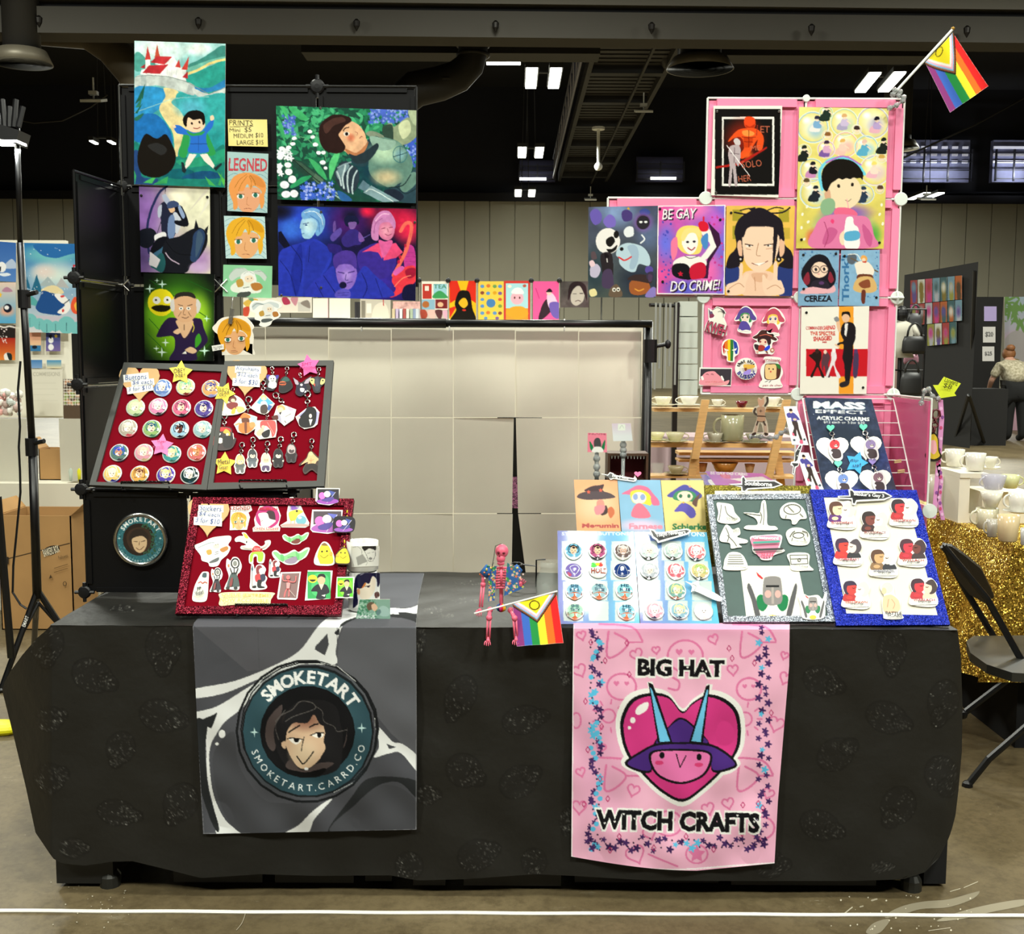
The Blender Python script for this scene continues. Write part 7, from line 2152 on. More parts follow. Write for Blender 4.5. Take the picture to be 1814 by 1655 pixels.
for(hx,hy,hw,hh,top,bot,cl,hcol,lb)in(((905),440,215,175,(890,300),(905,375),'c8303c','60d0b0','upper charm on the starry board, red headed figure on a white heart'),(1125,425,208,160,(1105,295),(1140,375),'8a78a8','60d0b0','upper charm on the starry board, lilac headed figure on a white heart'),(965,660,220,180,(940,535),(960,600),'6a88c8','70d8c0','lower charm on the starry board, blue headed figure on a white heart'),(1185,650,210,170,(1165,520),(1190,590),'7a5a68','9a88d0','lower charm on the starry board, mauve headed figure on a white heart')):
 o=piece('charm_card',lb.replace('charm on','heart card on').replace('figure on a white heart','charm hanging over it'),'card',PNS,VK,'H f4f2ea %g,%g,%g,%g'%(hx,hy,hw,hh),'','white hearts on the starry board',thick=.001,off=0)
 x,y=bot[0]+15,bot[1]+65
 a=piece('charm',lb,'charm',PNS,VK,'B d8d4d8 %g,%g %g,%g %g,%g %g,%g %g,%g %g,%g'%(x-35,y-60,x+20,y-70,x+40,y-20,x+50,y+55,x+5,y+75,x-40,y+20),'E %s %g,%g,33,32;B 3a2a30 %g,%g %g,%g %g,%g %g,%g;E e8dcd4 %g,%g,12,9;E e8e0e0 %g,%g,9,8;E 1a1618 %g,%g,4,4;E 1a1618 %g,%g,4,4'%(cl,x-3,y-33,x-25,y,x+28,y,x+38,y+48,x-10,y+55,x+5,y-25,x-25,y+20,x,y-28,x+12,y-28),GC,thick=.003,off=.004)
 cut(PNS,'H %s %g,%g,52,46'%(hcol,top[0],top[1]),'',VK,.003,off=.004).build('heart_clasp',VINYL,a)
 clasp(PNS,VK,(top[0]+5,top[1]+20),(bot[0]+10,bot[1]+12),a)
startag('turquoise paper star lettered flip us on the starry board',PNS,VK,1062,522,78,18,'3aa8dc',[(1020,498,1075,522,-6,'flip'),(1035,528,1090,552,-6,'us!')],off=.002,ink='1a3a6a')
for(q,sh,lb)in((((583,152),(668,150),(748,405),(640,402)),0,'white card with a man in a purple shirt, upper one beside the starry board'),(((668,452),(748,455),(852,705),(745,700)),0,'white card with a man in a purple shirt, lower one beside the starry board')):
 a,b,c,d=[np.array(v_,float)for v_ in q]
 X=lambda u_,v_:'%g,%g'%tuple((a*(1-u_)+b*u_)*(1-v_)+(d*(1-u_)+c*u_)*v_)
 Q=lambda s:' '.join(X(*map(float,p.split(',')))for p in s.split())
 sheet('figure_card',lb,'card',PNS.off(.002),VK,q,'B 4a4690 '+Q('.1,.2 .45,.15 .75,.2 .95,.35 .75,.36 .7,.4 .35,.4 .35,.3 .15,.3')+';B 3a2e2c '+Q('.35,.4 .72,.4 .7,.6 .72,.9 .58,.9 .52,.6 .4,.78 .22,.7 .38,.55')+';E e8bc9c '+X(.48,.13)+',11,13;B 2a1c1a '+Q('.36,.12 .42,.06 .58,.06 .6,.12')+';B d85a78 '+Q('.55,.88 .72,.88 .68,.97 .5,.96')+';B d85a78 '+Q('.2,.68 .3,.72 .25,.78 .15,.74')+';E 3a4a58 '+X(.2,.88)+',9,8;E 3a4a58 '+X(.85,.86)+',9,8;E e8bc9c '+X(.6,.34)+',12,8','f4f4f2','figure cards on the rack',step=.7)
def sword_tag(label,pl,view,pts,art,off=.003,cat='sword sign'):
 return piece('sword_sign',label,cat,pl,view,'P f2f2ee '+pts,art,'dagger shaped signs',thick=.003,off=off)
piece('sword_sign','small black dagger shaped sign standing point up beside the figure cards','sword sign',PNS,VK,'P f2f2ee 688,400 708,405 690,470 680,500 690,510 680,545 662,560 650,605 638,600 645,550 628,540 632,520 650,515 662,450','P 141416 692,410 700,415 682,470 672,510 655,520 660,460;P 141416 635,527 680,530 675,545 655,552 648,598 642,596 650,550;E f0f0ee 672,480,3,4;E f0f0ee 684,440,3,4','dagger shaped signs',thick=.003,off=.004)
for(x,y,lb)in((1330,515,'upper wooden clothespin on the white wire rack'),(1352,580,'lower wooden clothespin on the white wire rack')):
 c=PN.hit(*tv(VK,[(x,y)])[0],.006)
 o=MB()
 R_=Matrix.Rotation(-.14,3,'Y')
 for s in(-1,1):
  o.box(c+Vector((0,0,s*.0028)),(.022,.007,.004),R=R_)
 tag(o.build('clothespin',mat('pale_wood','d8bc88',.6)),lb,'clothespin','clothespins')
 cut(PN,'B 5a1c2c %g,%g %g,%g %g,%g %g,%g'%(x-10,y+6,x+30,y+4,x+35,y+26,x-15,y+24),'',VK,.001,off=.006)
# ------------------------------------------------ boards on the pink end of the table
PHB=lean(3.10,TZ+.003,3.31,.966)
HOLO='w 6a70b4 55b0cc %g %g;n .15 40 %d'
def pocket(x,y):
 return ';B b8c6c4 %g,%g %g,%g %g,%g %g,%g %g,%g %g,%g %g,%g %g,%g'%(x-55,y-68,x+55,y-68,x+68,y-55,x+68,y+55,x+55,y+68,x-55,y+68,x-68,y+55,x-68,y-55)
A1=[(772,620),(940,620),(1118,622),(772,757),(943,755),(1112,757),(780,903),(952,900),(1130,900),(783,1043),(960,1040),(1143,1045)]
A2=[(1300,620),(1468,620),(1630,628),(1303,757),(1487,760),(1655,760),(1320,893),(1492,898),(1680,900),(1338,1040),(1512,1038),(1680,1040)]
for q,pos,x0,sd,tx,lb in(([(660,480),(1190,486),(1235,1130),(668,1132)],A1,660,3,[(690,490,1160,512)],'shiny blue button board with pronoun buttons, nearest the skeleton'),([(1196,488),(1702,490),(1790,1131),(1240,1131)],A2,1196,4,[(1212,488,1690,520)],'shiny blue button board with a blank space beside the green frame')):
 src=HOLO%(x0,x0+560,sd)+''.join(pocket(x-12,y)for x,y in pos)
 for a in tx:
  src+=';T e8f0f4 %g,%g,%g,%g,0,.01|STICKERS & BUTTONS'%a
 sheet('button_board',lb,'board',PHB,VJ,q,src,'88a8d0','shiny button boards',m=LAMIN,thick=.003)
PHS=PHB.off(.0045)
G4='buttons on the shiny boards'
def words(bgc,w1,w2,x,y,low='c86a40'):
 return 'E %s %g,%g,64,64;B %s %g,%g %g,%g %g,%g %g,%g;L 8a4a38 5 %g,%g %g,%g;L 8a4a38 5 %g,%g %g,%g;T 1f4a68 %g,%g,%g,%g,0,.02|%s;T 1f4a68 %g,%g,%g,%g,0,.02|%s'%(bgc,x,y,low,x-50,y+30,x,y+10,x+50,y+30,x,y+62,x-48,y+10,x-52,y+34,x+48,y+10,x+52,y+34,x-28,y-46,x+28,y-22,w1,x-34,y-14,x+34,y+8,w2)
HB=[(0,'U 6ab0d0 2a2424 e8c0a0 d8dce0 %g,%g,64','short haired face on light blue'),(1,'U b85a88 3a2a24 e8c0a0 2a2430 %g,%g,64','dark suited face on plum'),(2,'U 6a5a58 d8d4d0 c8a898 c8c4c0 %g,%g,64','grey haired face on brown grey'),(3,'E 7a6ab0 %g,%g,64,64;B d8e0e4 745,740 790,720 815,750 780,790;B c05a78 730,770 760,790 740,800','white animal on violet'),(5,'E 1f3a78 %g,%g,64,64;B 9aa0a8 1085,740 1112,715 1140,745 1150,790 1080,790;E d8dce0 1112,745,14,14','grey figure on navy'),(4,None,'HOLE lettering and bright blobs'),(6,('8cc0d8','SHE','HER'),'SHE HER lettering over a crab'),(7,('9cc0c8','THEY','THEM'),'THEY THEM lettering over a crab'),(8,('8cc8d0','HE','HIM'),'HE HIM lettering over a crab'),(9,('a8d8c0','SHE','THEY'),'SHE THEY lettering over a crab, lowest of its column'),(11,('90c8d8','HE','THEY'),'HE THEY lettering over a crab, corner place')]
for i,art,lb in HB:
 x,y=A1[i]
 if art is None:
  art='E d8dce0 %g,%g,64,64;E 60e060 915,720,24,20;E f05048 960,718,18,18;E f0d840 940,715,14,14;T a85a48 895,745,1000,782,0,.02|HOLE'%(x,y)
 elif isinstance(art,tuple):
  art=words(*art,x,y)
 else:
  art=art%(x,y)
 button('round button with '+lb,PHS,VJ,x,y,64,art,G4)
for i,(b_,h_,s_,c_),lb in((0,('c8dcd8','f2f0e0','f0dcc8','3a3a3a'),'pale haired portrait on mist blue, under the black dagger sign'),(1,('b8ccc8','f0ece0','f0dcc8','3a3434'),'white haired portrait on grey green'),(2,('d88088','f4f0ec','f4e8e0','2a3a4a'),'white haired portrait on rose'),(3,('b8c0c8','e8e8e4','ecdccc','2a2a2e'),'grey portrait in black'),(4,('d06a78','f8f4f0','f8f0ea','f0e8e4'),'glaring white portrait on red'),(5,('d0c08a','9ac06a','f0dcb8','3f4a48'),'green and gold portrait'),(7,('78a8a0','d8d890','f0d8b8','a05a48'),'golden portrait on sea green beside the white dagger'),(9,('e0a8b8','e8e4ec','f4e4dc','2a2a4a'),'silver haired portrait on pink, lowest row'),(10,('90b8c8','e8d8a0','f2dcc4','2f3f58'),'sandy haired portrait on grey blue, lowest row'),(11,('e0e4e4','f0f0f0','e8e4e0','d0d4d4'),'line drawn white portrait, lowest row')):
 x,y=A2[i]
 button('round button with '+lb,PHS,VJ,x,y,66,'U %s %s %s %s %g,%g,64,.2'%(b_,h_,s_,c_,x,y),G4)
piece('sword_sign','white dagger shaped sticker lying across the second button board','sword sign',PHS,VJ,'B f4f6f6 1548,845 1600,860 1640,840 1655,880 1760,930 1800,960 1795,985 1740,970 1620,915 1590,920 1595,880','C b8c0c0 4 1655,890 1740,940 1785,970;C a8b0b0 5 1600,865 1625,880 1612,910','dagger shaped signs',off=.012,thick=.002)
DG='dagger shaped signs'
piece('sword_sign','black dagger sign slanting across the top of the second button board','sword sign',PHS,VJ,'P f4f4f0 1298,480 1335,490 1350,510 1560,480 1590,492 1570,520 1390,572 1360,580 1345,560 1320,545','P 1c1c1e 1308,490 1330,500 1345,520 1555,490 1578,496 1560,512 1385,560 1365,568 1350,548 1328,535;T f4f4f0 1340,508,1552,545,-10,.02|Tokyo revengers',DG,off=.014)
PCD=lean(3.345,TZ+.003,3.50,1.10)
for q,bs,src,lb in(([(775,120),(1078,122),(1125,800),(815,800)],'e8a878','g f0c8a0 930,300,200,160;B 3a2028 850,200 900,165 950,160 985,155 975,190 985,215;B 4a3a40 795,240 850,205 990,205 1065,240 1000,255 870,260;X e05a40 878,205,16,0;X e05a40 962,195,16,0;E e89080 960,290,28,32;B 3a2426 960,330 1000,300 1010,350 970,370;B d88890 920,310 990,300 980,350 930,365;B c86a40 1010,330 1040,310 1060,350 1030,390;T b04a48 832,425,1088,466,0,.04|Megumin','orange card of a small girl in a dark hat, name at the foot'),([(1080,122),(1378,122),(1440,800),(1135,800)],'88b8d8','n .06 30 2;g e8c8e0 1240,440,200,60;B d86a90 1110,220 1160,190 1220,160 1290,175 1330,220 1370,270 1350,300 1180,230;B f0d838 1170,210 1230,190 1290,210 1320,260 1310,300 1270,290 1190,280;E f6e0d4 1230,248,52,42;E 8aa0d0 1205,240,18,22;E 8aa0d0 1255,242,18,22;B d86a90 1315,240 1370,270 1350,300 1320,290;B e07088 1200,300 1250,290 1310,380 1180,380;T e88aa0 1160,425,1395,466,0,.04|Farnese','blue card of a small blond girl in a rose hat, middle of the trio'),([(1382,124),(1678,124),(1745,800),(1445,800)],'e8d488','n .05 30 3;B 4a4aa0 1430,240 1480,190 1550,155 1620,190 1670,230 1640,260 1600,250;B 3a8a5a 1475,260 1490,205 1560,195 1620,215 1625,270;E f6dcc4 1550,238,55,38;E 2a6a48 1520,235,12,14;E 2a6a48 1578,235,12,14;B 5a50b0 1490,320 1540,280 1610,320 1625,370 1590,390 1540,345 1480,345;B 6a4a40 1600,280 1640,230 1660,215 1640,270 1630,310;E e8a080 1585,168,9,8;E e8b030 1540,280,7,7;T 2a7a48 1462,425,1705,470,0,.04|Schierke','yellow card of a small green haired girl in a violet hat')):
 sheet('name_card',lb,'card',PCD,VJ,q,src,bs,'witch cards',m=LAMIN,thick=.002)
piece('sword_sign','small black dagger sign with a pink heart above the orange card','sword sign',PCD,VJ,'P f4f4f0 960,80 1010,88 1025,70 1050,78 1060,90 1190,112 1200,90 1215,120 1205,135 1190,138 1050,118 1030,125 1015,105','P 1a1a1c 975,86 1012,95 1028,78 1045,85 1055,98 1200,122 1190,130 1048,110 1030,116;T f0f0ec 1040,92,1155,124,7,.01|Big Hats;H f05a98 1218,92,50,40',DG,off=.006)
SILG=glitter('silver_glitter','4a5260','d8e0ec',500)
BLUG=glitter('blue_glitter','040a5a','1838d8',600,metal=.5)
GOLG=glitter('olive_gold_glitter','4a4410','a89a3a',600)
PG0=lean(3.22,TZ+.003,3.44,1.088)
tray('display_board','olive gold glitter board behind the silver framed sticker board',PG0,VK,[(62,672),(760,676),(800,1200),(90,1200)],[(130,712),(690,712),(720,1180),(150,1180)],GOLG,CARD,'glitter framed boards',.008)
PGF=lean(3.10,TZ+.003,3.362,1.06)
GRB=mat('green_board','38534f',.5,noise=.08,nscale=30)
tray('display_board','silver glitter framed grey green board of white line stickers',PGF,VK,[(75,742),(752,736),(915,1573),(188,1576)],[(118,775),(722,772),(868,1535),(215,1538)],SILG,GRB,'glitter framed boards',.014)
PBF=lean(3.09,TZ+.003,3.352,1.078)
tray('display_board','blue glitter framed white board of couple stickers',PBF,VK,[(752,706),(1450,710),(1668,1592),(926,1597)],[(843,758),(1385,762),(1588,1530),(990,1518)],BLUG,CARD,'glitter framed boards',.012)
PG1,PB1=PGF.off(.0108),PBF.off(.0108)
for nm,pts,art,pl,off in(('Soulsborne','218,685 300,680 300,640 312,628 328,650 335,662 520,660 570,688 510,710 345,720 325,740 300,735 300,705','P 18181a 228,690 305,690 306,645 318,640 328,668 515,668 555,688 510,702 340,712 322,730 308,728 305,700;T f4f4f0 318,672,500,702,0,.03|Soulsborne',PG1,.02),("Baldur's Gay 3",'935,748 1010,745 1005,705 1025,700 1040,715 1240,720 1292,750 1240,775 1060,785 1050,808 1030,805 1025,770 940,765',"P 18181a 945,753 1018,752 1015,712 1030,715 1040,728 1238,730 1280,750 1238,766 1055,775 1045,798 1034,795 1030,762 948,758;T f4f4f0 1035,734,1238,765,1,.02|Baldur's Gay 3",PB1,.008)):
 piece('sword_sign','black dagger sign on the top edge of the %s board'%('silver framed' if pl is PG1 else 'blue framed'),'sword sign',pl,VK,'P f4f4f0 '+pts,art,DG,thick=.003,off=off)
kn='%s'
def helm(x0,y0,k):
 q=lambda s:' '.join('%g,%g'%(x0+float(p.split(',')[0])*k,y0+float(p.split(',')[1])*k)for p in s.split())
 L=lambda w_:w_*k
 return ';'.join(['B 5a5a5c '+q('-150,60 -100,190 -80,290 -110,290 -140,170 -170,80'),'B 5a5a5c '+q('150,60 110,190 90,290 120,290 150,170 165,80'),'B 1f7a4a '+q('-105,150 -70,130 -30,190 -60,240 -95,220'),'B 1f7a4a '+q('105,150 70,130 30,190 60,240 95,220'),'B 8a8684 '+q('-60,40 -40,10 40,10 60,50 65,170 20,200 -40,195 -65,150'),'P a8a09a '+q('-6,70 8,70 10,190 -6,190'),'P 1a1a1c '+q('-45,66 45,66 45,80 -45,80'),'E d8a8a0 %g,%g,%g,%g'%(x0-30*k,y0+125*k,L(22),L(26)),'E d8a8a0 %g,%g,%g,%g'%(x0+36*k,y0+125*k,L(20),L(26)),'P c83038 '+q('-110,-25 -60,20 -70,28 -100,5'),'E f0c040 %g,%g,%g,%g'%(x0,y0+295*k,L(48),L(30))])
sheet('drawing_card','white card with a helmeted figure drawing at the foot of the green board','card',PG1,VK,[(300,1195),(680,1195),(750,1532),(340,1532)],helm(512,1258,.98),'f2f0e4',thick=.0008,off=.0003,step=.8)
SG='stickers on the green board'
def lineart(label,outline,art):
 piece('sticker',label,'sticker',PG1,VK,'B f0efe2 '+outline,art,SG,off=.003,thick=.0014)
GL='5e5e56'
lineart('white cape shaped line drawn sticker on the green board','145,790 175,785 245,800 265,850 300,895 270,920 200,922 150,905 155,850','C %s 5 175,800 170,850 160,900;C %s 5 200,810 215,860 260,890;T 6a6a64 205,880,285,912,-4,0|try finger'%(GL,GL))
lineart('white pointing statue line drawn sticker on the green board','322,850 380,850 425,850 440,780 465,775 475,860 480,930 530,940 530,965 340,960 340,935 410,930 400,890 350,865','C %s 5 450,790 455,860 450,930;C %s 5 335,856 400,865 430,870;C %s 5 430,850 440,880 430,920'%(GL,GL,GL))
lineart('white tortoise line drawn sticker on the green board','560,830 600,790 660,785 710,820 735,885 690,895 665,925 640,925 630,895 570,885','O %s 6 640,830,55,32;C %s 5 600,870 595,890;C %s 5 690,860 710,880;C %s 5 610,810 650,850;T 6a6a64 635,905,665,915,0,0|dog'%(GL,GL,GL,GL))
lineart('white leaping figure line drawn sticker on the green board','165,1010 200,935 225,935 250,960 290,950 300,990 280,1010 345,1030 340,1050 290,1055 310,1075 280,1080 240,1085 230,1050 175,1040',"C %s 6 205,950 225,1000 215,1040;C %s 5 215,1000 255,1040 275,1070;T 6a6a64 250,955,292,972,0,0|don't;T 6a6a64 250,976,290,990,0,0|give"%(GL,GL))
piece('sticker','pink heart sticker crossed by two swords with pink lettering','sticker',PG1,VK,'B f4f0ee 365,1010 420,1000 560,995 570,1040 560,1080 590,1095 580,1110 520,1130 500,1160 440,1160 420,1130 385,1110 375,1060','B e88aa8 375,1015 550,1005 555,1060 530,1110 490,1150 440,1150 400,1110;T f4f0f0 380,1008,550,1032,-1,.03|Greatsword;L 3a9a8a 14 385,1058 550,1050;L 2a2626 14 385,1105 570,1098;T d84a68 430,1125,520,1150,-1,.03|SLUT',SG,off=.003)
lineart('white crab line drawn sticker on the green board','600,980 640,950 710,955 755,1000 740,1060 640,1062 610,1030','O %s 6 680,1000,36,18;C %s 6 625,1010 640,985 655,975;C %s 6 705,975 735,985 740,1010;C %s 5 640,1020 635,1040;C %s 5 715,1020 725,1040;T 6a6a64 640,1042,735,1054,0,0|crab ahead'%(GL,GL,GL,GL,GL))
lineart('white brick mound line drawn sticker on the green board','200,1150 230,1112 290,1112 330,1150 340,1220 200,1225 192,1190',';'.join('L %s 5 %g,%g %g,%g'%(GL,225-k*2,1130+k*14,305+k*4,1130+k*14)for k in range(5))+';T 6a6a64 205,1205,335,1218,0,0|illusory wall ahead')
lineart('white treasure chest line drawn sticker on the green board','612,1120 745,1118 750,1190 780,1225 740,1230 640,1228 625,1180','L %s 6 625,1130 738,1128 742,1185 632,1190 625,1130;L %s 6 628,1155 740,1152;O %s 5 685,1162,9,9;T 6a6a64 645,1200,740,1214,0,0|chest ahead'%(GL,GL,GL))
piece('sticker','small helmeted figure sticker at the corner of the silver frame','sticker',PGF,VK,'B f2f0e8 672,1410 700,1420 710,1398 740,1410 800,1405 830,1430 845,1395 860,1400 850,1470 835,1555 705,1558 690,1480',helm(768,1415,.46),SG,off=.016,thick=.002)
CG='stickers on the blue board'
for cx,cy,c1,h1,c2,h2,b1,b2,tx,tc,lb in((965,870,'f0c8a8','5a3428','f6e0d4','d2d0ca','5a2a78','f4e8d8','BLOODWEAVE','b03038','brown and white haired couple, top corner'),(1180,935,'7a3a30','2a1a1a','f6e0d4','d2d0ca','3a2426','e8d8c8','BLOODPACT','8a2a28','dark horned and white haired couple, upper middle'),(1372,855,'c82c34','2a1a24','f6e0d4','d2d0ca','b02a30','f0e0d0','HELLSPAWN','b03038','red horned and white haired couple, upper far corner'),(1005,1110,'d03a30','3a2040','f4d8cc','4a4048','c83030','2a2a30','FLAMEHEART','b04058','red horned and dark haired couple, middle row'),(1238,1185,'c8a070','5a3a28','f2dcd0','d8dce4','8a6a48','2a2c34','SHADOWZEL','5a5a78','tan and silver haired couple, centre'),(1428,1115,'c82c40','4a2030','6a3028','3a2024','b82a34','3a2a2c','WYLLACH','b04038','red and dark horned couple, middle far side'),(1058,1390,'d03a34','2a1a3a','f6e4d8','d2d0ca','b82c30','f4e4d8','HELLSPAWN','c05038','red horned and white haired couple, bottom corner'),(1500,1375,'c82c38','3a1a2a','f2cdb4','3a2a2a','b82c38','f0c8b0','WARLACH','b04048','red horned and brown haired couple, bottom far corner')):
 q=lambda s:' '.join('%g,%g'%(cx+float(p.split(',')[0]),cy+float(p.split(',')[1]))for p in s.split())
 E=lambda c,a,b,r1,r2:'E %s %g,%g,%g,%g'%(c,cx+a,cy+b,r1,r2)
 piece('sticker','kissing couple sticker, '+lb,'sticker',PB1,VK,'B f4f2ec '+q('-90,-50 -60,-95 0,-90 50,-95 90,-50 80,0 95,50 85,85 30,95 -85,80 -95,45 -75,0'),';'.join(['B %s '%b1+q('-80,0 -40,-20 0,10 10,40 -80,42'),'B %s '%b2+q('0,10 40,-10 75,10 80,42 0,42'),'B %s '%h1+q('-85,-45 -70,-85 -20,-90 5,-60 -20,-40 -60,0'),E(c1,-28,-38,34,38),'B %s '%h2+q('20,-70 60,-85 88,-40 75,0 40,10 30,-30'),E(c2,26,-28,28,34),'B %s '%h2+q('10,-62 40,-72 62,-45 40,-48'),'B %s '%h1+q('-60,-60 -30,-82 0,-66 -30,-62'),E(c1,-45,20,22,12),'C 2a1a1a 3 '+q('-25,-45 -15,-42 -8,-46'),'C 2a1a1a 3 '+q('12,-36 22,-33 30,-37'),'P f4f2ec '+q('-85,46 85,40 88,80 -85,84'),'T %s %g,%g,%g,%g,-1,.02|%s'%(tc,cx-72,cy+44,cx+72,cy+60,tx),'T 1c1a1a %g,%g,%g,%g,-1,.02|ENJOYER'%(cx-42,cy+63,cx+45,cy+78)]),CG,off=.004,thick=.0016)
piece('sticker','sticker of a bare back with scars lettered BATTLE SCARS','sticker',PB1,VK,'B f4f2ec 1215,1350 1225,1315 1260,1305 1300,1330 1310,1390 1345,1430 1345,1500 1365,1545 1250,1548 1235,1520 1225,1430 1240,1395','E c8cac8 1262,1345,38,36;E f0c4a0 1240,1365,16,22;B f0c4a0 1235,1410 1270,1390 1300,1395 1340,1435 1335,1500 1240,1500;C d89a78 4 1290,1420 1310,1450 1300,1480;C d89a78 4 1270,1420 1262,1470;T 4a4a48 1248,1502,1355,1520,2,.02|BATTLE;T 4a4a48 1256,1525,1358,1542,2,.02|SCARS',CG,off=.004)
for q,src,bs,lb,hz in(([(1000,915),(1048,912),(1180,1010),(1050,1010)],'B e8ecf4 1060,960 1100,955 1130,1000 1090,1000','7a80d0','violet blue print under the loose pink print pile',.30),([(1040,888),(1500,905),(1650,1000),(1130,1010)],'w b878d8 d868b8 1040,1600;'.replace('1040,1600','1040 1600')+'P f2f0f0 1240,950 1500,930 1600,980 1420,990;B d84a98 1160,910 1230,915 1240,945 1180,940;T f0f0f4 1080,895,1380,918,2,.03|BE GAY DO CRIME','b070d0','loose pink and violet print lying behind the gold board',.302)):
 a=PZ(*tv(VS,[q[2]])[0],TZ+hz)
 sheet('loose_print',lb,'print',Pl((0,0,TZ+hz),(0,0,1)),VS,q,src,bs,'loose prints',off=0)
m=MB()
c=PZ(1310,866,TZ+.29)
m.bx(c.x-.14,c.x+.16,c.y-.05,c.y+.25,TZ,TZ+.297)
tag(m.build('riser_box',mat('riser_grey','8a8a88',.6)),'plain box lifting the loose prints behind the gold board','box')
# ------------------------------------------------ things standing on the table
def mug(name,label,c,r,h,col,handle=None,group='mugs',m=None,taper=1.0,parent=None,patch=None):
 """lathed cup with wall thickness, foot, optional handle angle"""
 mb=MB()
 mb.lathe(c,[(r*taper*.8,0),(r*taper,h*.06),(r*(taper+1)/2*1.0,h*.5),(r,h),(r-.003,h),(r*(taper+1)/2-.003,h*.5),(r*taper-.004,h*.07),(.0005,h*.065)],24)
 o=mb.build(name,m or mat('ceramic_'+col,col,.22,coat=.3),smooth=True)
 tag(o,label,'cup',group)
 if handle is not None:
  a=math.radians(handle)
  d=Vector((math.cos(a),math.sin(a),0))
  k=MB()
  ps=[Vector(c)+d*(r*(taper+1)/2*.97+r*.62*math.sin(t))+Vector((0,0,h*(.55-.32*math.cos(t))))for t in[pi*i/10 for i in range(11)]]
  k.tube(ps,h*.055,8)
  k.build('handle',m or MATS['ceramic_'+col],o,smooth=True)
 return o
def wrap(root,c,R,view,quad,src,base):
 """printed picture wrapped on the front of a cup"""
 def hit(xs,ys):
  d=np.stack([(xs-W/2)/F,(H/2-ys)/F,-np.ones_like(xs)],-1)@RMN.T
  ox,oy=-c[0],-c[1]
  A,B_,C_=d[...,0]**2+d[...,1]**2,ox*d[...,0]+oy*d[...,1],ox*ox+oy*oy-R*R
  k=(-B_-np.sqrt(np.maximum(B_*B_-A*C_,0)))/A
  return np.array(CP)+d*k[...,None]
 return sheet('printed_picture','','',vert(c[1]),view,quad,src,base,thick=.0006,hit=hit,step=.8,parent=root)
c1=PY(643,1072,3.24)
c1.z=TZ+.004
r1=.0425
h1=PY(643,1016,3.2).z-c1.z
o=mug('mug','white mug printed with a dark haired face, lower of the stacked mugs',c1,r1,h1,'e8eae6',160)
wrap(o,c1,r1+.0008,V2,[(1010,1070),(1330,1065),(1330,1470),(1000,1500)],'B f0e4d0 1080,1290 1100,1230 1180,1150 1260,1110 1280,1200 1260,1300 1200,1380 1130,1400 1080,1350;B e0a070 1050,1280 1080,1260 1085,1330 1060,1330;B c87838 1090,1230 1140,1170 1160,1210 1110,1260;B 14143a 1020,1180 1050,1100 1120,1072 1250,1070 1335,1080 1330,1200 1300,1240 1290,1150 1240,1110 1200,1200 1150,1190 1100,1260 1050,1260 1055,1350 1060,1450 990,1500 1010,1350;L 1a1626 9 1150,1235 1210,1228;E 3a3040 1190,1240,14,8;B 5a3430 1265,1320 1310,1300 1325,1350 1280,1380;L f4f4f4 5 1090,1095 1130,1080','e8eae6')
c2=Vector(c1)
c2.z=c1.z+h1+.001
h2=PY(643,962,3.2).z-c2.z
o=mug('mug','white mug with a grey comic drawing stacked on the face mug',c2,.0465,h2,'ecece4',None,taper=.98)
wrap(o,c2,.0473,V2,[(978,745),(1325,740),(1320,985),(985,1000)],'C 8a8a84 4 1000,760 1060,750 1110,800 1100,870;B 2a2a2a 1120,745 1270,735 1280,790 1240,780 1200,770 1150,800 1130,790;C 4a4a48 4 1140,800 1170,860 1190,920 1230,930;C 4a4a48 4 1270,790 1275,860 1240,930;E 8a8a86 1215,895,22,16;P a8a8a2 1040,880 1120,840 1180,930 1060,980;L 5a5a58 4 1180,830 1210,825;L 5a5a58 4 1235,820 1260,815;C 8a8a84 3 1180,940 1160,980','ecece4')
sheet('acrylic_card','small clear acrylic card of a sleeping knight in front of the face mug','card',vert(3.135),VT,[(640,508),(1080,508),(1085,825),(575,822)],'l 4a8a68 70 60 12 3 590,520,900,800;l a8d0b8 40 50 10 5 590,540,860,800;B 6a5848 740,600 780,550 850,560 830,640 770,670;B e8c0a0 810,590 860,570 900,630 860,680 820,650;B a8c8c0 920,640 980,600 1060,640 1070,740 980,760 920,720;B 6a8a88 880,690 930,650 950,700 900,740;g 5a6a88 800,820,260,40;s e8f0f0 60 8 4 590,740,860,810','8ab0a0',thick=.003,off=0)
def flagart(A,B_,C_,D):
 X=lambda u_,v_:'%g,%g'%tuple((np.array(A)*(1-v_)+np.array(B_)*v_)*(1-u_)+(np.array(D)*(1-v_)+np.array(C_)*v_)*u_)
 Q=lambda s:' '.join(X(*map(float,p.split(',')))for p in s.split())
 o=['P %s '%c+Q('0,%g 1,%g 1,%g 0,%g'%(k/6,k/6,(k+1)/6,(k+1)/6))for k,c in enumerate(('e02828','f07028','f4e838','2a9048','3f68c0','8a3a7a'))]
 for k,c in((.535,'1c1818'),(.505,'8a5238'),(.465,'78b8dc'),(.43,'f0a8c0'),(.39,'f0eee8'),(.335,'f0e02c')):
  o.append('P %s '%c+Q('0,%g %g,.5 0,%g'%(.5-k*1.05,k,.5+k*1.05)))
 pr=X(.1,.5).split(',')
 return ';'.join(o),float(pr[0]),float(pr[1])
FA=((1418,180),(1258,352),(1398,632),(1616,482))
src,fx,fy=flagart(*FA)
pz=vert(3.70)
t=thing('pride_flag',pz.hit(*tv(VI,[(1090,520)])[0]),'small pride flag on a white stick clipped above the pink display','flag','pride flags')
m=MB()
m.tube([pz.hit(*tv(VI,[(1085,525)])[0]),pz.hit(*tv(VI,[(1416,162)])[0])],.0042,8)
m.build('stick',WHITEP,t)
m=MB()
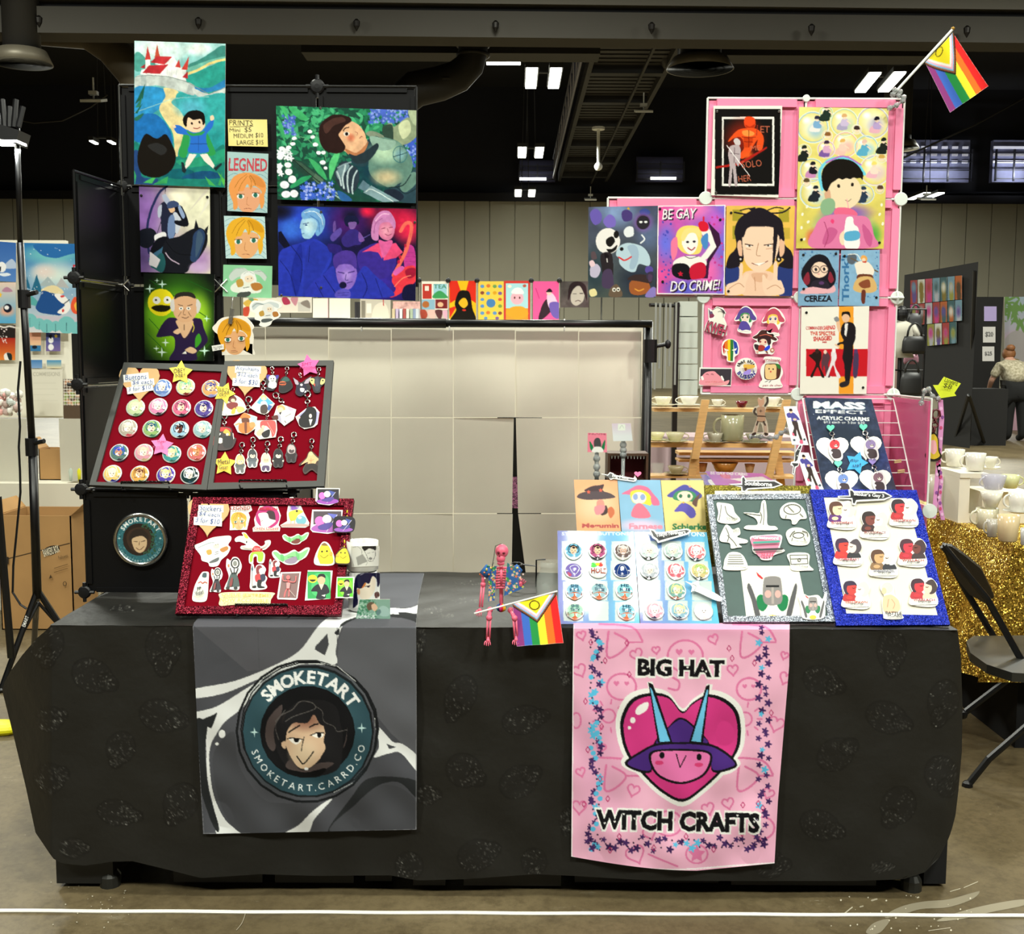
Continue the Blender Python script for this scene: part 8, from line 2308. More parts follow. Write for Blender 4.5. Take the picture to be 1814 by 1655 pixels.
m.ball(pz.hit(*tv(VI,[(1416,160)])[0]),.006)
m.build('tip',mat('gold_tip','b08838',.4,.6),t)
wv=lambda P:np.stack([0*P[...,0],.006*np.sin(P[...,0]*55+P[...,2]*30),0*P[...,0]],-1)
sheet('flag_cloth','','',pz,VI,[FA[0],FA[3],FA[2],FA[1]],src+';O 4a3414 4 1338,290,16,27,15','f0e8e0',thick=.0006,m=FABRIC,disp=wv,parent=t)
def arm(label,name,pts,group):
 """clear jointed clip arm"""
 m=MB()
 m.tube(pts,.0045,8)
 for p in pts:
  m.ball(p,.009,10,6)
 return tag(m.build(name,mat('clear_acrylic','dfe4e4',.12,trans=.75),smooth=True),label,'clip',group)
arm('clear jointed clip arm holding the pride flag above the pink display','clip_arm',[PY(*tv(VI,[q])[0],3.70)for q in((1062,605),(1100,590),(1135,565),(1140,545),(1112,535),(1120,515),(1090,505),(1080,530))],'clear clip arms')
SP=mat('pink_bone_plastic','ee6a86',.38,spec=.5)
D3=lambda x,y,Y:PY(*tv(V6,[(x,y)])[0],Y)
YK=3.085
t=thing('skeleton_figure',D3(345,1130,YK),'pink toy skeleton in a floral shirt sitting on the table edge','toy skeleton')
m=MB()
m.ball(D3(352,335,YK),(.0185,.02,.0195),16,12)
m.ball(D3(340,430,YK-.008),(.0125,.012,.013),12,8)
m.ball(D3(340,490,YK-.012),(.0105,.008,.007),10,7)
m.build('skull',SP,t,smooth=True)
m=MB()
for x,y,r in((310,355,.0045),(375,360,.0045),(322,398,.0026)):
 m.ball(D3(x,y,YK-.0175),(r,.003,r*.8),8,6)
m.tube([D3(295,465,YK-.0195),D3(340,475,YK-.0215),D3(385,468,YK-.0195)],.001,5)
m.build('eye_socket',mat('dark_pink_hollow','6a1428',.7),t)
m=MB()
m.tube([D3(345,530,YK),D3(345,700,YK+.008),D3(345,900,YK+.006),D3(345,1030,YK)],.0055,8)
for k in range(7):
 y=580+k*34
 w_=62+14*math.sin(k*.5)
 m.tube([D3(345+w_*math.sin(a)*1.15,y+14*math.cos(a)+abs(math.sin(a))*16,YK-.018*math.cos(a))for a in[-pi*.8+1.6*pi*i/12 for i in range(13)]],.0026,6)
m.tube([D3(345,570,YK-.018),D3(345,760,YK-.018)],.004,6)
m.tube([D3(140,560,YK),D3(345,545,YK-.004),D3(560,560,YK)],.004,6)
m.build('rib_cage',SP,t,smooth=True)
def bone(ps,r):
 m=MB()
 for a,b in zip(ps[:-1],ps[1:]):
  m.tube([a,b],r,8)
 for p in ps:
  m.ball(p,r*1.5,8,6)
 return m
def hand(m,p,d,L,s=1):
 d=Vector(d).normalized()
 sd=d.cross(Vector((0,1,0))).normalized()
 m.ball(p,(.006,.004,.006),8,6)
 for k,ln in zip((-2,-1,0,1),(.75,.95,1,.85)):
  a=p+sd*k*.0035
  m.tube([a,a+d*L*ln*.55+sd*k*.0016,a+d*L*ln+sd*k*.002+Vector((0,-.004,0))],[.0018,.0016,.0012],6)
 m.tube([p-sd*s*.004,p-sd*s*.011+d*L*.35],[.0018,.0013],6)
LA=[D3(118,640,YK),D3(112,760,YK-.004),D3(85,1050,YK-.02)]
m=bone(LA[:2],.0052)
for s in(-.0035,.0035):
 m.tube([LA[1]+Vector((s,0,0)),LA[2]+Vector((s,0,0))],.0029,6)
m.ball(LA[1],.007,8,6)
hand(m,D3(72,1090,YK-.025),(-.15,-.1,-1),.017)
m.build('arm',SP,t,smooth=True)
m=bone([D3(560,600,YK),D3(560,700,YK-.006),D3(590,760,YK-.012)],.005)
hand(m,D3(592,745,YK-.016),(.35,-.3,1),.016,-1)
m.build('arm',SP,t,smooth=True)
YL=3.015
for hp,kn_,an in((D3(200,1085,YK-.02),D3(190,1185,YL),D3(178,1450,YL-.004)),(D3(465,1090,YK-.02),D3(515,1190,YL),D3(535,1440,YL-.004))):
 m=bone([hp,kn_],.0058)
 for s in(-.0038,.0038):
  m.tube([kn_+Vector((s,0,0)),an+Vector((s,0,0))],.003,6)
 m.ball(kn_,.0075,8,6)
 m.ball(an,.005,8,6)
 hand(m,an+Vector((0,-.004,-.005)),(.1,-.35,-1),.013)
 m.build('leg',SP,t,smooth=True)
m=MB()
for k,c in enumerate(('4a3a8a','2a7ac0','2a2a3a','c83088','d82a3a','e8a828','e8d040','3a4aa0')):
 a0,a1=pi+k*pi/8,pi+(k+1)*pi/8
 cc=D3(345,1055,YK)
 ring=lambda a:[cc+Vector((.0145*math.sin(q)*math.cos(a),.013*math.sin(q)*math.sin(a),.0125*math.cos(q)))for q in[pi*i/8 for i in range(9)]]
 r0,r1_=ring(a0),ring(a1)
 m.add(r0+r1_,[(i,i+1,i+10,i+9)for i in range(8)],c)
m.build('shorts',FABRIC,t,smooth=True)
SHIRT='f f0c8b0 16 24 3 %s;f e8804a 8 20 7 %s;f e8e060 9 18 5 %s;l 3a9a58 14 46 9 9 %s'
for q,bx_ in(([(185,520),(290,525),(262,960),(185,975)],'190,520,290,960'),([(420,480),(560,560),(640,800),(380,905)],'400,500,630,890')):
 sheet('shirt_panel','','',Pl((0,YK-.021,0),(-.25 if q[0][0]<300 else.25,-1,0)),V6,q,SHIRT%((bx_,)*4),'3a68a8',thick=.001,m=FABRIC,step=.5,parent=t,disp=None)
for pts in([D3(200,545,YK),D3(120,640,YK)],[D3(500,545,YK),D3(575,620,YK)]):
 m=MB()
 m.tube(pts,[.014,.0135],12,'3a68a8')
 for k in range(14):
  a=random.Random(k).uniform(0,6.3)
  p=pts[0].lerp(pts[1],random.Random(k+50).random())
  m.ball(p+Vector((math.cos(a)*.011,-.0125*abs(math.sin(a))-.0015,math.sin(a)*.008)),.0028,6,4,['e8804a','f0e070','f0d8d0','3a9a58'][k%4])
 m.build('sleeve',FABRIC,t,smooth=True)
m=MB()
m.tube([D3(350,240,YK-.01),D3(270,270,YK-.015),D3(250,420,YK-.015),D3(225,540,YK-.02),D3(250,480,YK-.02)],.0009,5)
m.build('hanging_cord',BLACKP,t)
FB=((1045,858),(488,1008),(545,1548),(1138,1506))
src,fx,fy=flagart(*FB)
pk=Pl((0,3.004,.70),(0,-.14,.066))
t=thing('pride_flag',pk.hit(*tv(V6,[(120,1095)])[0]),'small pride flag held by the pink skeleton, hanging over the table edge','flag','pride flags')
m=MB()
m.tube([pk.hit(*tv(V6,[(0,1135)])[0],.004),pk.hit(*tv(V6,[(1060,850)])[0],.004)],.0026,8)
m.build('stick',WHITEP,t)
sheet('flag_cloth','','',pk,V6,[FB[0],FB[3],FB[2],FB[1]],src+';O 4a3414 14 768,1025,62,56','f0e8e0',thick=.0005,m=FABRIC,disp=lambda P:np.stack([0*P[...,0],-.002-.002*np.sin(P[...,0]*90),0*P[...,0]],-1),parent=t)
c=PY(975,1050,3.33)
c.z=TZ+.004
pj=[(.024,0),(.036,.006),(.041,.03),(.042,.05),(.038,.075),(.03,.09),(.029,.1),(.033,.102),(.033,.107),(.029,.109),(.029,.116),(.027,.116),(.0265,.1),(.0275,.09),(.0355,.074),(.0395,.05),(.0385,.03),(.033,.01),(.001,.008)]
t=thing('glass_jar',c,'clear glass skull jar behind the shiny button board','jar')
m=MB()
m.lathe(c,[(r*1.08,z*1.12)for r,z in pj],28)
m.build('body',GLASS,t,smooth=True)
m=MB()
for s in(-1,1):
 m.ball(c+Vector((s*.016,-.038,.06)),(.012,.007,.011),10,7)
m.ball(c+Vector((0,-.043,.042)),(.005,.004,.008),8,6)
for k in range(5):
 m.ball(c+Vector((-.014+k*.007,-.041,.022)),(.0033,.003,.006),6,5)
m.build('skull_relief',GLASS,t,smooth=True)
m=MB()
p0,p1=PY(915,1000,3.6),PY(950,1003,3.6)
m.tube([p0+Vector((.018*math.cos(a),.03*math.sin(a),0))for a in[2*pi*i/16 for i in range(16)]],.003,6,closed=True)
m.tube([p0+Vector((.018,0,0)),p1,Vector((p1.x,p1.y,TZ))],.003,6)
m.tube([Vector((p1.x,p1.y,TZ)),p1+Vector((0,0,.02)),p1+Vector((.03,0,.022))],.003,6)
tag(m.build('wire_stand',BLACKM),'black wire ring stand behind the glass jar','wire stand')
def grip(label,view,quad,src,base,x,y0,y1,Y):
 t=thing('grip_stand',PY(x,y1,Y),label,'sample stand','clear sample stands')
 sheet('grip_card','','',vert(Y-.012),view,quad,src,base,thick=.003,off=0,parent=t)
 m=MB()
 a,b=PY(x,y0,Y),PY(x,y1,Y)
 m.tube([a,b],.007,10)
 for k in(.25,.55,.8):
  m.ball(a.lerp(b,k),.0115,10,6)
 m.tube([b,Vector((b.x,b.y,TZ))],.006,8)
 m.build('clear_post',MATS['clear_acrylic'],t,smooth=True)
grip('pink square sample card on a clear post in front of the white panels',VS,[(96,575),(246,578),(250,732),(94,730)],'B 4a4a4c 145,640 170,615 195,630 200,690 150,690;B 1f7a4a 110,640 140,690 135,725 115,700;B 1f7a4a 235,630 205,690 215,720 230,700;B f0f0ec 150,690 200,690 220,730 130,730;T 8a3a4a 105,580,240,590,0,0|PRAISE','f08aa0',1057,800,850,3.56)
grip('silvery rounded sample card on a clear post beside the toothed chest',VS,[(288,500),(440,498),(456,640),(300,642)],'v d8c8d8 dfe4e6 500 600;R e8f0e4 338 505 396 558;C a8b0a8 3 350,545 370,515 385,540','d8d8dc',1104,780,812,3.6)
WOODD=mat('dark_chest_wood','4a3222',.5,noise=.2,nscale=30)
a,b=PY(1076,856,3.62),PY(1149,808,3.62)
t=thing('toothed_chest',Vector(((a.x+b.x)/2,3.66,TZ)),'small open wooden chest with teeth and a dark red inside','chest')
m=MB()
m.bx(a.x,b.x,3.62,3.72,TZ,a.z+.01)
for x in(a.x,b.x-.008):
 m.bx(x,x+.008,3.62,3.72,a.z,b.z)
m.bx(a.x,b.x,3.62,3.72,b.z,b.z+.008)
m.build('body',WOODD,t)
m=MB()
m.bx(a.x+.008,b.x-.008,3.68,3.7,a.z+.01,b.z)
m.build('lining',mat('dark_red_lining','5a1218',.8),t)
m=MB()
for k in range(11):
 x=a.x+.014+(b.x-a.x-.028)*k/10
 m.lathe((x,3.628,b.z),[(.0005,-.011),(.004,0)],8)
m.build('teeth',WHITEP,t)
PT2=vert(3.64)
piece('cutout_card','clear standee of a brown tunic figure held out in front of the cups','cutout',PT2,VW,'B c8b8a4 1420,100 1460,120 1500,80 1540,90 1545,170 1510,240 1500,330 1530,420 1540,560 1490,565 1460,440 1430,420 1400,540 1340,565 1370,450 1400,350 1345,280 1370,220 1420,190','B c89a80 1410,110 1450,130 1480,100 1490,170 1450,215 1420,190;C 4a4038 26 1380,240 1365,280 1390,310;C 4a4038 24 1500,200 1530,150 1525,100;B b08a70 1400,230 1490,220 1495,330 1500,390 1400,390 1410,330;B 5a4438 1405,320 1500,325 1500,340 1405,335;B b89a88 1385,430 1405,430 1390,530 1365,530;B b89a88 1485,430 1515,430 1520,530 1495,530;C 4a3a32 18 1410,395 1395,440;C 4a3a32 18 1480,395 1500,440;B 3a2a24 1345,540 1385,530 1380,562 1335,562;B 3a2a24 1490,535 1530,540 1535,560 1495,560;Y 5a4438 1445,265,26','cutouts hung on clips')
arm('clear arm reaching from the pink display to the brown tunic standee','clip_arm',[PY(*tv(VW,[q])[0],3.66)for q in((1330,580),(1450,585),(1560,600),(1640,590),(1700,540),(1765,505))],'clear clip arms')
PL=vert(3.42)
arm('clear clip arm holding pink lanyards on the side of the pink display','clip_arm',[PY(*tv(VL,[q])[0],3.42)for q in((395,1000),(415,925),(440,915),(465,960),(500,975))],'clear clip arms')
LANY=mat('pink_lanyard',rough=.7,attr=True)
t=thing('lanyard',PL.hit(*tv(VL,[(510,1000)])[0]),'pink dotted lanyard looped over the clear clip arm','lanyard')
for pts,wd in([[(515,980),(522,1100),(512,1250),(500,1400),(480,1650),(470,1720)],30],[[(500,1380),(520,1480),(505,1600),(530,1730)],26]):
 m=MB()
 for a,b in zip(pts[:-1],pts[1:]):
  q=[(a[0]-wd/2,a[1]),(a[0]+wd/2,a[1]),(b[0]+wd/2,b[1]),(b[0]-wd/2,b[1])]
  m.prism([PL.hit(*p)for p in tv(VL,q)],(0,.0012,0),'d890c4')
 dots=''
 for k in range(11):
  i=(len(pts)-1)*k/11
  a,b=pts[int(i)],pts[int(i)+1]
  f_=i-int(i)
  dots+='E %s %g,%g,9,11;'%(['c84878','e8b8dc','8a4a98'][k%3],a[0]+(b[0]-a[0])*f_+(k*5%11)-5,a[1]+(b[1]-a[1])*f_)
 layers(m,PL,parse(dots,VL),.0004)
 m.build('strap',LANY,t)
o=piece('bell_charm','yellow bell shaped charm hanging from the pink lanyard','charm',PL.off(.006),VL,'B 2a2620 455,1185 475,1183 500,1220 505,1290 520,1330 505,1355 470,1365 430,1355 416,1325 430,1290 432,1220','B d8b83a 460,1195 475,1195 494,1225 498,1295 508,1330 470,1350 428,1330 440,1290 440,1225;B e8a8b0 450,1240 480,1235 490,1290 470,1320 445,1290')
clasp(PL.off(.006),VL,(485,1040),(468,1185),o,mat('red_black_clasp','5a1a22',.4))
piece('arrow_sign','lime yellow arrow shaped sign lettered Lanyard above the lanyards','sign',PL.off(.004),VL,'P dce83c 535,836 640,878 600,938 612,955 515,970 466,888 500,888','T 4a4a20 532,850,622,890,18,0,.1|Lanyard;T 4a4a20 522,880,580,912,18,0,.1|$8',thick=.0014,off=0)
# ------------------------------------------------ neighbouring stall and light stand
YA=7.2
PA=vert(YA)
LG='penguin prints of the neighbouring stall'
t=thing('print_wall',(PY(70,700,YA+.04).x,YA+.05,0),'white print board of the neighbouring stall behind the light stand','board')
m=MB()
a,b=PY(-60,740,YA),PY(112,425,YA)
m.bx(a.x,b.x,YA+.03,YA+.05,a.z,b.z)
for x in(a.x,b.x-.03):
 m.bx(x,x+.03,YA+.05,YA+.08,FZ,b.z)
m.build('board',CARD,t)
PEN='v 2f7ab8 d8d8d8 50 820;g 78c8c8 450,150,330,110;g d8e8e0 480,330,300,160;g e8d8d0 380,300,140,90;B 2c6cb0 290,70 400,60 690,70 690,130 600,150 500,180 400,170 330,130;P a8b8bc 340,420 415,340 500,440;P b8b8b8 480,430 530,350 600,440;P 2a6a8a 270,470 318,320 365,470;P 2a6a8a 215,430 235,340 265,450;B 5aa8a8 230,560 260,500 330,560 330,600;B ead8a8 360,470 400,430 470,418 530,450 540,490;B 24508e 310,600 345,520 370,465 440,480 480,500 560,580 530,670 460,670 360,655 320,630;B f4f0ec 470,500 520,490 580,530 610,600 570,660 510,660 500,640 560,590 520,560;E d84a48 540,512,18,10;E d84a48 545,635,10,14;L 26303a 7 550,580 600,540;B e85a38 610,600 640,520 690,540 690,650 640,660;B f0b848 640,590 665,560 685,610 660,640;B c8c0cc 240,680 400,680 690,700 690,740 240,720;'
for x,y,r in((260,720,60),(340,750,50),(405,770,60),(480,770,46),(575,760,76),(670,790,60)):
 PEN+='E 78c0c0 %g,%g,%g,%g;C 3a6a70 4 %g,%g %g,%g;'%(x,y,r,r,x,y+50,x,y-20)
PEN+='s f4f8f8 40 4 3 220,90,690,500;T c8303c 630,240,668,318,0,.02|E'
sheet('art_print','large print of a round blue penguin asleep by a campfire','print',PA.off(.05),VLB,[(205,50),(700,60),(700,835),(240,820)],PEN,'c8d8dc',LG)
for q,src,bs,lb in(([(-60,35),(140,50),(140,388),(-60,380)],'v 3a68b0 5a88c8 40 390;B b8c8e0 40,240 100,190 140,230 140,270 20,270;E f4f4f4 15,260,40,46;B 1c2430 -10,270 10,255 5,300;B e8f0f8 -20,320 60,310 95,325 40,340','4a78b8','blue print of a white penguin on an ice floe, top of the stack'),([(-60,392),(138,392),(138,745),(-60,745)],'v e8d0c0 5aa8d0 400 740;B b888a0 20,470 60,430 110,470;g f0a888 60,640,90,60;E 1c2030 68,615,36,38;E f4f0f0 60,610,20,18;X f0c040 0,500,26,0','a8b8d0','pastel seaside print of a rolling penguin, middle of the stack'),([(-60,762),(135,762),(132,1062),(-60,1062)],'v a82820 e88838 860 1060;R 2a2422 -60,762,135,870;C e8e0d8 14 0,770 40,780 80,770 130,780;s f0e0dc 20 6 2 0,790,60,920;E f4f0e8 70,1035,36,40;B 26302f 60,1000 100,1010 105,1060 80,1060','b83828','red orange print of a penguin under blossom, bottom of the stack'),([(250,825),(355,825),(355,985),(252,985)],'v e8a088 e8c098 825 930;R 3a78a8 250,935,355,985;E 1c2430 300,950,22,16','e0a890','small sunset print below the campfire penguin print'),([(398,825),(522,828),(522,985),(398,985)],'v 3a4a88 7a68a0 825 985;E f0f0f0 440,890,22,26;E f0f0f0 440,950,24,28;X f0d850 485,855,18,0;B 1c2030 420,850 450,845 440,880','4a5890','small night print with stacked penguins'),([(248,1060),(365,1060),(365,1132),(248,1132)],'v 4a80b8 88a8d0 1060 1132','6a98c8','small blue card low on the white board'),([(405,1062),(530,1062),(530,1132),(405,1132)],'v 4a90c0 e8d8b0 1062 1132','78a8c8','small beach card low on the white board'),([(265,1140),(540,1140),(545,1545),(268,1545)],'T b8b4a4 285,1165,520,1200,0,.02|COMMISSIONS;L d0ccbc 5 290,1260 480,1260;L d0ccbc 5 290,1310 500,1310;L d0ccbc 5 290,1360 470,1360;L d0ccbc 5 290,1410 500,1410','dcd8c8','laminated cream text sheet low on the white board')):
 sheet('art_print',lb,'print',PA.off(.005),VLB,q,src,bs,LG)
m=MB()
a,b=PY(-60,1085,6.6),PY(112,856,6.6)
m.bx(a.x-.5,b.x+.02,6.6,7.1,b.z-.03,b.z)
m.bx(a.x-.5,b.x-.4,6.58,6.6,b.z-.16,b.z)
m.bx(b.x-.4,b.x+.2,6.57,6.6,FZ,b.z)
ZA=b.z
tag(m.build('stall_tablecloth',mat('white_cloth','cfcab8',.9)),'white cloth on the neighbouring stall table above the cardboard boxes','tablecloth')
m=MB()
m.bx(a.x-.4,b.x-.3,6.9,6.92,FZ,ZA-.03)
tag(m.build('stall_skirt',DARK),'dark skirt under the neighbouring stall table','skirt')
CB=mat('cardboard','a9814f',.8,noise=.06,nscale=6)
for(x0,x1,y0,y1,Y,lb,w_)in((2,125,914,1078,6.1,'large open cardboard box with a black oval logo on the floor',1),(70,108,796,853,6.75,'small open cardboard box on the neighbouring stall table',0)):
 a,b=PY(x0,y1,Y),PY(x1,y0,Y)
 z0=FZ if w_ else ZA
 t=thing('cardboard_box',((a.x+b.x)/2,Y+.2,z0),lb,'box','cardboard boxes')
 d=.36 if z0<0 else.15
 m=MB()
 for x in(a.x,b.x-.006):
  m.bx(x,x+.006,Y,Y+d,z0,b.z)
 m.bx(a.x,b.x,Y,Y+.006,z0,b.z)
 m.bx(a.x,b.x,Y+d,Y+d+.006,z0,b.z)
 m.bx(a.x,b.x,Y,Y+d,z0,z0+.006)
 m.build('body',CB,t)
 for s in(0,1):
  m=MB()
  x=b.x if s else a.x
  m.prism([(x,Y,b.z),(x,Y+d,b.z),(x+(.07 if s else-.05),Y+d,b.z+.06),(x+(.07 if s else-.05),Y,b.z+.06)],(0,0,.005))
  m.build('flap',CB,t)
 if w_:
  layers(m:=MB(),vert(Y),parse('L 4a3a28 5 20,970 340,890;E 2a241e 250,925,44,22,-18;T e8dcc0 212,908,290,945,-18,.02|BANKERS BOX;R 2a241e 22,955,46,990;T 4a3a28 290,945,335,962,-15,0|Fellowes;L 6a5030 3 270,1010 335,990;L 6a5030 3 270,1030 335,1010;P 4a3a28 245,1060 252,1040 260,1056;O 4a3a28 3 322,1085,8,10',VF),.0006)
  m.build('printing',PRINT,t)
for x0,x1,lb in((-40,46,'clear plastic tub at the photo edge on the neighbouring stall'),(108,150,'clear plastic tub behind the black side panel')):
 a,b=PY(x0,855,6.7),PY(x1,742,6.7)
 m=MB()
 m.bx(a.x,b.x,6.7,6.706,ZA,b.z)
 tag(m.build('plastic_panel',mat('frosted_plastic','d8d4c4',.5,trans=.35)),lb,'tub','clear tubs')
m=MB()
rn=random.Random(2)
for k in range(60):
 m.ball(PY(rn.uniform(-10,36),rn.uniform(695,735),6.9+rn.random()*.1),rn.uniform(.012,.03),7,5,rn.choice(['d8d8d0','c8d0cc','e0a8a0','b8a098','e8e4dc']))
o=tag(m.build('plush_pile',mat('plush',rough=.9,attr=True)),'pile of small pale plush toys by the light stand pole','plush toys',kind='stuff')
sheet('photo_grid','wire grid with small colourful photos beside the black side panel','rack',vert(6.95),VLB,[(545,1225),(700,1225),(700,1585),(550,1585)],'s c89878 40 12 3 550,1230,700,1440;s 8a9a58 20 12 4 550,1330,700,1440;'+';'.join('L f0eee4 5 %d,1225 %d,1450'%(x,x)for x in range(555,700,24))+';'+';'.join('L f0eee4 5 550,%d 700,%d'%(y,y)for y in range(1235,1450,26)),'5a4a3c')
m=MB()
a,b=PY(114,740,7.6),PY(170,590,7.6)
m.bx(a.x,b.x,7.6,7.62,FZ,b.z)
tag(m.build('black_drape',MATS['black_drape_cloth']),'black drape between the penguin prints and the side panel','drape')
for x,hx,lb in((128,'b8c4b8','small clear bottle on the neighbouring stall beside the side panel'),(143,'e0dc30','small bright yellow bottle on the neighbouring stall beside the side panel')):
 p=PY(x,853,6.72)
 m=MB()
 m.lathe((p.x,6.72,ZA),[(.022,0),(.024,.06),(.02,.08),(.009,.095),(.009,.115),(.0005,.116)],14)
 tag(m.build('bottle',mat('bottle_'+hx,hx,.2),smooth=True),lb,'bottle','small bottles')
YT=5.1
Q=lambda x,y,d=0:PY(x,y,YT+d)
hub=Q(66,1045)
t=thing('light_stand',(hub.x,YT,0),'black tripod light stand beside the table','light stand')
for nm,ps,r in(('pole',[Q(66,1060),Q(58,800)],.02),('pole',[Q(58,805),Q(36,430)],.016),('pole',[Q(36,440),Q(30,215)],.012)):
 m=MB()
 m.tube(ps,r,12)
 m.build(nm,BLACKM,t,smooth=True)
for y in(792,530):
 m=MB()
 c=Q(56 if y>600 else 43,y)
 m.lathe(c,[(.027,-.04),(.027,.04)],12)
 m.tube([c+Vector((.02,-.01,.02)),c+Vector((.07,-.03,.03))],.011,8)
 m.build('clamp',BLACKP,t)
for e in((2,1222),(165,1196),(60,1150)):
 m=MB()
 ft=PZ(*e,FZ+.012)
 m.tube([hub,ft],.014,8)
 m.tube([Q(68,1068),hub.lerp(ft,.5)],.008,6)
 m.ball(ft,(.022,.022,.012))
 m.build('leg',BLACKM,t)
layers(m:=MB(),vert(YT-.066),parse('T f0f0ec 98,1262,152,1280,-71,.02|EMART',VF),0)
m.build('lettering',PRINT,t)
m=MB()
c=Q(18,240)
m.box(c,(.12,.12,.06),R=Matrix.Rotation(.3,3,'Y'))
m.tube([c,Q(30,215)],.014,8)
for k in range(5):
 m.tube([c+Vector((-.03+k*.02,-.03,.03)),c+Vector((-.05+k*.03,-.02,.12+.03*(k%2)))],.012,6)
m.build('lamp_head',BLACKP,t)
m=MB()
m.box(c+Vector((.0,-.01,-.035)),(.11,.1,.01))
m.build('lamp_panel',LAMPE,t)
area(c.x,c.y,c.z-.06,.1,.1,4,(.95,1,1))
m=MB()
m.tube([Q(*p,-.03)for p in tv(VF,[(100,0),(88,140),(98,320),(92,420),(98,540),(100,640),(80,850),(65,1000),(62,1130),(100,1190),(130,1210)])],.005,6)
tag(m.build('power_cable',BLACKP),'thin black cable hanging along the light stand','cable')
m=MB()
m.tube([PY(-4,880,4.9),PY(20,1165,4.9)],.017,8)
tag(m.build('stand_leg',BLACKM),'slanting black pole cut by the photo edge','pole')
ZG=.775
GOLD=glitter('gold_sequins','6a4206','f2cc58',240,.3,.85)
t=thing('gold_stall_table',(2.3,4.6,0),'cup stall table under a gold sequin cloth behind the folding chair','table')
m=MB()
N=60
g=np.zeros((14,N,3))
for i in range(14):
 for j in range(N):
  y=4.22+1.68*j/(N-1)
  k=i/13
  g[i,j]=(1.90-.13*k-.035*k*math.sin(y*19),y,ZG-.52*k)
m.grid(g[:,::-1])
m.bx(1.9,2.9,4.22,5.9,ZG-.03,ZG)
g=np.zeros((14,N,3))
for i in range(14):
 for j in range(N):
  x=.62+1.29*j/(N-1)
  k=i/13
  g[i,j]=(x,5.2-.05*k-.03*k*math.sin(x*23),ZG-.55*k)
m.grid(g)
m.bx(.62,1.9,5.2,5.95,ZG-.03,ZG)
g=np.zeros((14,30,3))
for i in range(14):
 for j in range(30):
  g[i,j]=(1.9-.13*i/13+(1.0+.13*i/13)*j/29,4.22-.04*i/13,ZG-.52*i/13)
m.grid(g)
m.build('sequin_cloth',GOLD,t,smooth=True)
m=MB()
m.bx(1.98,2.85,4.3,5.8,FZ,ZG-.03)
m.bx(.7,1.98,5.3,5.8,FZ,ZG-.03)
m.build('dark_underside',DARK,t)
WD=mat('pine_wood','cfa468',.55,noise=.12,nscale=14,stretch=(1,1,12))
YW=5.5
t=thing('cup_shelf',(PY(1280,880,YW).x,YW,ZG),'three tier pine folding shelf holding tea cups behind the pink display','shelf')
for x0,x1,y0,y1,d in((130,1900,245,290,0),(60,1900,670,730,-.06),(440,1900,785,830,.1),(440,1900,880,912,.06),(60,1900,1080,1112,-.1)):
 a,b=PY(*tv(VW,[(x0,y1)])[0],YW+d),PY(*tv(VW,[(x1,y0)])[0],YW+d)
 m=MB()
 m.bx(a.x,b.x,YW+d,YW+d+.14,a.z+.006,b.z)
 m.build('tier_board',WD,t)
for k_,ps in enumerate((((770,130),(640,860)),((640,785),(590,1130)),((1780,130),(1560,1060)),((1660,800),(1700,1130)),((640,785),(650,1130)))):
 m=MB()
 A,B=[PY(*tv(VW,[p])[0],YW-.115+.032*k_*(k_!=2))for p in ps]
 if k_:
  B=A+(B-A)*((A.z-ZG)/(A.z-B.z))
 m.prism([A+Vector((-.018,0,0)),A+Vector((.018,0,0)),B+Vector((.018,0,0)),B+Vector((-.018,0,0))],(0,.025,0))
 m.build('leg',WD,t)
def cupat(view,x,yb,w_,h,Y,col,label,hd=None,tp=.65,m=None,saucer=False,grp='tea cups on the stall'):
 p=PY(*tv(view,[(x,yb)])[0],Y)
 k=view[2]/2000*Y
 mug('tea_cup',label,p,w_*k/2,h*k,col,hd,grp,m,tp)
 if saucer:
  s=MB()
  s.lathe(p+Vector((0,0,-.006)),[(w_*k*.3,0),(w_*k*.72,.009),(w_*k*.72,.011),(w_*k*.28,.004)],24)
  tag(s.build('saucer',mat('ceramic_'+col,col,.22,coat=.3),smooth=True),'saucer under the '+label,'saucer','saucers on the stall')
for a in((240,195,220,105,YW+.02,'e6e2c8','ivory tea cup at the near end of the top tier',180,.6,None,True),(560,195,240,110,YW+.02,'e8e6d8','white sprigged tea cup second on the top tier',180,.55,None,True),(910,210,150,85,YW+.02,'dcd8c4','small tea cup with dark rim third on the top tier',0,.5,None,True),(1210,225,150,80,YW+.02,'6a1822','dark red footed cup on the top tier'),(1590,215,210,120,YW+.02,'e8e4d0','gilded tea cup behind the brown tunic standee',0,.5,None,True),(165,625,200,95,YW-.04,'d6d2a4','pale olive tea cup on the middle tier',None,.6,None,True),(390,640,240,110,YW-.05,'c8c4a0','olive flower tea cup in front on the middle tier',0,.6,None,True),(880,650,200,115,YW-.05,'a8a490','grey rimmed tea cup on the middle tier',180,.65,None,True),(1090,640,290,325,YW-.02,'9a9878','tall grey green mug with black handle on the middle tier',180,.95),(1370,655,230,110,YW-.05,'a8a68c','shallow tea cup below the brown tunic standee',180,.5,None,True),(170,1060,170,150,YW-.06,'d0d4d0','glass cup on the bottom tier',None,.7,GLASS),(400,1040,210,95,YW-.06,'b0a480','brown banded cup on the bottom tier',0,.6,None,True),(1000,1020,330,120,YW+.1,'b07a34','amber glass bowl behind the slats'),(730,1020,120,110,YW+.1,'b88858','small amber glass behind the slats'),(1310,1030,130,110,YW+.1,'c8a880','flowered glass tumbler behind the slats')):
 cupat(VW,*a)
m=MB()
a,b=PY(1694,928,4.8),PY(1748,838,4.8)
m.bx(a.x,a.x+.045,4.785,5.0,ZG,b.z-.0205)
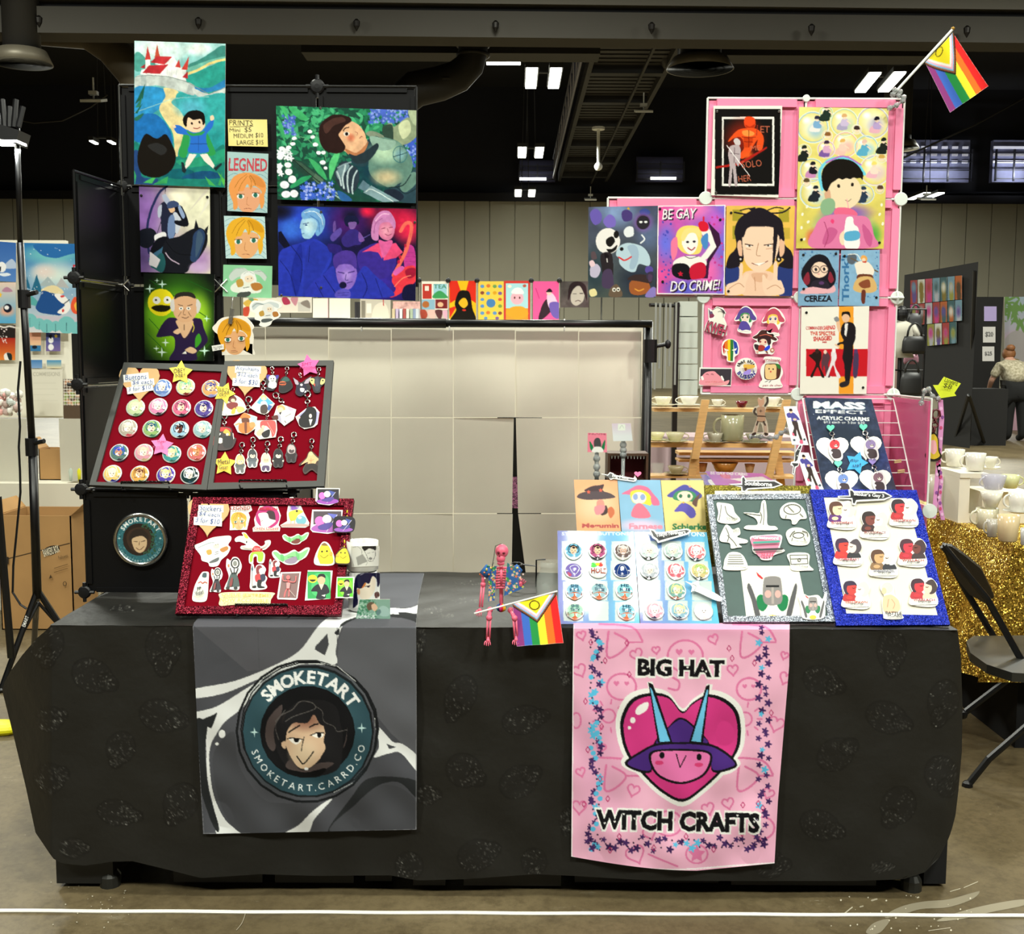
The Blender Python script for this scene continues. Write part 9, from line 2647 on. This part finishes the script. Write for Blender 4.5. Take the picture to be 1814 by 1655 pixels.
m.bx(b.x-.02,b.x+.2,4.785,5.0,ZG,b.z-.08)
m.bx(a.x,b.x,4.78,5.05,b.z-.02,b.z)
m.bx(a.x+.046,b.x-.021,4.79,4.8,ZG,ZG+.04)
tag(m.build('cup_riser',CARD),'white painted riser with cups on the gold table','riser')
for a in((380,345,260,225,5.02,'e4e2d4','white ribbed mug at the back of the riser',180,.8),(655,405,270,235,4.86,'e8e6dc','white ribbed mug on the front of the riser',180,.8),(860,370,190,150,4.92,'e4e0d0','white tea cup behind the ribbed mugs',0,.5,None,True),(900,660,330,200,4.6,'c4c4cc','clear glass bowl cup with lilac tint',200,.7,mat('lilac_glass','c8c8d8',.06,alpha=.45)),(1120,640,250,180,4.75,'d8dca8','pale green painted cup behind the glass bowl',0,.75),(870,900,290,215,4.5,'dcdacb','plain white bowl in the stack of cups',None,.55),(1230,950,270,260,4.42,'dddcd2','white tea cup with grey rim pattern by the photo edge',180,.8,None,True),(810,1180,290,280,4.5,'dcd8bc','cream mug with black motif on the gold cloth',180,.92),(880,1290,150,240,4.33,'b0aca0','small grey ribbed cup on the gold cloth',180,.9),(1090,1350,290,360,4.22,'d8c49a','large cream and orange patterned mug on the gold cloth',None,.85),(1340,1400,170,230,4.1,'c8c8c4','grey cup cut by the photo edge',None,.85),(130,960,240,500,5.0,'c8c0b0','tall patterned jar with red rim behind the lanyards',None,1.0)):
 cupat(VC3,*a,grp='cups on the gold cloth')
QM=lambda x,y,Y:PY(*tv(VM,[(x,y)])[0],Y)
t=thing('folding_chair',(QM(480,1500,4.0).x,4.0,0),'black folding chair between the two stalls','chair')
m=MB()
out=[(200,335),(250,345),(320,395),(400,460),(450,560),(468,605),(420,635),(340,590),(285,520),(225,410)]
m.prism([QM(x,y,3.72+.3*(x-200)/270)for x,y in out],(.02,.05,0))
m.build('backrest',BLACKP,t)
m=MB()
m.prism([PZ(*tv(VM,[p])[0],.47)for p in((325,830),(360,803),(640,800),(800,860),(760,960),(640,998),(560,992),(430,950),(345,890))],(0,0,-.03))
m.build('seat',mat('seat_plastic','24241f',.45,noise=.1),t)
for ps in([(205,340,3.74),(430,610,3.74),(640,985,3.74),(760,1190,3.74)],[(240,420,4.1),(340,600,4.1),(470,815,4.1)]):
 m=MB()
 m.tube([QM(*p)for p in ps],.012,8)
 m.build('frame_tube',BLACKM,t)
for ps in([(330,1572,3.9),(440,1435,3.9),(700,1210,3.9),(780,1000,3.9)],[(296,1528,4.05),(320,1560,4.0)],[(305,1205,4.2),(560,1010,4.2)]):
 m=MB()
 m.tube([QM(*p)for p in ps],.013,8)
 m.ball(QM(*ps[0]),.02,8,6)
 m.build('leg',BLACKM,t)
m=MB()
A,B=PY(1604,487,21),PY(1733,464,18.6)
m.prism([A,B,Vector((B.x,B.y,FZ)),Vector((A.x,A.y,FZ))],(0,.05,0))
tag(m.build('black_drape',mat('far_drape','1b1a19',.9)),'tall black drape hung with colourful prints in the far stall','drape')
dn=Vector((B.y-A.y,-(B.x-A.x),0)).normalized()
pd=Pl(A,dn).off(.04)
rn=random.Random(6)
for r,(y0,y1)in enumerate(((497,540),(540,578),(578,617))):
 for c in range(7 if r<2 else 4):
  x=1613+c*13.2+(30 if r==2 else 0)
  dy=-(x-1613)*.1
  cs=['7a6a30','5a4a8a','b04a60','8a8a40','c8c8c0','3a5a60','a85a30','6a8a9a','4a3a2a','9a3a3a','b83a80','a8a8b0']
  bs=rn.choice(cs)
  sheet('hung_print','%s narrow print in the %s row on the far black drape'%(dict(zip(cs,['olive','purple','rose','moss','pale','teal','rust','steel blue','brown','dark red','magenta','silver']))[bs]+['',' second',' third',' fourth',' fifth',' sixth',' seventh'][c],['top','middle','bottom'][r]),'print',pd,(0,0,1),[(x,y0+dy),(x+12,y0+dy-1),(x+12,y1+dy-2),(x,y1+dy-1)],'B %s %g,%g %g,%g %g,%g %g,%g;g %s %g,%g,6,14'%(rn.choice(cs),x+3,y0+6,x+9,y0+8,x+10,y1-8,x+4,y1-5,rn.choice(cs),x+6,y0+12),bs,'prints on the far drape',step=1.5)
m=MB()
m.bx(PY(1730,500,23).x,PY(1779,500,23).x,23,23.05,FZ,PY(1750,526,23).z)
tag(m.build('black_drape',MATS['far_drape']),'narrow black drape with price signs in the far stall','drape')
PF2=vert(22.994)
for q,tx,lb in(((1743,543,1765,569),None,'pale violet card on the narrow far drape'),((1741,579,1763,607),'$20','white price card lettered $20 on the far drape'),((1740,614,1761,640),'$25','white price card lettered $25 on the far drape')):
 x0,y0,x1,y1=q
 sheet('price_card',lb,'sign',PF2,(0,0,1),[(x0,y0),(x1,y0),(x1,y1),(x0,y1)],'T 4a4a4a %g,%g,%g,%g,0,.02|%s'%(x0+4,y0+9,x1-4,y1-9,tx)if tx else '','e0dcd8' if tx else 'b8a8d8','price cards on the far drape',thick=.01)
sheet('backdrop_banner','garden and palm leaf backdrop behind the bending person','banner',vert(23.2),(0,0,1),[(1779,526),(1900,526),(1900,772),(1779,772)],'v 98a8b0 c8a0b0 526 690;l 6a8a50 30 30 3 4 1775,530,1810,570;g d88aa8 1800,630,40,50;B a09a98 1780,600 1814,590 1860,660 1780,660','a8b0b4',thick=.02)
m=MB()
m.bx(PY(1722,700,18.9).x,PY(1800,700,18.9).x,19.2,19.8,FZ,PY(1750,690,18.9).z)
tag(m.build('dark_table',MATS['far_drape']),'black covered table in front of the price cards in the far stall','table')
m=MB()
tp=PY(1716,700,18.3)
for x,y in((1690,787),(1744,787)):
 m.tube([tp,PZ(x,y,FZ+.02)],.03,6)
m.tube([PZ(1716,787,FZ+.02),PY(1727,480,18.3)],.03,6)
tag(m.build('backdrop_stand',BLACKM),'tripod stand at the corner of the far black drape','stand')
for x0,x1,y0,y1,Y,hx,lb,nm in((1597,1640,596,626,16,'121212','black handbag hanging in the far stall','handbag'),(1606,1634,555,592,16.3,'3a3a3c','striped dark bag above the handbag','handbag'),(1593,1634,660,700,16,'1a1a1a','beaded black bag low in the far stall','handbag'),(1600,1628,628,645,16.4,'a87888','dusty pink pouch between the far black bags','pouch'),(1566,1600,565,702,16.8,'a89088','muted pile of clothes beside the white shirt','clothes')):
 a,b=PY(x0,y1,Y),PY(x1,y0,Y)
 m=MB()
 w_=(b.x-a.x)/2
 m.lathe(((a.x+b.x)/2,Y,a.z),[(w_*.9,0),(w_,.04),(w_*.96,(b.z-a.z)*.7),(w_*.8,b.z-a.z)],16,sq=(1,.35))
 m.tube([Vector(((a.x+b.x)/2+w_*.6*math.cos(q),Y-.02,b.z+w_*1.1*math.sin(q)))for q in[pi*k/8 for k in range(9)]],.015,6)
 tag(m.build(nm,mat('bag_'+hx,hx,.5),smooth=True),lb,nm,'bags in the far stall')
m=MB()
a=PY(1628,548,16.15)
for x in(a.x-.32,a.x+.1):
 m.tube([(x,16.15,FZ),(x,16.15,a.z)],.015,6)
for y in(548,594,626,656):
 z=PY(1628,y,16.15).z
 m.tube([(a.x-.32,16.15,z),(a.x+.1,16.15,z)],.012,6)
tag(m.build('bag_rack',BLACKM),'dark metal rack holding the bags in the far stall','rack')
t=thing('shirt_mannequin',(PY(1594,640,16.2).x,16.2,0),'white shirt on a dark stand in the far stall','mannequin')
m=MB()
c=PY(1594,634,16.2)
m.lathe(c,[(.2,0),(.17,.15),(.19,.35),(.16,.48),(.06,.53)],16,sq=(1,.6))
for s in(-1,1):
 m.tube([c+Vector((s*.14,0,.45)),c+Vector((s*.25,0,.25))],.07,10)
m.build('shirt',mat('white_shirt','bab6a8',.9),t,smooth=True)
m=MB()
m.ball(c+Vector((0,0,.62)),(.09,.1,.12))
m.tube([(c.x,16.2,FZ+.02),c],.03,8)
m.build('stand',BLACKP,t)
m=MB()
m.bx(PY(1565,700,17).x,PY(1640,700,17).x,16.5,17,FZ,PY(1600,702,17).z)
tag(m.build('stall_counter',mat('pale_counter','8a8474',.8,noise=.3,nscale=3)),'cluttered pale counter below the far bags','counter')
def skinned(name,joints,m,parent):
 """joints: (parent index, position, radius)"""
 me=bpy.data.meshes.new(name)
 me.from_pydata([j[1]for j in joints],[(i,j[0])for i,j in enumerate(joints)if j[0]is not None],[])
 o=bpy.data.objects.new(name,me)
 COL.objects.link(o)
 o.parent=parent
 md=o.modifiers.new('skin','SKIN')
 for i,j in enumerate(joints):
  r=j[2]
  me.skin_vertices[0].data[i].radius=r if isinstance(r,tuple)else(r,r)
 me.skin_vertices[0].data[0].use_root=True
 md.use_smooth_shade=True
 o.modifiers.new('sub','SUBSURF').render_levels=2
 me.materials.append(m)
 return o
pp=PZ(1796,781,FZ)
t=thing('person',pp,'person with hair in a bun, patterned blouse and black trousers, bending over far table','person')
LEGS=[(None,(0,0,.86),.17),(0,(-.11,.02,.84),.13),(1,(-.12,0,.46),.09),(2,(-.12,-.03,.08),.06),(3,(-.12,.14,.035),.045),(0,(.11,.02,.84),.13),(5,(.12,0,.46),.09),(6,(.12,-.03,.08),.06),(7,(.12,.14,.035),.045)]
t.scale=[pp.y/19.0]*3
BODY=[(None,(0,0,.88),.1),(0,(0,.1,1.08),.12),(1,(0,.24,1.25),.13),(2,(0,.33,1.36),.07),(3,(0,.38,1.44),.085),(4,(0,.4,1.53),.06),(2,(-.2,.24,1.24),.07),(6,(-.3,.3,1.0),.05),(7,(-.26,.48,.86),.036),(8,(-.24,.56,.84),.03),(2,(.2,.24,1.24),.07),(10,(.3,.32,1.0),.05),(11,(.24,.5,.88),.036),(12,(.22,.58,.86),.03)]
skinned('body',BODY+[(0 if j[0]==0 else j[0]+13,j[1],j[2]*.8)for j in LEGS[1:]],mat('skin_tone','c89880',.6),t)
skinned('trousers',[(j[0],j[1],j[2]*1.15)for j in LEGS],mat('black_trousers','121212',.85),t)
skinned('blouse',[(None,(0,-.01,.93),.185),(0,(0,.1,1.1),.2),(1,(0,.23,1.25),.19),(2,(0,.3,1.33),.09),(2,(-.2,.23,1.24),.1),(4,(-.29,.28,1.06),.075),(2,(.2,.23,1.24),.1),(6,(.29,.29,1.06),.075)],mat('patterned_blouse','d8ceb4',.85,hx2='8f8668',nscale=26),t)
hr=MB()
hr.ball((0,.36,1.46),(.11,.11,.11),14,9)
hr.ball((0,.3,1.56),(.075,.07,.06),12,8)
h_=hr.build('hair',mat('auburn_hair','8a5a34',.6,noise=.2,nscale=30),None,(0,0,0),True)
h_.parent=t
m=MB()
for k in range(5):
 a,b=PY(1158+k*9,690-(k*37)%70,6.6),PY(1164+k*9,536,6.6)
 m.bx(a.x,b.x,6.6+.03*(k%2),6.61+.03*(k%2),a.z,b.z)
tag(m.build('hanging_strips',mat('grey_strips','9a9c98',.7,trans=.2)),'grey fabric strips hanging beyond the black pipe','strips')
m=MB()
a,b=PY(1150,860,6.9),PY(1240,690,6.9)
m.bx(a.x,b.x+.6,6.9,7.3,FZ,a.z+.3)
tag(m.build('stall_tablecloth',mat('dusty_pink_cloth','b8a0a4',.9)),'dusty pink cloth behind the cup shelf','tablecloth')
t=thing('white_shelving',(PY(1216,700,6.8).x,6.8,0),'white cubby shelving beyond the hanging strips','shelving')
for k in range(6):
 m=MB()
 a,b=PY(1204,700-k*28,6.8),PY(1236,674-k*28,6.8)
 m.bx(a.x,b.x,6.8,7.0,a.z,b.z)
 m.build('cubby',mat('pale_cubby','c4ccc4',.6),t)
m=MB()
a=PY(1203,536,6.8)
m.bx(a.x-.03,a.x,6.78,6.82,FZ,a.z)
m.tube([(PY(1155,536,6.6).x,6.7,a.z-.02),(a.x,6.8,a.z-.02)],.012,6)
m.build('post',BLACKM,t)
